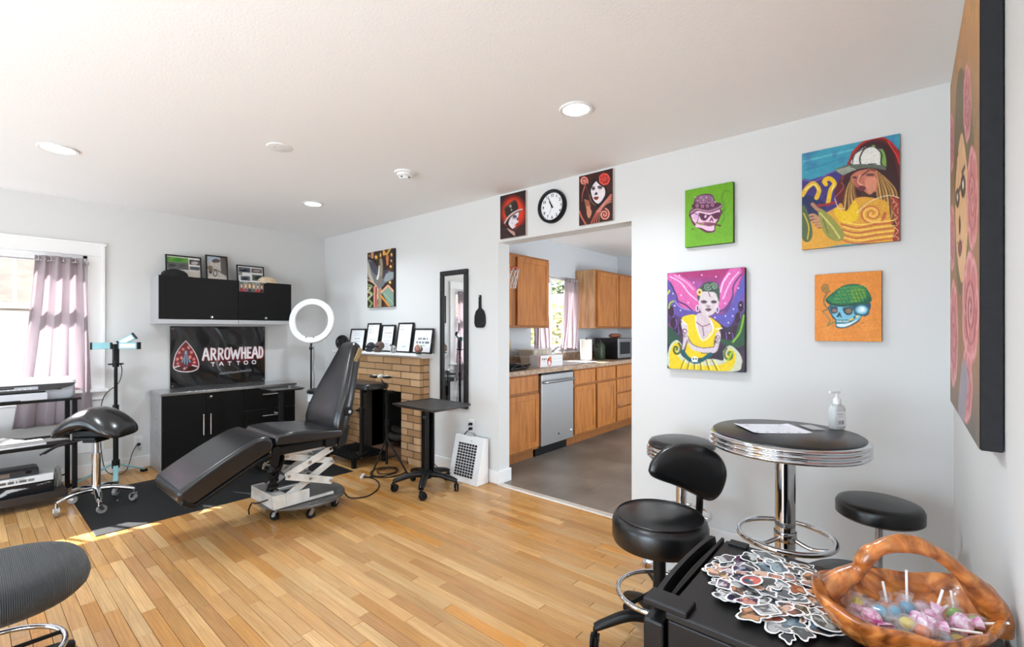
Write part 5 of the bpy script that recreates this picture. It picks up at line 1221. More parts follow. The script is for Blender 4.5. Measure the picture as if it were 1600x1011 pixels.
# backrest tapering to the head
rings = []
spec_ = [(1.775, .545, .47, .045), (1.790, .575, .50, .060), (1.800, .62, .51, .070), (1.825, .70, .50, .072), (1.862, .80, .465, .066), (1.900, .90, .405, .060), (1.940, 1.00, .33, .056), (1.975, 1.09, .265, .052), (1.998, 1.15, .23, .047), (2.012, 1.185, .19, .034), (2.018, 1.20, .13, .018)]
for (x, z, w, th) in spec_:
    ring = []
    for k in range(28):
        a = 2 * math.pi * k / 28; c, s_ = math.cos(a), math.sin(a)
        yy = math.copysign(abs(s_) ** 0.45, s_) * w / 2; tt = math.copysign(abs(c) ** 0.6, c) * th
        ring.append((x - OX + tt * 0.93, yy - 0.005, z - tt * 0.35))
    rings.append(ring)
MB().loft(rings).build('backrest', M_LEATHER2, tc_, smooth=60)
M_BRASS = mat('worn_brass', (176, 150, 110), rough=0.4, metal=0.6, noise=(14, 0.4))
MB().obox((1.978 - OX, 3.233 - OY, 1.105), (0.034, 0.014, 0.12), Matrix.Rotation(R(18), 3, 'Y') @ Matrix.Rotation(R(13), 3, 'X')).build('headrest_slot', M_BRASS, tc_, bevel=0.003)
MB().cyl((1.838 - OX, 3.11 - OY, .705), (1.838 - OX, 3.16 - OY, .705), 0.012, n=16).build('recline_knob', M_CHROME, tc_, smooth=40)
MB().cyl((1.838 - OX, 3.118 - OY, .705), (1.838 - OX, 3.15 - OY, .705), 0.032, n=16).build('recline_plate', M_BLACKMETAL, tc_, smooth=40)
# seat frame
for y in (3.16, 3.58): B(1.32 - OX, y - OY, .475, 1.79 - OX, y + .03 - OY, .525).build('frame_rail', M_BLACKMETAL, tc_, bevel=0.003)
B(1.34 - OX, 3.17 - OY, .505, 1.78 - OX, 3.60 - OY, .53).build('seat_board', M_BLACKPLASTIC, tc_)
for y in (3.145, 3.60):
    MB().prism([(1.30 - OX, .41), (1.345 - OX, .41), (1.365 - OX, .52), (1.34 - OX, .545), (1.31 - OX, .53)], y - OY, y + .02 - OY, 'y').build('leg_hinge', M_BLACKMETAL, tc_, bevel=0.003)
    MB().prism([(1.67 - OX, .47), (1.73 - OX, .47), (1.73 - OX, .53), (1.70 - OX, .565), (1.67 - OX, .53)], y - .008 - OY, y + .012 - OY, 'y').build('back_hinge', M_BLACKMETAL, tc_, bevel=0.003)
    MB().prism([(1.76 - OX, .44), (1.83 - OX, .47), (1.86 - OX, .60), (1.83 - OX, .61), (1.78 - OX, .53)], y - OY, y + .02 - OY, 'y').build('recline_bracket', M_BLACKMETAL, tc_, bevel=0.003)
# scissor lift
M_LIFT = mat('white_lift_paint', (216, 215, 212), rough=0.45, noise=(14, 0.25), col2=(190, 188, 182))
def bar(x0, z0, x1, z1, y, w=0.05, th=0.008):
    d = Vector((x1 - x0, 0, z1 - z0)); L = d.length; a = math.atan2(d.z, d.x)
    o = MB().obox(((x0 + x1) / 2 - OX, y - OY, (z0 + z1) / 2), (L + 0.03, th, w), Matrix.Rotation(-a, 3, 'Y')).build('scissor_bar', M_LIFT, tc_, bevel=0.003)
    for (x, z) in ((x0, z0), (x1, z1), ((x0 + x1) / 2, (z0 + z1) / 2)):
        MB().cyl((x - OX, y - OY - th * .5 - .006, z), (x - OX, y - OY + th * .5 + .002, z), 0.010, n=12).build('pivot_bolt', M_STEEL, o, smooth=40)
for y, s_ in ((3.20, 1), (3.55, -1)):
    bar(1.43, .315, 1.735, .44, y); bar(1.43, .315, 1.73, .215, y - .012 * s_); bar(1.45, .18, 1.755, .345, y + .02 * s_)
    bar(1.44, .44, 1.74, .35, y + .03 * s_, w=0.045)
for x, z in ((1.43, .315), (1.735, .44), (1.73, .215), (1.755, .345)): MB().cyl((x - OX, 3.19 - OY, z), (x - OX, 3.56 - OY, z), 0.009, n=12).build('cross_shaft', M_STEEL, tc_, smooth=40)
B(1.335 - OX, 3.20 - OY, .11, 1.42 - OX, 3.56 - OY, .20).build('motor_box', M_LIFT, tc_, bevel=0.003)
for y in (3.195, 3.545): B(1.335 - OX, y - OY, .11, 1.76 - OX, y + .02 - OY, .128).build('base_channel', M_LIFT, tc_, bevel=0.002)
B(1.42 - OX, 3.195 - OY, .128, 1.58 - OX, 3.203 - OY, .195).build('cover_plate', M_LIFT, tc_, bevel=0.002)
for y in (3.22, 3.53): B(1.42 - OX, y - OY, .445, 1.76 - OX, y + .02 - OY, .475).build('upper_channel', M_LIFT, tc_, bevel=0.002)
# coil springs and actuator in black
for (cx, cy) in ((1.37, 3.27), (1.395, 3.36)):
    MB().tube([(cx - OX + 0.025 * math.cos(k * .7), cy - OY + 0.025 * math.sin(k * .7), .215 + k * 0.0042) for k in range(54)], 0.006, 6).build('coil_spring', M_BLACKMETAL, tc_, smooth=60)
MB().cyl((1.36 - OX, 3.32 - OY, .20), (1.50 - OX, 3.38 - OY, .46), 0.022, n=16).build('actuator', M_BLACKMETAL, tc_, smooth=40)
MB().cyl((1.315 - OX, 3.16 - OY, .40), (1.29 - OX, 3.14 - OY, .405), 0.022, n=14).cyl((1.27 - OX, 3.15 - OY, .415), (1.31 - OX, 3.17 - OY, .39), 0.012, n=10).build('leg_lever', M_BLACKMETAL, tc_, smooth=40)
MB().lathe([(0.001, .085), (0.285, .085), (0.292, .09), (0.292, .098), (0.285, .105), (0.001, .105)], 56).build('base_disc', mat('dark_steel_disc', (120, 118, 116), rough=0.38, metal=0.7, noise=(5, 0.35)), tc_, smooth=30)
for k in range(6):
    a = R(20 + 60 * k); caster(tc_, 0.235 * math.cos(a), 0.235 * math.sin(a), 0.085, 0.030, M_RUBBER, M_STEEL, 40 * k)
    for q in (-.03, .03): MB().cyl((0.25 * math.cos(a + q * 3), 0.25 * math.sin(a + q * 3), 0.104), (0.25 * math.cos(a + q * 3), 0.25 * math.sin(a + q * 3), 0.109), 0.007, n=8).build('bolt', M_STEEL, tc_)
cord('chair_power_cord', 'black power cord running from the tattoo chair across the oak floor', [(1.90, 3.30, 0.06), (1.94, 3.27, 0.012), (2.05, 3.22, 0.006), (2.20, 3.30, 0.006), (2.30, 3.44, 0.006), (2.33, 3.58, 0.006), (2.30, 3.66, 0.006)], 0.005)
cord('footswitch_cord', 'short black cord curling off the edge of the chair base disc', [(1.36, 3.24, 0.18), (1.30, 3.36, 0.13), (1.30, 3.45, 0.11), (1.29, 3.48, 0.06), (1.30, 3.50, 0.02)], 0.005)

# ================================================================== FIREPLACE
fp = thing('fireplace', 'buff brick fireplace with white mantel shelf and dark firebox', 'fireplace', (2.94, 4.175, 0.0))
FX, FY0, FY1, OY0, OY1, OZ, FZ = 2.82, 3.54, 4.90, 3.83, 4.52, 0.69, 1.035
def L(x, y, z): return (x - 2.94, y - 4.175, z)
M_BRICK = attr_mat('buff_brick', rough=0.85, spec=0.2, bump=(60, 0.35))
M_MORTAR = mat('fireplace_mortar', (66, 58, 50), rough=0.9, noise=(30, 0.25))
mb = MB()
ins = 0.006
for (a, b_, z0, z1) in ((FY0, OY0, 0, FZ), (OY1, FY1, 0, FZ), (OY0, OY1, OZ, FZ)):
    mb.box(FX + ins - 2.94, a + (ins if a == FY0 else 0) - 4.175, z0, 0, b_ - (ins if b_ == FY1 else 0) - 4.175, z1)
mb.build('mortar_core', M_MORTAR, fp)
CH = 0.0690; BL = 0.295; G = 0.008
bricks_c = [(186, 148, 108), (196, 158, 118), (176, 138, 98), (190, 152, 112), (166, 128, 92), (200, 164, 126)]
bg_ = random.Random(21)
bmesh_cache = {}
def brick_mesh(sx, sy, sz, ci):
    k = (round(sx, 3), round(sy, 3), round(sz, 3), ci)
    if k not in bmesh_cache:
        me = B(0, 0, 0, sx, sy, sz).mesh('brick'); c = lin(bricks_c[ci]) if ci < 50 else lin([(58, 46, 40), (44, 38, 36), (70, 54, 44)][ci - 50])
        ca = me.color_attributes.new('Col', 'FLOAT_COLOR', 'POINT'); ca.data.foreach_set('color', np.array([c] * len(me.vertices), dtype=np.float32).ravel())
        me.materials.append(M_BRICK); bmesh_cache[k] = me
    return bmesh_cache[k]
def put_brick(x, y, z, sx, sy, sz, ci, parent=fp):
    o = bpy.data.objects.new('brick', brick_mesh(sx, sy, sz, ci)); COL.objects.link(o); o.parent = parent; o.location = L(x, y, z)
nc = int(FZ / CH)
for r_ in range(nc + 1):
    z0 = r_ * CH; z1 = min(z0 + CH - G, FZ)
    if z1 - z0 < 0.01: continue
    spans = [(FY0, FY1)] if z0 >= OZ - 0.01 else [(FY0, OY0), (OY1, FY1)]
    for (a, b_) in spans:
        off = 0.0 if r_ % 2 == 0 else BL / 2
        y = a - off if b_ - a > 0.5 else a
        if b_ - a <= 0.5:      # piers: one full and a part brick, bond shifting each course
            cuts = [a, a + (0.10 if r_ % 2 else 0.19), b_]
        else:
            cuts = [a]; y = a + BL - off
            while y < b_ - 0.05: cuts.append(y); y += BL
            cuts.append(b_)
        for p0, p1 in zip(cuts[:-1], cuts[1:]):
            jut = bg_.uniform(-0.0015, 0.0015)
            put_brick(FX + jut, p0 + (0 if p0 in (FY0,) else G / 2), z0, 0.04, p1 - p0 - G, z1 - z0, bg_.randrange(6))
    # side return headers, facing the room's near end
    put_brick(FX + 0.045, FY0 + 0.0005, z0, 0.068, 0.03, z1 - z0, bg_.randrange(6))
# firebox of dark brick
M_FIREBOX = mat('sooty_brick', (34, 29, 27), rough=0.95, noise=(8, 0.4), bump=(30, 0.3))
fb_ = MB().box(*L(3.36, OY0 - .03, 0), *L(3.40, OY1 + .03, OZ + .04)).box(*L(2.94, OY0 - .06, 0), *L(3.40, OY0 - .0, OZ + .04)).box(*L(2.94, OY1, 0), *L(3.40, OY1 + .06, OZ + .04)).box(*L(2.94, OY0 - .06, OZ), *L(3.40, OY1 + .06, OZ + .06))
fb_.build('firebox', M_FIREBOX, fp)
B(*L(2.80, OY0 - .12, 0.0005), *L(3.38, OY1 + .05, 0.022)).build('hearth', mat('hearth_tile', (120, 84, 58), rough=0.7, noise=(10, 0.3)), fp, bevel=0.003)
for r_ in range(9):
    for k in range(4):
        yb = OY0 + 0.01 + k * 0.17 - (0.08 if r_ % 2 else 0)
        y0_, y1_ = max(yb, OY0 + .005), min(yb + 0.165, OY1 - .005)
        if y1_ - y0_ > 0.02: put_brick(3.345, y0_, 0.025 + r_ * 0.0735, 0.02, y1_ - y0_, 0.07, 50 + bg_.randrange(3))
# grate with charred logs
gr = thing('fire_grate', 'black iron grate with charred logs inside the firebox', 'grate', (3.12, 4.175, 0.0225))
for k in range(6): MB().tube([(-0.12, -0.2 + k * .08, 0.10), (-0.10, -0.2 + k * .08, 0.07), (0.12, -0.2 + k * .08, 0.07)], 0.007, 8).build('grate_bar', M_BLACKMETAL, gr, smooth=50)
for y in (-0.18, 0.18): B(-0.11, y - .008, 0, -0.09, y + .008, 0.07).box(0.09, y - .008, 0, 0.11, y + .008, 0.07).box(-0.11, y - .008, 0.055, 0.11, y + .008, 0.066).build('grate_leg', M_BLACKMETAL, gr)
for k, (x, z) in enumerate(((-0.05, 0.115), (0.06, 0.115), (0.0, 0.185))): MB().tube(bez([(x, -0.2, z), (x + .02, -0.05, z + .008), (x - .01, 0.08, z - .005), (x + .01, 0.2, z)]), 0.038, 10).build('log', mat('charred_log', (52, 44, 40), rough=0.95, noise=(14, 0.5), bump=(40, 0.6)), gr, smooth=60)
# mantel
prof = [(2.94, 1.032), (2.80, 1.032), (2.79, 1.040), (2.765, 1.044), (2.755, 1.052), (2.735, 1.055), (2.735, 1.075), (2.94, 1.075)]
MB().prism([(a - 2.94, z) for a, z in prof], 3.475 - 4.175, 5.0 - 4.175, 'y').build('mantel', M_TRIM, fp, bevel=0.002)

# certificates along the mantel
def cert(P_, seed, lines, wide=True):
    g = random.Random(seed)
    for (y, x0, x1, h, c) in lines: P_.scrib(x0, x1, y, h, c, seed=g.randrange(99))
    return P_
grey = (120, 120, 124); dk = (70, 70, 76)
C5 = [('award_certificate', 'wide black framed certificate half hidden by the chair back on the mantel', 4.737, 0.30, 0.245, [(20, 30, 70, 2, grey), (30, 20, 80, 2, grey), (45, 30, 70, 4, dk), (60, 25, 75, 2, grey)]),
      ('license_certificate', 'tall black framed licence, second frame from the chair back on the mantel', 4.438, 0.245, 0.305, [(8, 10, 40, 2, grey), (20, 10, 35, 2, grey), (28, 10, 50, 1.6, grey), (34, 10, 45, 1.6, grey), (60, 10, 80, 1.4, grey)]),
      ('permit_certificate', 'narrow black framed permit in the middle of the mantel row', 4.166, 0.225, 0.285, [(8, 10, 60, 2, grey), (16, 10, 50, 1.6, grey), (28, 20, 80, 3, dk), (40, 15, 85, 1.6, grey), (46, 15, 80, 1.6, grey), (60, 15, 85, 1.6, grey), (72, 20, 60, 1.6, grey)]),
      ('diploma_certificate', 'tallest black framed certificate, left of the bold lettered one on the mantel', 3.877, 0.245, 0.305, [(10, 8, 30, 2, grey), (20, 10, 40, 2, grey), (66, 10, 90, 1.4, (190, 170, 120)), (82, 40, 70, 5, (150, 170, 200))]),
      ('bold_certificate', 'black framed certificate with bold lettering at the mantel end by the mirror', 3.585, 0.29, 0.245, [(40, 22, 78, 9, dk), (56, 14, 88, 9, dk), (70, 30, 66, 5, grey)])]
for nm, lab, yc, w, h, ln in C5:
    p = Paint(70, int(70 * h / w), [(0, 0), (100, 0), (100, 100), (0, 100)], (240, 240, 243)); cert(p, len(nm), ln)
    photo_frame(nm, lab, (2.865, yc, 1.0755), -90, w, h, p, lean=9, fw=0.014, cat='certificate')

# ornaments on the mantel
t = thing('carved_mask', 'dark openwork round carving standing at the far end of the mantel', 'ornament', (2.82, 4.93, 1.0755), -62)
M_CARV = mat('dark_bronze', (44, 42, 40), rough=0.4, metal=0.4, noise=(14, 0.5))
B(-.03, -.012, 0, .03, .012, .02).build('foot', M_CARV, t, bevel=.003)
MB().tube([(0.078 * math.cos(k * .2618), 0, 0.083 + 0.078 * math.sin(k * .2618)) for k in range(24)], 0.010, 8, closed=True).build('rim', M_CARV, t, smooth=50)
g = random.Random(2)
for k in range(9):
    a = k * .698; r_ = 0.045 if k % 2 else 0.03
    MB().tube([(r_ * math.cos(a) + 0.022 * math.cos(q), g.uniform(-.004, .004), 0.083 + r_ * math.sin(a) + 0.022 * math.sin(q)) for q in [z * .628 for z in range(10)]], 0.007, 6, closed=True).build('scroll', M_CARV, t, smooth=50)
MB().lathe([(0.001, -0.008), (0.07, -0.006), (0.07, 0.0), (0.001, 0.0)], 24, fn=lambda a, b_, c: (a, 0.010 - c, b_), c=(0, 0, 0.083)).build('backplate', M_BLACKPLASTIC, t, smooth=30)
def skull(name, label, loc, rz, s_, m):
    t = thing(name, label, 'figurine', loc, rz)
    MB().ball((0, 0.01, 0.62 * s_), 0.5 * s_, 18, 12, sx=.86, sy=1.0, sz=.86).build('cranium', m, t, smooth=60)
    MB().loft([[(x, y - .16 * s_, z) for x, y in rrect(0.62 * s_ - i, 0.5 * s_ - i, .12 * s_, 3)] for i, z in ((0.1 * s_, 0), (0, .08 * s_), (0, .3 * s_), (.06 * s_, .42 * s_))]).build('jaw', m, t, smooth=50)
    for x in (-.18, .18): MB().ball((x * s_, -.40 * s_, .56 * s_), .12 * s_, 10, 8, sy=.6).build('eye_socket', M_BLACKPLASTIC, t, smooth=60)
    return t
skull('dark_skull_figurine', 'small dark skull figurine on the mantel beside the chair back', (2.775, 4.30, 1.0755), -80, 0.095, mat('dark_resin', (46, 50, 54), rough=0.4, noise=(30, 0.4)))
skull('brown_skull_figurine', 'brown and grey skull figurine, middle of the three on the mantel', (2.775, 4.14, 1.0755), -80, 0.105, mat('brown_resin', (112, 88, 78), rough=0.5, noise=(30, 0.5), col2=(70, 58, 54)))
t = thing('spotted_figurine', 'tiny black and white animal figurine on the mantel', 'figurine', (2.78, 3.905, 1.0755), -90)
M_SPOT = mat('spotted_resin', (226, 224, 220), rough=0.4, noise=(55, 0.9), col2=(24, 24, 26))
MB().ball((0, 0, 0.055), 0.022, 14, 10, sx=1.5, sz=.9).build('body', M_SPOT, t, smooth=60)
MB().ball((-0.034, -0.006, 0.078), 0.013, 12, 8).build('head', M_SPOT, t, smooth=60)
for x in (-0.022, 0.02):
    for y in (-0.010, 0.010): MB().cyl((x, y, 0), (x, y, 0.048), 0.006, n=8).build('leg', M_SPOT, t)
MB().tube([(0.032, 0, 0.06), (0.046, 0, 0.05), (0.05, 0, 0.03)], 0.004, 6).build('tail', M_SPOT, t)
t = thing('glass_paperweight', 'multicoloured glass globe ornament at the mantel end', 'ornament', (2.775, 3.50, 1.0755))
MB().lathe([(0.001, 0), (0.028, 0), (0.03, 0.006), (0.022, 0.012), (0.001, 0.013)], 20).build('foot', mat('green_glaze', (60, 110, 84), rough=0.2, noise=(20, 0.4)), t, smooth=50)
MB().ball((0, 0, 0.048), 0.040, 20, 14, sz=.92).build('globe', mat('swirled_glass', (196, 60, 92), rough=0.12, noise=(34, 0.9), col2=(96, 150, 110), coat=.5), t, smooth=60)
MB().tube([(-0.01, 0.044 * math.cos(q * .25), 0.05 + 0.040 * math.sin(q * .25)) for q in range(13)], 0.005, 6).build('ribbon', mat('cream_glaze', (222, 214, 180), rough=0.3, noise=(20, 0.2)), t, smooth=50)

# ================================================================== RING LIGHT
rl = thing('ring_light', 'large white ring light on a thin black stand in the room corner', 'ring light', (2.48, 4.96, 0.0))
c0 = Vector((-0.03, -0.06, 1.40)); ax = Vector((-fwd[0] * .97, -fwd[1] * .97, 0.10)).normalized(); a1 = ax.cross(Vector((0, 0, 1))).normalized(); a2 = a1.cross(ax)
def ringpts(r_, off, n=48): return [c0 + ax * off + (a1 * math.cos(2 * math.pi * k / n) + a2 * math.sin(2 * math.pi * k / n)) * r_ for k in range(n)]
mb = MB(); prof = [(0.178, 0.0), (0.178, 0.018), (0.182, 0.022), (0.236, 0.022), (0.241, 0.016), (0.241, -0.012), (0.235, -0.018), (0.184, -0.018), (0.178, 0.0)]
mb.loft([ringpts(r_, o_) for r_, o_ in prof], caps=False).build('ring_housing', M_WHITE, rl, smooth=40)
MB().loft([ringpts(r_, o_) for r_, o_ in ((0.186, 0.0225), (0.186, 0.0235), (0.232, 0.0235), (0.232, 0.0225))], caps=False).build('diffuser', mat('ring_diffuser', (226, 225, 223), rough=0.45, noise=(4, 0.02)), rl, smooth=40)
b0 = c0 - a2 * 0.245
MB().cyl(b0 + a2 * .02, b0 - a2 * 0.06, 0.011, n=12).ball(b0 - a2 * .05, 0.02, 12, 8).build('ball_joint', M_BLACKPLASTIC, rl, smooth=50)
for s_ in (-.035, .045): MB().cyl(c0 - a2 * .178 + a1 * s_ + ax * .02, c0 - a2 * .178 + a1 * s_ + ax * .03, 0.006, n=10).build('control_knob', M_BLACKPLASTIC, rl)
base_xy = (b0.x, b0.y)
MB().cyl((b0.x, b0.y, 0.35), (b0.x, b0.y, b0.z - .04), 0.009, n=12).build('upper_tube', M_BLACKMETAL, rl, smooth=40)
MB().cyl((b0.x, b0.y, 0.10), (b0.x, b0.y, 0.62), 0.013, n=12).cyl((b0.x, b0.y, 0.60), (b0.x, b0.y, 0.66), 0.02, n=12).build('lower_tube', M_BLACKMETAL, rl, smooth=40)
for k in range(3):
    a = R(90 + 120 * k); MB().cyl((b0.x, b0.y, 0.30), (b0.x + 0.2 * math.cos(a), b0.y + .2 * math.sin(a), 0.008), 0.008, n=8).build('leg', M_BLACKMETAL, rl, smooth=40)
cordp = bez([b0 + Vector((0.03, 0, -.03)), (b0.x + .03, b0.y, 1.0), (b0.x + .015, b0.y - .01, .9), (b0.x + .035, b0.y, .8), (b0.x + .02, b0.y - .02, .68), (b0.x + .04, b0.y - .02, .6)], 6)
MB().tube(cordp, 0.003, 6).build('power_cord', M_BLACKPLASTIC, rl, smooth=60)

# ================================================================== BIN, ARMREST, PLATFORM, CLIP STAND
t = thing('waste_bin', 'grey bin with white liner and black lid in the corner behind the chair back', 'bin', (2.46, 4.675, 0.0))
MB().lathe([(0.001, 0), (0.115, 0), (0.12, 0.01), (0.145, 0.65), (0.001, 0.65)], 32).build('body', mat('grey_bin_plastic', (120, 120, 122), rough=0.5, noise=(6, 0.1)), t, smooth=40)
g = random.Random(6); MB().lathe([(0.147, 0.65), (0.153, 0.64), (0.15, 0.59), (0.156, 0.57), (0.150, 0.57), (0.146, 0.61)], 40, caps=False, fn=lambda a, b_, c: (a * (1 + g.uniform(-.012, .012)), b_ * (1 + g.uniform(-.012, .012)), c + (g.uniform(-.012, .012) if c < .60 else 0))).build('liner', M_PAPER, t, smooth=50)
MB().lathe([(0.001, 0.695), (0.12, 0.69), (0.155, 0.68), (0.163, 0.665), (0.16, 0.65), (0.001, 0.65)], 32).build('lid', M_BLACKPLASTIC, t, smooth=40)
MB().cyl((0.02, 0.02, 0.69), (0.02, 0.02, 0.735), 0.03, 0.022, n=16).build('lid_knob', M_BLACKPLASTIC, t, smooth=40)

t = thing('step_platform', 'low black step platform with studded rubber top by the fireplace', 'step platform', (2.56, 4.235, 0.0))
B(-0.185, -0.275, 0.075, 0.185, 0.275, 0.10).build('deck', M_BLACKMETAL, t, bevel=0.004)
mb = MB()
for i in range(12):
    for j in range(17): mb.box(-0.175 + i * .0295, -0.265 + j * .0315, 0.100, -0.175 + i * .0295 + .019, -0.265 + j * .0315 + .021, 0.105)
o = mb.build('rubber_studs', M_RUBBER, t); o['kind'] = 'stuff'
for x in (-0.165, 0.165):
    for y in (-0.255, 0.255): B(x - .018, y - .018, 0, x + .018, y + .018, 0.075).build('leg', M_BLACKMETAL, t, bevel=0.003)
for x in (-.1, .1): MB().cyl((x, -0.279, 0.088), (x, -0.274, 0.088), 0.006, n=8).build('bolt', M_CHROME, t)
t = thing('armrest_stand', 'black padded armrest on a post standing on the step platform', 'armrest', (2.50, 4.02, 0.1055))
MB().cyl((0, 0, 0), (0, 0, 0.018), 0.06, n=20).build('foot_flange', M_BLACKMETAL, t, smooth=40)
MB().cyl((0, 0, 0.018), (0, 0, 0.42), 0.022, n=16).build('post', M_BLACKMETAL, t, smooth=40)
MB().cyl((0, 0, 0.40), (0, 0, 0.64), 0.016, n=16).build('inner_post', M_BLACKMETAL, t, smooth=40)
MB().cyl((0, 0, 0.40), (0, 0, 0.45), 0.029, n=16).cyl((-.03, 0, .43), (-.06, 0, .43), 0.008, n=8).build('height_collar', M_BLACKPLASTIC, t, smooth=40)
MB().obox((0, 0, .635), (.09, .09, .02)).cyl((0, -.02, .60), (0.04, -.02, .60), .012, n=10).build('tilt_bracket', M_BLACKMETAL, t, bevel=0.003)
MB().loft([[(x, y, z) for x, y in rrect(.26 - i, .60 - i, .07, 5)] for i, z in ((.03, .645), (0, .655), (0, .685), (.02, .698), (.06, .702))]).build('pad', M_LEATHER, t, smooth=50)
t = thing('clip_stand', 'black tripod stand topped by a bug-shaped clamp rest before the fireplace', 'tripod stand', (2.555, 3.69, 0.0))
MB().cyl((0, 0, 0.06), (0, 0, 0.46), 0.012, n=12).build('lower_tube', M_BLACKMETAL, t, smooth=40)
MB().cyl((0, 0, 0.42), (0, 0, 0.70), 0.009, n=12).build('upper_tube', M_BLACKMETAL, t, smooth=40)
MB().cyl((0, 0, 0.62), (0, 0, 0.72), 0.016, n=12).build('grip', M_RUBBER, t, smooth=40)
MB().cyl((0, 0, 0.42), (0, 0, 0.47), 0.019, n=12).box(0.0, -.012, .715, .075, .012, .735).build('clamp', M_BLACKPLASTIC, t, smooth=40)
MB().cyl((.05, 0, .735), (.05, 0, .742), .010, n=10).build('clamp_bolt', M_CHROME, t)
for a in (200, 285, 55):
    c, s_ = math.cos(R(a)), math.sin(R(a)); e = (0.235 * c, 0.235 * s_, 0.008)
    MB().cyl((0, 0, 0.30), e, 0.008, n=8).build('leg', M_BLACKMETAL, t, smooth=40)
    MB().cyl((0, 0, 0.12), (0.12 * c, .12 * s_, 0.15), 0.005, n=8).build('strut', M_BLACKMETAL, t, smooth=40)
    MB().ball(e, 0.012, 10, 8, sz=.65).build('foot', M_RUBBER, t, smooth=50)
MB().tube(bez([(0, 0, .72), (-.01, .0, .78), (-0.035, .03, .84)]), 0.006, 8).build('gooseneck', M_BLACKMETAL, t, smooth=50)
hc = Vector((-0.04, 0.035, .872)); w_ = Vector((rgt[0], rgt[1], -0.04)).normalized()
mbx = MB().ball((0, 0, 0), 0.030, 16, 10, sx=1.1, sy=.9, sz=.75)
mbx.v = [tuple(Vector(q) + hc) for q in mbx.v]; mbx.build('clamp_centre', mat('ivory_pad', (214, 208, 196), rough=0.4, noise=(10, 0.1)), t, smooth=60)
for s_ in (-1, 1):
    e = hc + w_ * s_ * .10
    MB().tube([hc + w_ * s_ * q - Vector((0, 0, .004)) for q in (.02, .05, .08, .105)], [.016, .024, .019, .008], 10, flat=.6).build('clamp_wing', M_BLACKPLASTIC, t, smooth=60)
    MB().tube([hc + w_ * s_ * q + Vector((-.004, -.004, .010)) for q in (.035, .055, .075)], [.006, .012, .006], 8, flat=.6).build('wing_pad', MATS['ivory_pad'], t, smooth=60)
    MB().tube([e, e + w_ * s_ * .014 + Vector((0, 0, .012)), e + w_ * s_ * .008 + Vector((0, 0, .022))], .003, 6).build('clip_tip', M_CHROME, t)
cord('coiled_extension_cord', 'heap of black extension cord looped at the foot of the clip stand', [(2.70, 3.62, .006), (2.62, 3.50, .006), (2.46, 3.48, .006), (2.38, 3.60, .006), (2.42, 3.74, .008), (2.55, 3.78, .010), (2.64, 3.68, .012), (2.58, 3.56, .014), (2.47, 3.55, .016), (2.43, 3.64, .016), (2.50, 3.72, .014), (2.60, 3.64, .018), (2.54, 3.52, .02), (2.42, 3.53, .014), (2.34, 3.62, .006), (2.30, 3.68, .006)], 0.005)
t = thing('cord_connector', 'white plug connector joining the cords on the oak floor', 'plug', (2.295, 3.675, 0.0), 40); MB().cyl((-.03, 0, .0145), (.03, 0, .0145), .014, n=14).cyl((.03, 0, .0145), (.045, 0, .0145), .009, n=12).build('connector_body', M_WHITE, t, smooth=40)

# ================================================================== ROLLING SIDE TABLE
t = thing('rolling_side_table', 'black square-topped rolling table with five-armed base near the mirror', 'table', (2.475, 3.02, 0.0))
star_base(t, 0.265, 5, 222, 0.045, 0.12, 0.085, M_BLACKPLASTIC, 0.032, M_RUBBER, M_BLACKPLASTIC, arm=0.028, hump=0.012, twin=True)
MB().cyl((0.0, 0, 0.12), (0, 0, 0.68), 0.021, n=18).build('column', M_BLACKMETAL, t, smooth=40)
MB().cyl((0.042, 0.02, 0.13), (0.042, 0.02, 0.62), 0.012, n=14).build('guide_rod', M_BLACKMETAL, t, smooth=40)
B(0.05, -0.03, 0.10, 0.062, 0.13, 0.66).build('back_panel', M_BLACKMETAL, t, bevel=0.002)
MB().cyl((-.02, -.02, .60), (-.055, -.045, .60), .006, n=8).cyl((-.05, -.04, .60), (-.062, -.05, .60), .014, n=12).build('height_lever', M_BLACKMETAL, t, smooth=40)
rot = Matrix.Rotation(R(0), 3, 'Z')
mb = MB(); mb.loft([[(x - .055, y - .13, z) for x, y in rrect(.40 - i, .50 - i, .018, 3)] for i, z in ((.05, .692), (.0, .706), (0, .718), (.012, .718), (.02, .712))]); mb.build('table_top', mat('black_table_laminate', (30, 29, 29), rough=0.4, noise=(10, 0.2)), t, smooth=35)
B(-0.10, -0.18, 0.675, 0.08, 0.10, 0.694).build('top_bracket', M_BLACKMETAL, t, bevel=0.003)

# ================================================================== MIRROR, HAND MIRROR, CLOCK, OUTLET, PANEL
t = thing('wall_mirror', 'tall narrow black framed mirror on the wall beside the fireplace', 'mirror', (XB, 3.182, 0.595), -90)
w, h, fw_ = 0.365, 1.255, 0.045
for (a, b_, c, d) in ((-w / 2, 0, w / 2, fw_), (-w / 2, h - fw_, w / 2, h), (-w / 2, fw_, -w / 2 + fw_, h - fw_), (w / 2 - fw_, fw_, w / 2, h - fw_)):
    B(a, -0.026, b_, c, 0, d).build('frame_rail', M_FRAME, t, bevel=0.006)
B(-w / 2 + fw_ - .004, -0.012, fw_ - .004, w / 2 - fw_ + .004, -0.006, h - fw_ + .004).build('glass', mat('mirror_silver', (236, 238, 238), rough=0.01, metal=1.0, noise=(2, 0.01)), t)
t = thing('hand_mirror', 'black paddle-shaped hand mirror hanging by its handle on the wall', 'hand mirror', (XB, 2.852, 1.322), -90)
pts = [(0.012, .285), (0.013, .175), (0.022, .165), (0.048, .145), (0.064, .10), (0.066, .04), (0.055, .010), (0.035, 0.0)]
MB().prism([(a, z) for a, z in pts] + [(-a, z) for a, z in reversed(pts)], -0.016, -0.003, 'y').build('paddle', M_BLACKPLASTIC, t, bevel=0.004)
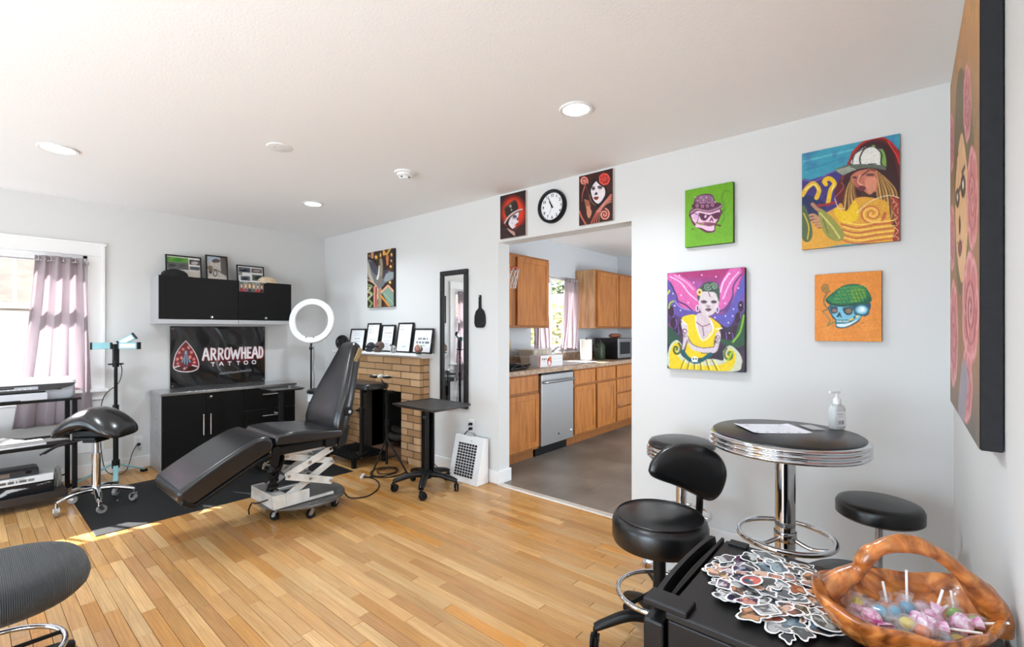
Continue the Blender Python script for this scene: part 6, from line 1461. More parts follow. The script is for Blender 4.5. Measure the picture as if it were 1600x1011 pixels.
MB().cyl((0, -.02, .272), (0, 0, .272), .005, n=8).build('hook', M_CHROME, t)
ck = thing('wall_clock', 'round black rimmed wall clock between the two red paintings', 'clock', (XB, 2.081, 2.247), -90)
MB().lathe([(0.104, -0.004), (0.104, 0.022), (0.108, 0.034), (0.118, 0.036), (0.127, 0.028), (0.128, 0.0), (0.104, 0.0)], 56, caps=False, fn=lambda a, b_, c: (a, -c, b_)).build('rim', M_BLACKPLASTIC, ck, smooth=50)
MB().lathe([(0.001, 0.012), (0.106, 0.012), (0.106, 0.0), (0.001, 0.0)], 48, fn=lambda a, b_, c: (a, -c, b_)).build('dial', M_PAPER, ck, smooth=30)
for k in range(1, 13):
    a = R(90 - 30 * k)
    cu = bpy.data.curves.new('numeral', 'FONT'); cu.body = str(k); cu.size = 0.030; cu.align_x = 'CENTER'; cu.align_y = 'CENTER'; cu.extrude = 0.0004; cu.offset = 0.0006
    tmp = bpy.data.objects.new('numeral', cu); me = bpy.data.meshes.new_from_object(tmp); bpy.data.objects.remove(tmp); me.materials.clear(); me.materials.append(M_BLACKPLASTIC)
    o = bpy.data.objects.new('numeral', me); COL.objects.link(o); o.parent = ck; o.location = (0.083 * math.cos(a), -0.0126, 0.083 * math.sin(a)); o.rotation_euler = (R(90), 0, 0)
for name, ang, L_, w_, o_ in (('hour_hand', 90 - 328, .050, .007, .0150), ('minute_hand', 90 - 336, .078, .005, .0170), ('second_hand', 90 - 200, .06, .0015, .0185)):
    a = R(ang); d = Vector((math.cos(a), 0, math.sin(a))); n_ = Vector((-math.sin(a), 0, math.cos(a)))
    MB().loft([[tuple(d * -.014 + n_ * w_ + Vector((0, -q, 0))), tuple(d * L_ + n_ * w_ * .3 + Vector((0, -q, 0))), tuple(d * L_ - n_ * w_ * .3 + Vector((0, -q, 0))), tuple(d * -.014 - n_ * w_ + Vector((0, -q, 0)))] for q in (o_, o_ + .001)]).build(name, M_BLACKPLASTIC, ck)
MB().cyl((0, -.012, 0), (0, -.021, 0), .006, n=14).build('centre_pin', M_BLACKPLASTIC, ck, smooth=40)
wall_plate('mirror_outlet', 'white duplex outlet low on the wall above the white panel box', (XB, 2.955, 0.450), -90, 'o')
for z, nm in ((0.471, 'square black plug in the upper socket by the white panel box'), (0.429, 'black plug in the lower socket by the white panel box')):
    pl = thing('power_plug', nm, 'plug', (XB - 0.0074, 2.955, z), -90); B(-0.016, -0.026, -0.011, 0.012, 0, 0.011).build('plug_body', M_BLACKPLASTIC, pl, bevel=0.003); MB().cyl((-.004, -.024, -.004), (-.012, -.034, -.010), .005, n=8).build('strain_relief', M_BLACKPLASTIC, pl)
cord('looping_power_cable', 'black cord looping from the outlet down behind the white panel box', [(2.89, 2.965, .415), (2.885, 3.02, .36), (2.88, 3.08, .31), (2.88, 3.12, .22), (2.86, 3.14, .12), (2.84, 3.13, .06), (2.80, 3.20, .04), (2.78, 3.30, .10), (2.79, 3.36, .16)], 0.0045)
t = thing('panel_box', 'white wedge-shaped box with a black gridded front leaning by the wall', 'box', (XB - 0.02, 2.905, 0.0), -90)
wb_ = 0.178
prof = [(-0.155, 0.0), (-0.012, 0.0), (-0.012, 0.375), (-0.062, 0.378)]
MB().prism([(a, z) for a, z in prof], -wb_, wb_, 'x').build('housing', M_WHITE, t, bevel=0.006)
nrm = Vector((0, -.378, -.093)).normalized(); up_ = Vector((0, 0.093, 0.378)).normalized(); org = Vector((0, -.155, 0))
def slab(x0, x1, s0, s1, d0, d1):
    q = []
    nn_ = Vector((0, -up_.z, up_.y))
    for d in (d0, d1):
        for (x, s_) in ((x0, s0), (x1, s0), (x1, s1), (x0, s1)): q.append(tuple(org + up_ * s_ + nn_ * d + Vector((x, 0, 0))))
    return MB().add(q, [(0, 3, 2, 1), (4, 5, 6, 7), (0, 1, 5, 4), (1, 2, 6, 5), (2, 3, 7, 6), (3, 0, 4, 7)])
slab(-.118, .118, .045, .335, -.001, .002).build('grille_backing', M_WHITE, t)
mb = MB()
for i in range(7):
    for j in range(12):
        q = slab(-.112 + i * .0325, -.112 + i * .0325 + .026, .052 + j * .0235, .052 + j * .0235 + .018, .002, .0035); mb.add(q.v, q.f)
o = mb.build('grille_cells', M_BLACKPLASTIC, t); o['kind'] = 'stuff'
slab(.03, .036, .352, .358, .0, .003).build('indicator', M_BLACKPLASTIC, t)
B(-.05, -.05, .372, .0, -.02, .395).build('top_latch', mat('latch_grey', (196, 194, 190), rough=0.4, noise=(5, 0.05)), t, bevel=0.003)

# ================================================================== KITCHEN
m = mat('golden_oak', (192, 122, 56), rough=0.38, noise=(5.0, 0.35), col2=(158, 94, 40), bump=(30, 0.05), stretch=(5, 5, 0.7)); M_OAK = m
M_OAKD = mat('golden_oak_edge', (164, 102, 50), rough=0.42, noise=(6, 0.3), stretch=(5, 5, 0.7))
M_OAKP = mat('pale_oak_side', (204, 164, 120), rough=0.45, noise=(4, 0.35), col2=(168, 124, 80), stretch=(6, 6, 0.8))
YF = 2.87
def oak_door(parent, x0, x1, z0, z1, y=YF, panel=True, name='door', knob=None):
    d = B(x0, y - 0.019, z0, x1, y, z1).build(name, M_OAK, parent, bevel=0.004)
    if panel:
        f = 0.055
        for (a, b_, c, e) in ((x0 + .001, z0 + .001, x0 + f, z1 - .001), (x1 - f, z0 + .001, x1 - .001, z1 - .001), (x0 + f, z0 + .001, x1 - f, z0 + f), (x0 + f, z1 - f, x1 - f, z1 - .001)):
            B(a, y - 0.026, b_, c, y - 0.0185, e).build('frame_strip', M_OAK, d, bevel=0.002)
    if knob: MB().lathe([(0.001, 0), (0.006, 0.0), (0.006, 0.012), (0.013, 0.018), (0.012, 0.026), (0.001, 0.028)], 16, fn=lambda a, b_, c: (a, -c, b_), c=(knob[0], y - .019, knob[1])).build('knob', M_CHROME, d, smooth=40)
    return d
def base_unit(name, label, x0, x1, kind):
    t = thing(name, label, 'cabinet', ((x0 + x1) / 2, 0, 0)); ox = (x0 + x1) / 2
    B(x0 - ox, YF, 0.10, x1 - ox, YK - .002, 0.862).build('carcass', M_OAKD, t, bevel=0.002)
    B(x0 - ox, YF + .07, 0.0, x1 - ox, YK - .002, 0.10).build('toe_kick', M_OAKD, t)
    n = 2 if kind == 'sink' else 1; wd = (x1 - x0) / n
    for k in range(n):
        a, b_ = x0 - ox + k * wd + .022, x0 - ox + (k + 1) * wd - .022
        if kind == 'drawers':
            for q, (za, zb) in enumerate(((.69, .845), (.50, .67), (.315, .48), (.13, .295))): oak_door(t, a, b_, za, zb, panel=False, name='drawer', knob=(a + .03, (za + zb) / 2 - .06) if q == 2 else None)
        else:
            oak_door(t, a, b_, .69, .845, panel=False, name='drawer_front'); oak_door(t, a, b_, .13, .665)
    return t
base_unit('kitchen_base_cabinet', 'golden oak base cabinet with one drawer and door, left of the dishwasher', 3.085, 3.800, 'one')
base_unit('sink_base_cabinet', 'golden oak sink cabinet with two doors, right of the dishwasher', 4.415, 5.425, 'sink')
base_unit('drawer_base_cabinet', 'golden oak cabinet with a stack of four drawers beside the sink cabinet', 5.425, 6.02, 'drawers')
base_unit('corner_base_cabinet', 'golden oak base cabinet in the far kitchen corner under the microwave', 6.02, 6.655, 'one')
dw = thing('dishwasher', 'stainless steel dishwasher with bar handle between oak cabinets', 'dishwasher', (4.108, 0, 0)); a, b_ = -.296, .300
B(a, YF + .01, .10, b_, YK - .01, .86).build('tub', M_BLACKPLASTIC, dw)
B(a + .01, YF + .06, 0.0, b_ - .01, YF + .08, .10).build('toe_panel', M_BLACKPLASTIC, dw)
d = B(a + .004, YF - .03, .115, b_ - .004, YF + .01, .842).build('door', mat('dishwasher_steel', (206, 206, 206), rough=0.3, metal=0.85, noise=(60, 0.1), stretch=(1, 1, 14)), dw, bevel=0.006)
B(a + .004, YF - .026, .842, b_ - .004, YF + .01, .86).build('control_strip', M_BLACKPLASTIC, dw)
MB().tube(bez([(a + .03, YF - .03, .765), (a + .045, YF - .062, .768), (0, YF - .072, .768), (b_ - .045, YF - .062, .768), (b_ - .03, YF - .03, .765)], 6), 0.014, 10).build('handle', M_STEEL, d, smooth=50)
MB().lathe([(0.001, 0), (0.014, 0), (0.013, .002), (0.001, .0025)], 20, fn=lambda p_, q, r_: (p_, -r_, q), c=(0.01, YF - .03, .20)).build('badge', mat('badge_grey', (96, 97, 100), rough=0.3, metal=.6, noise=(9, 0.1)), d, smooth=30)
B(b_ - .07, YF - .0325, .20, b_ - .035, YF - .0295, .215).build('energy_sticker', M_PAPER, d)
ct = thing('kitchen_countertop', 'tan stone-look laminate countertop running along the kitchen wall', 'countertop', (4.87, YF, .863))
M_CT = mat('tan_laminate', (188, 164, 142), rough=0.35, noise=(26, 0.35), col2=(150, 118, 92))
SX0, SX1, SY0, SY1 = 4.42, 5.10, 2.93, 3.36
for q in ((3.085, SX0, YF - .03, YK - .003), (SX1, 6.655, YF - .03, YK - .003), (SX0, SX1, YF - .03, SY0), (SX0, SX1, SY1, YK - .003)):
    B(q[0] - 4.87, q[2] - YF, 0, q[1] - 4.87, q[3] - YF, .042).build('slab', M_CT, ct)
B(3.085 - 4.87, YK - .022 - YF, .042, 6.655 - 4.87, YK - .003 - YF, .14).build('splash', M_CT, ct, bevel=0.002)
CZ = .9055
sk = thing('kitchen_sink', 'white double-bowl sink set into the countertop', 'sink', (4.76, 3.145, CZ))
hw, hd = .345, .22
mb = MB()
for (xa, xb) in ((-hw, -.01), (.01, hw)):
    mb.loft([[((xa + xb) / 2 + x, y, z) for x, y in rrect((xb - xa) - i, 2 * hd - i, .05, 4)] for i, z in ((0, .006), (.012, .010), (.05, .008), (.07, -.02), (.09, -.16))], caps=True)
mb.build('bowls', mat('white_enamel', (240, 240, 238), rough=0.15, noise=(4, 0.02)), sk, smooth=40)
fa = thing('kitchen_faucet', 'white and chrome single-lever faucet behind the sink', 'faucet', (4.80, 3.415, CZ))
MB().cyl((0, 0, 0), (0, 0, .12), .026, .022, n=18).build('body', M_WHITE, fa, smooth=40)
MB().tube(bez([(0, 0, .11), (0.0, -.06, .17), (-.05, -.16, .19), (-.09, -.22, .13)]), 0.013, 10).build('spout', M_CHROME, fa, smooth=50)
MB().tube([(0, 0, .12), (.03, 0, .16), (.08, -.03, .20)], .009, 8).build('lever', M_WHITE, fa, smooth=50)
def upper_unit(name, label, x0, x1, doors, side=None):
    t = thing(name, label, 'cabinet', ((x0 + x1) / 2, 0, 1.325)); ox = (x0 + x1) / 2
    B(x0 - ox, 3.17, 0, x1 - ox, YK - .002, .785).build('carcass', M_OAKD, t, bevel=0.002)
    if side: B(x0 - ox - .003, 3.172, .002, x0 - ox - .0005, YK - .004, .783).build('side_veneer', M_OAKP, t)
    for (a, b_) in doors: oak_door(t, a - ox, b_ - ox, .025, .755, y=3.17)
    return t
upper_unit('kitchen_wall_cabinet', 'golden oak wall cabinet with the small basketball hoop, left of the window', 3.085, 4.395, [(3.11, 3.70), (3.80, 4.365)])
upper_unit('kitchen_wall_cabinet', 'golden oak wall cabinet with pale grained side, right of the kitchen window', 5.44, 6.655, [(5.475, 6.05), (6.085, 6.62)], side=True)
hp = thing('toy_basketball_hoop', 'small orange toy basketball hoop with white net on the oak cabinet', 'toy hoop', (3.57, 3.143, 1.86))
M_ORANGE = mat('orange_hoop', (206, 66, 40), rough=0.4, noise=(6, 0.1))
B(-.09, -.006, -.02, .09, 0, .12).build('backboard', M_WHITE, hp, bevel=0.002)
MB().tube([(0.085 * math.cos(k * .2618), -.10 + .085 * math.sin(k * .2618), .06) for k in range(24)], .005, 8, closed=True).build('rim', M_ORANGE, hp, smooth=50)
mb = MB()
for k in range(12):
    for s_ in (-1, 1):
        mb.tube([((.085 - .035 * q) * math.cos(k * .5236 + s_ * q * .9), -.10 + (.085 - .035 * q) * math.sin(k * .5236 + s_ * q * .9), .06 - .20 * q) for q in (0, .33, .66, 1)], .0022, 5)
o = mb.build('net', M_WHITE, hp); o['kind'] = 'stuff'

# kitchen window
x0, x1, z0, z1 = KWIN
kw = MB().box(x0, YK + .03, z0, x0 + .04, YK + .10, z1).box(x1 - .04, YK + .03, z0, x1, YK + .10, z1).box(x0, YK + .03, z1 - .04, x1, YK + .10, z1).box(x0, YK + .03, z0, x1, YK + .10, z0 + .04).build('window_2', M_VINYL, bevel=0.003)
struct(kw, 'white framed sliding kitchen window above the sink')
B((x0 + x1) / 2 - .02, YK + .04, z0 + .04, (x0 + x1) / 2 + .02, YK + .09, z1 - .04).build('meeting_stile', M_VINYL, kw)
for a, b_ in ((x0 + .04, (x0 + x1) / 2 - .02), ((x0 + x1) / 2 + .02, x1 - .04)): B(a, YK + .060, z0 + .04, b_, YK + .064, z1 - .04).build('pane', M_PANE, kw)
B(x0 - .04, YK - .05, z0 - .025, x1 + .04, YK + .03, z0).build('sill', M_TRIM, kw, bevel=0.004)
B(x0 - .02, YK - .014, z0 - .10, x1 + .02, YK, z0 - .025).build('apron', M_TRIM, kw, bevel=0.003)
t = thing('kitchen_curtain_rod', 'slim dark rod over the kitchen window', 'curtain rod', (4.93, YK - .05, 1.965)); MB().cyl((-.50, 0, 0), (.50, 0, 0), .006, n=10).build('rod', M_ROD, t, smooth=40)
for x in (-.49, .49): MB().cyl((x, 0, 0), (x, .05, 0), .005, n=8).build('bracket', M_ROD, t)
curtain('kitchen_curtain', 'sheer mauve curtain hanging partly behind the oak wall cabinet', (0, YK - .052, 0), 4.46, 4.66, 4.46, 4.80, 1.99, 1.03, 4, .022)
curtain('kitchen_curtain', 'sheer mauve curtain at the pale cabinet side of the kitchen window', (0, YK - .052, 0), 5.14, 5.41, 5.00, 5.40, 1.99, 1.03, 4, .022)
wall_plate('kitchen_wall_switch', 'almond switch plate on the kitchen wall below the hoop cabinet', (4.05, YK, 1.125), 0, 's', 1, mat('almond_plate', (206, 190, 150), rough=0.4, noise=(5, 0.03)))

# counter items
t = thing('grill_pan', 'black griddle pan on the counter end nearest the opening', 'pan', (3.55, 3.03, CZ), 8)
MB().loft([[(x, y, z) for x, y in rrect(.36 - i, .24 - i, .04, 4)] for i, z in ((.04, 0), (0, .012), (0, .030), (.012, .030), (.03, .012))]).build('tray', M_BLACKMETAL, t, smooth=40)
MB().tube(bez([(.17, -.02, .026), (.25, -.03, .03), (.33, -.03, .035)]), .012, 8, flat=.6).build('handle', M_BLACKPLASTIC, t, smooth=50)
for k in range(5): MB().tube(bez([(-.13, -.08 + k * .04, .02), (0, -.08 + k * .04, .045 + .012 * (k % 2)), (.13, -.08 + k * .04, .02)]), .012, 8).build('grill_bar', M_BLACKMETAL, t, smooth=50)
t = thing('spice_rack', 'small dark spice caddy with jars at the counter back', 'caddy', (3.78, 3.38, CZ))
B(-.05, -.035, 0, .05, .035, .05).build('tray', M_BLACKMETAL, t, bevel=0.003)
for k in range(3): j = MB().cyl((-.032 + k * .032, 0, .05), (-.032 + k * .032, 0, .085), .013, n=12).build('jar', mat('spice_amber', (84, 60, 44), rough=0.3, noise=(20, 0.3)), t, smooth=40); MB().cyl((-.032 + k * .032, 0, .085), (-.032 + k * .032, 0, .105), .014, n=12).build('lid', M_BLACKPLASTIC, j, smooth=40)
t = thing('canister', 'small tan canister beside the spice caddy', 'canister', (3.68, 3.40, CZ)); MB().lathe([(0.001, 0), (.045, 0), (.045, .09), (.001, .09)], 20).build('jar', mat('tan_ceramic', (196, 176, 138), rough=0.4, noise=(8, 0.1)), t, smooth=40); MB().lathe([(0.001, .112), (.03, .11), (.047, .098), (.047, .09), (.001, .09)], 20).build('lid', M_WHITE, t, smooth=40)
t = thing('drink_carton', 'white twelve-pack carton with red ends on the kitchen counter', 'box', (4.13, 3.01, CZ), -4)
B(-.20, -.065, 0, .20, .065, .125).build('carton', mat('white_card', (222, 222, 222), rough=0.5, noise=(5, 0.05)), t, bevel=0.003)
p = Paint(64, 22, [(0, 0), (400, 0), (400, 125), (0, 125)], (226, 226, 226)); p.poly([(0, 0), (26, 0), (18, 125), (0, 125)], (190, 30, 34)); p.ell(170, 70, 36, 46, (176, 26, 30)); p.ell(170, 84, 20, 26, (236, 226, 226)); p.ell(186, 36, 20, 26, (196, 110, 50)); p.scrib(50, 130, 40, 18, (70, 70, 74), seed=3); p.scrib(70, 110, 66, 8, (120, 120, 120), seed=4)
for y in (40, 80): p.line([(220, y), (400, y)], 4, (180, 182, 186), smooth=False)
sheet('print', p, .396, .121, lambda u, v: (u, -.0662, v + .002), M_PRINT, t)
t = thing('dish_rack', 'white wire dish rack with a tub behind the drink carton', 'dish rack', (4.25, 3.26, CZ))
MB().loft([[(x, y, z) for x, y in rrect(.36 + i, .26 + i, .04, 4)] for i, z in ((-.06, .02), (0, .17), (.012, .175), (-.01, .17), (-.07, .03))]).build('tub', mat('cream_tub', (226, 214, 196), rough=0.4, noise=(4, 0.04)), t, smooth=40)
for z in (.02, .10, .185): MB().tube([(x, y, z) for x, y in rrect(.40, .30, .04, 4)], .0035, 6, closed=True).build('wire_ring', M_WHITE, t, smooth=50)
for k in range(6): MB().tube([(-.17 + k * .068, -.15, 0), (-.17 + k * .068, -.15, .185)], .003, 6).build('wire', M_WHITE, t)
t = thing('paper_towel_roll', 'white paper towel roll standing on its holder beside the sink', 'paper towel', (5.20, 3.16, CZ))
MB().cyl((0, 0, 0), (0, 0, .012), .085, n=28).build('holder_base', M_BLACKPLASTIC, t, smooth=40)
MB().lathe([(.02, .014), (.073, .014), (.074, .02), (.074, .268), (.073, .274), (.02, .274)], 32, caps=False).build('roll', mat('towel_paper', (238, 228, 216), rough=0.9, noise=(20, 0.05), bump=(90, .3)), t, smooth=40)
MB().cyl((0, 0, .012), (0, 0, .30), .008, n=10).build('holder_post', M_BLACKPLASTIC, t, smooth=40)
t = thing('soap_bottle', 'white soap bottle beside the paper towel roll', 'bottle', (5.37, 3.22, CZ)); MB().lathe([(0.001, 0), (.034, 0), (.036, .01), (.036, .12), (.028, .145), (.012, .15), (.001, .15)], 20).build('bottle', M_WHITE, t, smooth=40); MB().cyl((0, 0, .15), (0, 0, .18), .010, n=10).tube([(0, 0, .18), (-.03, -.01, .185)], .006, 6).build('pump', M_BLACKPLASTIC, t, smooth=40)
t = thing('green_jug', 'dark green jug between the soap bottle and the microwave', 'jug', (5.53, 3.15, CZ)); MB().loft([[(x, y, z) for x, y in rrect(.12 - i, .12 - i, .03, 4)] for i, z in ((.01, 0), (0, .01), (0, .19), (.04, .225), (.07, .235))]).build('jug_body', mat('dark_green_plastic', (48, 62, 42), rough=0.4, noise=(6, 0.15)), t, smooth=40); MB().tube(bez([(-.06, 0, .17), (-.10, 0, .19), (-.07, 0, .235), (-.02, 0, .24)]), .010, 8).build('handle', M_BLACKPLASTIC, t, smooth=50); MB().cyl((0, 0, .235), (0, 0, .26), .025, n=14).build('lid', M_BLACKPLASTIC, t, smooth=40)
mw = thing('microwave', 'black microwave with steel door on the far kitchen counter', 'microwave', (5.95, 3.15, CZ), 0)
B(-.25, -.17, .012, .25, .18, .285).build('case', M_BLACKPLASTIC, mw, bevel=0.005)
d = B(-.25, -.185, .015, .13, -.17, .282).build('door', M_STEEL, mw, bevel=0.003); B(-.20, -.188, .07, .09, -.184, .235).build('glass', M_BLACKPLASTIC, d); B(.135, -.184, .015, .25, -.17, .282).build('control_panel', M_BLACKPLASTIC, mw, bevel=0.002)
for k in range(9): B(.155 + (k % 3) * .028, -.187, .06 + (k // 3) * .03, .175 + (k % 3) * .028, -.183, .08 + (k // 3) * .03).build('button', M_GREYSHEET, mw)
for x in (-.2, .2): B(x - .015, -.12, 0, x + .015, .12, .012).build('foot', M_RUBBER, mw)
t = thing('bread_loaf', 'bagged brown loaf lying on top of the microwave', 'bread', (5.92, 3.13, CZ + .2855), 10); MB().loft([[(x, .055 * s_ * c, .033 + .033 * s_ * q) for c, q in [(math.cos(k * .5236), math.sin(k * .5236)) for k in range(12)]] for x, s_ in ((-.17, .3), (-.15, .8), (-.08, 1), (.08, 1), (.15, .8), (.17, .3))]).build('loaf', mat('brown_crust', (128, 76, 48), rough=0.5, noise=(10, 0.3)), t, smooth=60)

# ================================================================== BAR TABLE AND STOOLS
def chrome_band(prof_r, z0, z1, n=3):
    pts = []
    H_ = (z1 - z0) / n
    for k in range(n):
        for q in range(7): a = math.pi * q / 6; pts.append((prof_r + 0.006 * math.sin(a), z0 + H_ * (k + .08 + .84 * q / 6)))
    return pts
bt = thing('bar_table', 'round black-topped bar table with ribbed chrome edge and foot ring', 'table', (2.201, .389, 0.0))
r_ = .286
MB().lathe([(.001, .816), (r_ - .01, .816)] + chrome_band(r_ - .002, .816, .873) + [(r_ - .014, .876), (.001, .876)], 72).build('chrome_edge', M_CHROME, bt, smooth=35)
MB().lathe([(.001, .870), (r_ - .014, .870), (r_ - .012, .878), (r_ - .020, .883), (.001, .884)], 72).build('table_top', mat('black_table_vinyl', (26, 26, 28), rough=0.3, noise=(5, 0.2), bump=(200, .05)), bt, smooth=35)
MB().cyl((0, 0, .03), (0, 0, .845), .038, n=32).build('column', M_CHROME, bt, smooth=40)
MB().lathe([(.041, .435), (.043, .44), (.043, .47), (.041, .475)], 32, caps=False).build('collar', M_CHROME, bt, smooth=40)
MB().tube([(.175 * math.cos(k * .1309), .175 * math.sin(k * .1309), .455) for k in range(48)], .011, 12, closed=True).build('foot_ring', M_CHROME, bt, smooth=60)
for a in (20, 140, 260):
    c, s_ = math.cos(R(a)), math.sin(R(a)); MB().tube(bez([(.04 * c, .04 * s_, .445), (.10 * c, .10 * s_, .43), (.172 * c, .172 * s_, .45)]), .009, 8).build('ring_spoke', M_CHROME, bt, smooth=50)
MB().lathe([(.001, 0), (.185, 0), (.188, .006), (.175, .018), (.08, .035), (.05, .06), (.001, .06)], 48).build('base', M_CHROME, bt, smooth=40)
MB().tube([(.14, -.15, .84), (.165, -.19, .822), (.175, -.20, .815)], .005, 6).build('tilt_lever', M_BLACKPLASTIC, bt)

t = thing('sanitizer_bottle', 'clear pump bottle of hand sanitizer on the bar table', 'bottle', (2.393, .231, .8845), -38)
M_GEL = mat('clear_gel', (232, 236, 236), rough=0.08, noise=(4, 0.03), trans=0.35, ior=1.3)
MB().loft([[(x, y, z) for x, y in rrect(.062 - i, .040 - i * .6, .014, 4)] for i, z in ((.008, 0), (0, .006), (0, .082), (.012, .098), (.034, .106))]).build('bottle', M_GEL, t, smooth=50)
p = Paint(48, 54, [(0, 0), (56, 0), (56, 62), (0, 62)], (238, 239, 240)); p.scrib(10, 46, 12, 4, (90, 90, 96), seed=3); p.scrib(14, 42, 20, 2, (140, 140, 144), seed=5); p.scrib(10, 44, 27, 1.5, (160, 160, 164), seed=6)
for k in range(14): p.poly([(12 + k * 2.2, 38), (12 + k * 2.2 + (.7 if k % 3 else 1.3), 38), (12 + k * 2.2 + (.7 if k % 3 else 1.3), 54), (12 + k * 2.2, 54)], (40, 40, 44))
sheet('label', p, .05, .062, lambda u, v: (u, -.0208, v + .014), M_PRINT, t)
MB().lathe([(.001, .104), (.014, .104), (.0145, .122), (.010, .130), (.005, .134), (.005, .150), (.001, .150)], 18).build('pump_collar', M_WHITE, t, smooth=40)
MB().obox((-.012, 0, .154), (.05, .012, .009)).build('pump_nozzle', M_WHITE, t, bevel=0.002)
t = thing('paper_form', 'white printed form lying on the bar table', 'paper', (2.217, .445, .8845), -52)
p = Paint(60, 46, [(0, 0), (280, 0), (280, 216), (0, 216)], (226, 228, 236))
for k in range(14): p.scrib(30, 250 - (k * 37) % 90, 26 + k * 12, 3.2, (130, 132, 144), seed=k)
for x, y in ((34, 188), (80, 190), (130, 192), (180, 188), (230, 190), (60, 30), (220, 34)): p.ell(x, y, 7, 5, (70, 70, 80))
sheet('sheet', p, .235, .185, lambda u, v: (u, v - .095, .0006 + .004 * max(0, abs(u) - .09) / .03), M_PRINT, t)
t = thing('appointment_card', 'small grey card beside the sanitizer on the bar table', 'card', (2.352, .315, .8845), -50)
MB().loft([[(x, y, z) for x, y in rrect(.055, .10, .006, 3)] for z in (0, .0015)]).build('card', mat('grey_card', (176, 178, 184), rough=0.5, noise=(8, 0.06)), t)

ds = thing('diner_bar_stool', 'chrome-banded round black bar stool behind the backed stool', 'stool', (2.559, .952, 0))
r_ = .183
MB().lathe([(.001, .60), (r_ - .012, .60)] + chrome_band(r_ - .006, .605, .665) + [(r_ - .012, .668), (.001, .668)], 56).build('chrome_band', M_CHROME, ds, smooth=35)
MB().lathe([(.001, .66), (r_ - .012, .66), (r_ - .008, .675), (r_ - .018, .692), (r_ - .05, .702), (.001, .708)], 56).build('seat', M_LEATHER, ds, smooth=45)
MB().cyl((0, 0, .04), (0, 0, .60), .028, n=24).build('column', M_CHROME, ds, smooth=40)
MB().tube([(.15 * math.cos(k * .1309), .15 * math.sin(k * .1309), .30) for k in range(48)], .009, 10, closed=True).build('foot_ring', M_CHROME, ds, smooth=60)
for a in (0, 90, 180, 270): c, s_ = math.cos(R(a)), math.sin(R(a)); MB().cyl((.03 * c, .03 * s_, .31), (.148 * c, .148 * s_, .30), .007, n=8).build('ring_spoke', M_CHROME, ds, smooth=50)
MB().lathe([(.001, 0), (.20, 0), (.203, .006), (.185, .018), (.07, .035), (.04, .07), (.001, .07)], 48).build('base', M_CHROME, ds, smooth=40)

bs = thing('backed_stool', 'black vinyl swivel stool with curved backrest beside the mini fridge', 'stool', (1.838, .773, 0))
r_ = .188
MB().lathe([(.001, .435), (r_ - .03, .435), (r_ - .006, .445), (r_, .462), (r_, .520), (r_ - .008, .540), (r_ - .022, .550), (r_ - .026, .552), (.06, .556), (.001, .556)], 64).build('seat', M_LEATHER, bs, smooth=40)
MB().tube([(( r_ - .020) * math.cos(k * .1309), (r_ - .020) * math.sin(k * .1309), .5515) for k in range(48)], .0035, 6, closed=True).build('seat_piping', M_LEATHER, bs, smooth=60)
MB().cyl((0, 0, .10), (0, 0, .44), .025, n=20).build('column', M_BLACKMETAL, bs, smooth=40)
MB().lathe([(.001, .41), (.09, .41), (.10, .435), (.001, .435)], 24).build('seat_plate', M_BLACKMETAL, bs, smooth=40)
MB().tube([(.165 * math.cos(k * .1309), .165 * math.sin(k * .1309), .235) for k in range(48)], .010, 10, closed=True).build('foot_ring', M_CHROME, bs, smooth=60)
for a in (40, 160, 280): c, s_ = math.cos(R(a)), math.sin(R(a)); MB().cyl((.02 * c, .02 * s_, .25), (.162 * c, .162 * s_, .235), .008, n=8).build('ring_spoke', M_BLACKMETAL, bs, smooth=50)
star_base(bs, .26, 5, 128, .04, .13, .085, M_BLACKPLASTIC, .030, M_RUBBER, M_BLACKPLASTIC, arm=.026, hump=.02, twin=True)
# backrest: a shield-shaped pad wrapping the seat's far side
bc = Vector((rgt[0] * .155 + fwd[0] * .13, rgt[1] * .155 + fwd[1] * .13, .685)); ub = Vector((rgt[0], rgt[1], 0)).normalized(); nb_ = Vector((fwd[0], fwd[1], 0)).normalized()
outl = [(-.155, .012), (-.140, .050), (-.09, .092), (-.02, .112), (.06, .106), (.125, .070), (.152, .010), (.142, -.055), (.118, -.098), (.085, -.112), (.03, -.088), (-.04, -.055), (-.105, -.030), (-.142, -.010)]
ol = [(p_.x, p_.y) for p_ in bez([(a, b_, 0) for a, b_ in outl + [outl[0]]], 4)][:-1]
rings = []
for d, s_ in ((-.030, .55), (-.026, .80), (-.014, .95), (.0, 1.0), (.014, .97), (.022, .86), (.024, .6)):
    rings.append([tuple(bc + ub * (1.10 * a * s_) + Vector((0, 0, 1.10 * b_ * s_)) + nb_ * (d - 1.1 * (a * s_) ** 2) + Vector((0, 0, 0))) for a, b_ in ol])
MB().loft(rings).build('backrest', M_LEATHER, bs, smooth=60)
bp_ = bc + ub * .07
MB().tube(bez([(.03 * ub.x, .03 * ub.y, .425), (bp_.x * .75, bp_.y * .75, .425), (bp_.x + nb_.x * .03, bp_.y + nb_.y * .03, .50), (bp_.x + nb_.x * .02, bp_.y + nb_.y * .02, .68)], 6), .014, 10, flat=1.4).build('back_bracket', M_BLACKMETAL, bs, smooth=50)

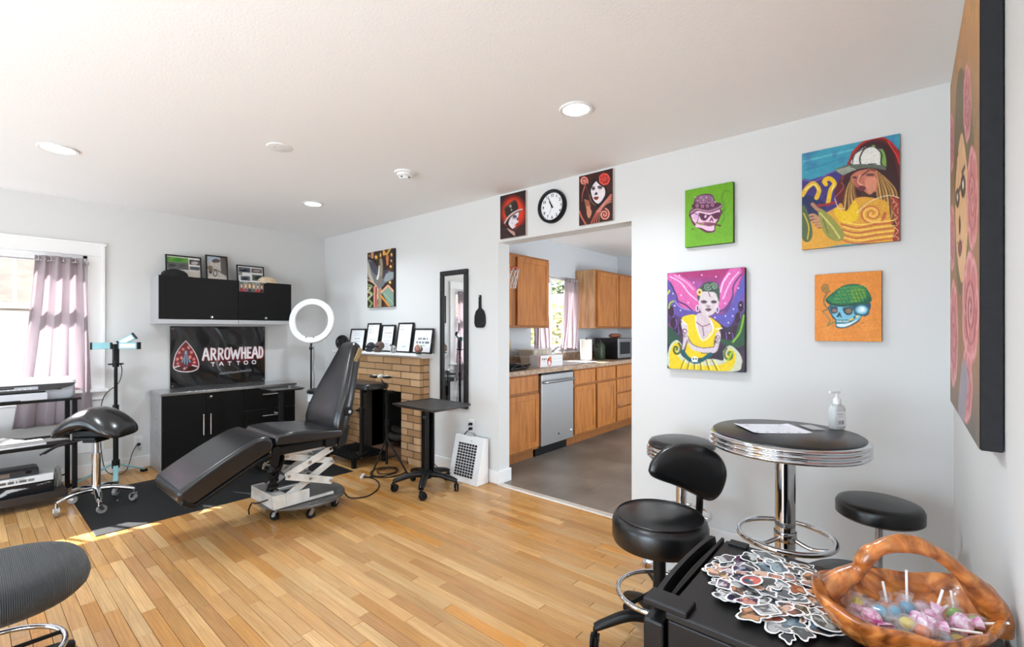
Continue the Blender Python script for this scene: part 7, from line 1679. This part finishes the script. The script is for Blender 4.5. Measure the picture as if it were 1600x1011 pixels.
rs = thing('round_stool', 'plain round black stool on a chrome post, right of the bar table', 'stool', (2.519, .097, 0))
r_ = .153
MB().lathe([(.001, .505), (r_ - .012, .505), (r_, .515), (r_, .555), (r_ - .008, .570), (r_ - .03, .577), (.001, .580)], 56).build('seat', M_LEATHER, rs, smooth=45)
MB().cyl((0, 0, .10), (0, 0, .505), .014, n=18).build('post', M_ALU, rs, smooth=40)
MB().lathe([(.001, .49), (.07, .49), (.075, .505), (.001, .505)], 24).build('seat_plate', M_BLACKMETAL, rs, smooth=40)
star_base(rs, .19, 5, 40, .03, .11, .075, M_CHROME, .024, M_RUBBER, M_CHROME, arm=.015)
ls = thing('low_stool', 'low wide black vinyl stool seat peeking out behind the burl basket', 'stool', (1.945, .125, 0))
r_ = .170
MB().lathe([(.001, .395), (r_ - .02, .395), (r_ - .002, .41), (r_, .43), (r_ - .008, .452), (r_ - .03, .468), (r_ - .08, .476), (.001, .478)], 56).build('seat', M_LEATHER, ls, smooth=45)
MB().cyl((0, 0, .10), (0, 0, .395), .02, n=18).build('column', M_BLACKMETAL, ls, smooth=40)
star_base(ls, .12, 5, 10, .03, .11, .075, M_BLACKPLASTIC, .024, M_RUBBER, M_BLACKPLASTIC, arm=.018, twin=True)

# ================================================================== MESH CHAIR IN THE NEAR CORNER OF THE FLOOR
mc = thing('mesh_task_stool', 'black woven-mesh task stool seat with chrome foot ring on the oak floor', 'stool', (.048, 2.40, 0))
M_MESH = mat('black_mesh_fabric', (22, 22, 24), rough=0.7, noise=(40, .25), sheen=.2)
tt = M_MESH.node_tree; wv_ = tt.nodes.new('ShaderNodeTexWave'); wv_.inputs['Scale'].default_value = 62; tcw = tt.nodes.new('ShaderNodeTexCoord'); bpw = tt.nodes.new('ShaderNodeBump'); bpw.inputs['Strength'].default_value = .8; bpw.inputs['Distance'].default_value = .003
tt.links.new(tcw.outputs['Object'], wv_.inputs['Vector']); tt.links.new(wv_.outputs['Fac'], bpw.inputs['Height']); tt.links.new(bpw.outputs[0], tt.nodes['Principled BSDF'].inputs['Normal'])
rings = []
for i, z in ((.16, .365), (.05, .372), (.012, .392), (.0, .42), (.012, .445), (.05, .466), (.12, .476), (.22, .480), (.34, .481)):
    rings.append([(x, y, z) for x, y in rrect(.54 - i, .54 - i, max(.02, .225 - i * .42), 8)])
o = MB().loft(rings).build('seat_cushion', M_MESH, mc, smooth=70)
MB().cyl((0, 0, .10), (0, 0, .37), .025, n=18).build('column', M_BLACKMETAL, mc, smooth=40)
MB().tube([(.205 * math.cos(k * .1309), .205 * math.sin(k * .1309), .165) for k in range(48)], .010, 10, closed=True).build('foot_ring', M_CHROME, mc, smooth=60)
for a in (10, 130, 250): c, s_ = math.cos(R(a)), math.sin(R(a)); MB().cyl((.02 * c, .02 * s_, .18), (.2 * c, .2 * s_, .165), .008, n=8).build('ring_spoke', M_BLACKMETAL, mc, smooth=50)
star_base(mc, .25, 5, 20, .035, .12, .08, M_BLACKPLASTIC, .028, M_RUBBER, M_BLACKPLASTIC, arm=.024, twin=True)

# ================================================================== MINI FRIDGE WITH STICKERS AND BASKET
fr = thing('mini_fridge', 'black mini fridge holding the stickers and basket beside the near wall', 'mini fridge', (1.237, .13, 0))
FXa, FXb, FYa, FYb, FT = 1.012 - 1.237, 1.462 - 1.237, -.145 - .13, .408 - .13, .68
M_FR = mat('black_fridge_steel', (14, 14, 15), rough=0.38, spec=0.35, noise=(10, .2), bump=(260, .06))
M_FRTOP = mat('scuffed_black_top', (24, 23, 23), rough=0.42, spec=0.35, noise=(16, .3), bump=(200, .08))
B(FXa, FYa, .02, FXb, FYb, FT - .02).build('body', M_FR, fr, bevel=0.005)
B(FXa - .003, FYa, FT - .02, FXb + .003, FYb + .004, FT).build('top_panel', M_FRTOP, fr, bevel=0.005)
MB().box(FXa - .003, FYb + .008, .03, FXb + .003, FYb + .056, FT - .035).build('door', M_FR, fr, bevel=0.006)
# moulded handle along the top edge of the door: two lips and a wavy grip channel between
y0 = FYb + .008
ring = []
for k in range(25):
    u = k / 24; x = FXa + .05 + (FXb - FXa - .05) * u; w = math.sin(math.pi * u) ** .6
    ring.append([(x, y0, FT - .036), (x, y0, FT + .004), (x, y0 + .007, FT + .006), (x, y0 + .010, FT - .026), (x, y0 + .020 + .012 * w, FT - .030), (x, y0 + .026 + .014 * w, FT + .002), (x, y0 + .040 + .012 * w, FT + .002), (x, y0 + .046 + .010 * w, FT - .036)])
MB().loft(ring).build('door_handle', M_BLACKPLASTIC, fr, smooth=40)
MB().tube([(FXa + .06 + (FXb - FXa - .08) * u, y0 + .014 + .006 * math.sin(math.pi * u), FT - .012) for u in [k / 12 for k in range(13)]], .004, 6).build('grip_rib', M_BLACKPLASTIC, fr, smooth=60)
B(FXa - .004, FYb - .045, FT - .004, FXa + .055, FYb + .056, FT + .012).build('hinge_cover', M_BLACKPLASTIC, fr, bevel=0.004)
B(FXb - .03, FYb - .06, FT - .002, FXb + .002, FYb - .01, FT + .008).build('hinge_cap', M_BLACKPLASTIC, fr, bevel=0.003)
for x in (FXa + .04, FXb - .04):
    for y in (FYa + .05, FYb - .04): MB().cyl((x, y, 0), (x, y, .02), .018, n=12).build('foot', M_RUBBER, fr)

# stickers
def sticker_outline(kind, s_, g):
    if kind == 'round': return [(s_ * math.cos(k * .2094), s_ * .92 * math.sin(k * .2094)) for k in range(30)]
    if kind == 'oval': return [(s_ * 1.25 * math.cos(k * .2094), s_ * .8 * math.sin(k * .2094)) for k in range(30)]
    if kind == 'rect': return [(x, y) for x, y in rrect(2.1 * s_, 1.5 * s_, .25 * s_, 4)]
    n = 26; ph = [g.uniform(0, 6.28) for _ in range(4)]; am = [g.uniform(.05, .20) for _ in range(4)]; e = g.uniform(.65, .95)
    out = []
    for k in range(n):
        a = 6.2832 * k / n; r_ = s_ * (1 + sum(am[j] * math.sin((j + 2) * a + ph[j]) for j in range(4)))
        out.append((r_ * math.cos(a), r_ * e * math.sin(a)))
    return out
M_STBORDER = mat('sticker_border', (244, 244, 244), rough=0.3, noise=(8, .02))
def sticker(label, x, y, z, rz, kind, s_, cols, g, group, tilt=(0, 0)):
    t = thing('sticker', label, 'sticker', (x, y, z), rz, group)
    t.rotation_euler = (R(tilt[0]), R(tilt[1]), R(rz))
    ol = sticker_outline(kind, s_, g)
    MB().prism(ol, 0, .0005).build('border', M_STBORDER, t)
    # printed face: concentric rings of vertices with patchy colours
    n = len(ol); vs = []; fs = []; cl = []
    scl = [0.0, .22, .44, .64, .80]; base = lin(cols[0])
    b_in = max(.76, 1 - .0048 / s_)
    scl = [q / .80 * b_in for q in scl]
    vs.append((0, 0, .0008)); cl.append(lin(g.choice(cols)))
    for q in scl[1:]:
        for (a, b_) in ol: vs.append((a * q, b_ * q, .0008)); cl.append(None)
    # patches: nearest of random seeds
    seeds = [(g.uniform(-s_, s_), g.uniform(-s_, s_), lin(g.choice(cols))) for _ in range(9)]
    for i in range(1, len(vs)):
        vx, vy, _ = vs[i]; cl[i] = min(seeds, key=lambda q: (q[0] - vx) ** 2 + (q[1] - vy) ** 2)[2]
        if i > n * 3 and g.random() < .8: cl[i] = base
    for k in range(n): fs.append((0, 1 + k, 1 + (k + 1) % n))
    for r_ in range(len(scl) - 2):
        for k in range(n): a = 1 + r_ * n; fs.append((a + k, a + n + k, a + n + (k + 1) % n, a + (k + 1) % n))
    me = bpy.data.meshes.new('print'); me.from_pydata(vs, [], fs)
    ca = me.color_attributes.new('Col', 'FLOAT_COLOR', 'POINT'); ca.data.foreach_set('color', np.array(cl, dtype=np.float32).ravel()); me.materials.append(M_GLOSSPRINT)
    o = bpy.data.objects.new('print', me); COL.objects.link(o); o.parent = t
    return t
g = random.Random(17)
PAL = [[(40, 44, 48), (84, 90, 96), (24, 26, 30), (196, 196, 198)], [(60, 62, 60), (112, 108, 100), (36, 38, 36), (150, 150, 146)], [(48, 40, 38), (150, 92, 70), (196, 140, 110), (90, 60, 50)], [(30, 40, 52), (70, 96, 116), (130, 150, 160), (24, 28, 34)], [(126, 66, 54), (190, 120, 92), (60, 40, 40), (214, 170, 140)], [(52, 54, 56), (170, 172, 174), (30, 30, 32), (110, 112, 114)]]
region = [(1.278, .405), (1.217, .375), (1.12, .315), (1.075, .25), (1.07, .19), (1.13, .12), (1.25, .14), (1.40, .17), (1.44, .21), (1.415, .285), (1.35, .36)]
def inside(x, y):
    r_ = False
    for i in range(len(region)):
        (xa, ya), (xb, yb) = region[i], region[i - 1]
        if (ya > y) != (yb > y) and x < (xb - xa) * (y - ya) / (yb - ya) + xa: r_ = not r_
    return r_
pts = []
tries = 0
while len(pts) < 84 and tries < 6000:
    tries += 1
    x, y = g.uniform(1.06, 1.46), g.uniform(.10, .42)
    if inside(x, y) and all((x - a) ** 2 + (y - b_) ** 2 > (.0205) ** 2 for a, b_ in pts): pts.append((x, y))
pts.sort(key=lambda q: -q[0] + g.uniform(-.03, .03))
SLAB = ['charcoal and white die-cut sticker in the heap', 'drab grey-green die-cut sticker in the heap', 'brown and peach die-cut sticker in the heap', 'slate blue die-cut sticker in the heap', 'brick red and tan die-cut sticker in the heap', 'silver-grey die-cut sticker in the heap']
GRP = 'die-cut stickers heaped on the mini fridge'
for k, (x, y) in enumerate(pts):
    cx, cy = 1.25, .26; d = math.hypot((x - cx) / .19, (y - cy) / .15)
    z = FT + .0008 + .0011 * (k % 9) + .010 * max(0, 1 - d) + k * .00004
    ci = g.randrange(6)
    sticker(SLAB[ci], x, y, z, g.uniform(0, 360), 'cut', g.uniform(.021, .034), PAL[ci], g, GRP, (g.uniform(-4, 4), g.uniform(-4, 4)))
sticker('round black sticker with white emblem at the heap edge near the basket', 1.165, .128, FT + .014, 20, 'round', .034, [(34, 42, 40), (34, 42, 40), (30, 38, 36), (150, 156, 152)], g, GRP)
sticker('oval red and green sticker in the middle of the heap', 1.215, .285, FT + .026, -20, 'oval', .026, [(206, 70, 52), (230, 226, 220), (130, 160, 70), (70, 80, 90)], g, GRP)
sticker('rectangular grey spotted sticker near the fridge front edge', 1.125, .235, FT + .017, -42, 'rect', .026, [(70, 72, 74), (56, 58, 60), (216, 216, 216)], g, GRP)
sticker('copper-toned sticker on bare fridge top between heap and basket', 1.235, .155, FT + .006, 40, 'round', .026, [(176, 110, 82), (206, 150, 120), (130, 70, 50)], g, GRP)
sticker('grey sticker with white dots at the heap end nearest the door', 1.175, .335, FT + .016, 10, 'rect', .022, [(66, 70, 70), (60, 62, 62), (206, 206, 206)], g, GRP)

# burl wood basket
bk = thing('burl_basket', 'carved burl wood basket with arched handle full of sweets', 'basket', (1.208, .004, FT + .0005), math.degrees(math.atan2(rgt[1], rgt[0])))
m = bpy.data.materials.new('burl_wood'); m.use_nodes = True; t = m.node_tree; b = t.nodes['Principled BSDF']
tcn = N(t, 'ShaderNodeTexCoord'); n1 = N(t, 'ShaderNodeTexNoise', Scale=14, Detail=6, Distortion=2.5); wv2 = N(t, 'ShaderNodeTexWave', Scale=9, Distortion=12, Detail=3)
t.links.new(tcn.outputs['Object'], n1.inputs['Vector']); t.links.new(tcn.outputs['Object'], wv2.inputs['Vector'])
cr = N(t, 'ShaderNodeValToRGB'); cr.color_ramp.elements[0].position = .30; cr.color_ramp.elements[0].color = lin((124, 62, 26)); cr.color_ramp.elements[1].position = .66; cr.color_ramp.elements[1].color = lin((222, 146, 76))
e = cr.color_ramp.elements.new(.48); e.color = lin((188, 108, 48))
mx = N(t, 'ShaderNodeMixRGB', blend_type='MULTIPLY'); mx.inputs['Fac'].default_value = .35
t.links.new(n1.outputs['Fac'], cr.inputs['Fac']); t.links.new(cr.outputs['Color'], mx.inputs['Color1']); t.links.new(wv2.outputs['Color'], mx.inputs['Color2'])
n5 = N(t, 'ShaderNodeTexNoise', Scale=22, Detail=2); t.links.new(tcn.outputs['Object'], n5.inputs['Vector']); r5 = N(t, 'ShaderNodeValToRGB'); r5.color_ramp.elements[0].position = .70; r5.color_ramp.elements[1].position = .76; t.links.new(n5.outputs['Fac'], r5.inputs['Fac'])
mk = N(t, 'ShaderNodeMixRGB'); mk.inputs['Color2'].default_value = lin((62, 32, 18)); t.links.new(r5.outputs['Color'], mk.inputs['Fac']); t.links.new(mx.outputs[0], mk.inputs['Color1']); t.links.new(mk.outputs[0], b.inputs['Base Color'])
b.inputs['Roughness'].default_value = .25; b.inputs['Coat Weight'].default_value = .4
bp = N(t, 'ShaderNodeBump', Strength=.35, Distance=.004); t.links.new(n1.outputs['Fac'], bp.inputs['Height']); t.links.new(bp.outputs[0], b.inputs['Normal'])
M_BURL = m
def wob(a, k): return .5 * math.sin(3 * a + k) + .3 * math.sin(5 * a + 2.1 * k) + .2 * math.sin(9 * a + 3.7 * k)
vs = []; fs = []; n = 72
prof = [(.30, .0), (.52, .004), (.70, .020), (.84, .042), (.95, .064), (1.02, .080), (1.00, .087), (.93, .085), (.84, .068), (.70, .042), (.45, .028), (.15, .024)]
for (s_, z) in prof:
    for k in range(n):
        a = 2 * math.pi * k / n; ca, sa = math.cos(a), math.sin(a)
        rx = .163; ry = .112
        spout = math.exp(-((math.pi - abs(a - math.pi) - 0) / 1.0) ** 2) if False else max(0, -ca) ** 6
        rr_ = s_ * (1 + .05 * wob(a, 1.3) * s_)
        x = rx * rr_ * ca; y = ry * rr_ * sa * (1 - .12 * spout)
        zz = z * (1 + .14 * wob(a, .4) + .30 * spout - .10 * max(0, -sa) + .10 * max(0, sa) + (.25 * max(0, ca) ** 3)) + (.004 * math.sin(23 * a) * math.sin(40 * s_) if s_ < .97 and z < .09 and prof.index((s_, z)) < 6 and z > 0 else 0)
        vs.append((x - .006 * spout * s_ * 3, y, zz))
for i in range(len(prof) - 1):
    for k in range(n): k2 = (k + 1) % n; fs.append((i * n + k, i * n + k2, (i + 1) * n + k2, (i + 1) * n + k))
fs.append(tuple(range(n - 1, -1, -1))); fs.append(tuple(range((len(prof) - 1) * n, len(prof) * n)))
MB().add(vs, fs).build('bowl', M_BURL, bk, smooth=75)
hp_ = bez([(-.130, .045, .08), (-.098, .040, .108), (-.072, .030, .132), (-.058, .020, .168), (-.022, .010, .192), (.018, .0, .196), (.060, -.008, .178), (.098, -.015, .145), (.130, -.02, .108), (.153, -.022, .072), (.158, -.02, .04)], 6)
N_ = len(hp_); g2 = random.Random(5)
rad = []
for i in range(N_):
    u = i / (N_ - 1); r_ = .030 * (1 - u * 2.2) if u < .2 else .0165 + .004 * math.sin(u * 17) + (.014 * (u - .62) / .38 if u > .62 else 0); rad.append(max(.0155, r_) + (.003 if .24 < u < .33 else 0))
MB().tube(hp_, rad, 16, flat=.85).build('handle', M_BURL, bk, smooth=75)

# sweets inside
M_FILM = mat('clear_wrapper', (240, 240, 244), rough=0.12, noise=(9, .05), alpha=0.22, spec=.8)
M_PINKW = mat('pink_striped_wrapper', (236, 222, 232), rough=0.3, noise=(70, .9), col2=(190, 84, 150))
M_STICK = mat('white_stick', (246, 246, 246), rough=0.5, noise=(9, .02))
bm_ = Matrix.Rotation(bk.rotation_euler.z, 4, 'Z'); b_org = Vector(bk.location)
def put(x, y, z): return tuple(b_org + (bm_ @ Vector((x * .93, y * .93, z - .016))))
def crumple(rad_, seed, sx=1.5, sy=1.0, sz=.7):
    q = random.Random(seed); return MB().ball((0, 0, 0), rad_, 12, 8, sx=sx, sy=sy, sz=sz), q
def lolly(label, x, y, z, d, L_, m, film, seed):
    t = thing('lollipop', label, 'lollipop', put(x, y, z), 0, 'lollipops in the burl basket')
    q = random.Random(seed); d = (bm_ @ Vector(d)).normalized()
    MB().cyl((0, 0, 0), tuple(d * L_), .0023, n=8).build('stick', M_STICK, t, smooth=40)
    h = MB().ball((0, 0, 0), .0135, 14, 10).build('candy', m, t, smooth=60)
    mb, q = crumple(.0175, seed, 1.15, 1.0, 1.0); mb.v = [tuple(Vector(v) * q.uniform(.88, 1.14)) for v in mb.v]; mb.build('wrapper', film, t, smooth=20)
    MB().cyl(tuple(d * .012), tuple(d * .030), .006, .012, n=9, caps=False).build('wrapper_skirt', film, t, smooth=20)
    return t
CND = {'yellow': (226, 206, 50), 'blue': (70, 170, 210), 'orange': (232, 120, 50), 'green': (130, 200, 50), 'pink': (232, 120, 160), 'red': (206, 40, 44)}
def cm(c): return mat('candy_' + c, CND[c], rough=0.15, noise=(18, .2), coat=.4)
LO = [('lollipop with upright white stick and blue head in the basket', .015, .015, .078, (.02, .05, 1), .075, 'blue', M_FILM), ('lollipop with slanting stick and orange head in the basket', -.022, .02, .075, (-.18, .0, .9), .055, 'orange', M_FILM),
      ('striped pink lollipop with a stick leaning to the wall in the basket', .035, -.025, .078, (.35, .1, .75), .06, 'pink', M_PINKW), ('striped pink lollipop whose stick lies flat across the basket', .0, -.035, .08, (.9, .25, .25), .075, 'pink', M_PINKW),
      ('lollipop with a green head and short raised stick in the basket', .095, -.01, .078, (.3, .5, .7), .045, 'green', M_FILM), ('striped pink lollipop at the basket end by the wall', .075, -.045, .082, (.8, -.3, .2), .07, 'pink', M_PINKW), ('striped pink lollipop with its stick pointing to the handle foot', -.005, -.055, .085, (.85, -.35, .05), .08, 'pink', M_PINKW)]
for i, (lab, x, y, z, d, L_, c, f) in enumerate(LO): lolly(lab, x, y, z, d, L_, cm(c), f, i)
WR = [('clear-wrapped yellow-green sweet at the basket spout end', -.082, .030, .080, 'yellow'), ('clear-wrapped blue sweet beneath the handle arch', -.055, .0, .080, 'blue'), ('small yellow wrapped sweet by the front basket rim', -.035, -.045, .082, 'yellow'), ('orange wrapped sweet low against the front basket rim', -.022, -.065, .080, 'orange'), ('clear-wrapped white and blue sweet in the middle of the basket', -.02, .005, .076, 'blue'), ('red wrapped sweet behind the upright stick', .03, .04, .072, 'red'), ('pink striped wrapped sweet near the basket spout', -.085, -.015, .078, 'pink'), ('brown-gold wrapped sweet beside the green lollipop', .05, -.005, .075, 'orange'), ('clear-wrapped green sweet by the handle foot', .115, -.035, .078, 'green')]
for i, (lab, x, y, z, c) in enumerate(WR):
    t = thing('wrapped_sweet', lab, 'sweet', put(x, y, z), 37 * i, 'wrapped sweets in the burl basket')
    MB().ball((0, 0, 0), .0115, 14, 10, sx=1.15).build('candy', cm(c), t, smooth=60)
    f = M_PINKW if c == 'pink' else M_FILM
    mb, q = crumple(.0165, 20 + i, 1.3, 1.0, .95); mb.v = [tuple(Vector(v) * q.uniform(.85, 1.12)) for v in mb.v]; mb.build('wrapper', f, t, smooth=20)
    for s_ in (-1, 1): MB().loft([[(s_ * (.018 + .017 * k), w_ * math.cos(a), w_ * math.sin(a) * .5 + .002 * math.sin(3 * a)) for a in [j * .628 for j in range(10)]] for k, w_ in ((0, .004), (.5, .010), (1, .016))], caps=False).build('wrapper_twist', f, t, smooth=20)
# bed of sweets under the top layer
g3 = random.Random(31)
for i in range(26):
    a = g3.uniform(0, 6.283); r_ = math.sqrt(g3.uniform(0, 1)); x = .115 * r_ * math.cos(a); y = .072 * r_ * math.sin(a)
    c = g3.choice(['yellow', 'blue', 'pink', 'pink', 'orange', 'green'])
    t = thing('wrapped_sweet', 'wrapped sweet buried in the lower layer of the basket', 'sweet', put(x, y, .052 + .008 * g3.random()), g3.uniform(0, 360), 'lower layer of sweets in the burl basket')
    MB().ball((0, 0, 0), .0125, 12, 8, sx=1.2).build('candy', cm(c) if g3.random() < .5 else M_PINKW, t, smooth=60)
    MB().ball((0, 0, 0), .0165, 10, 7, sx=1.3).build('wrapper', M_FILM, t, smooth=20)
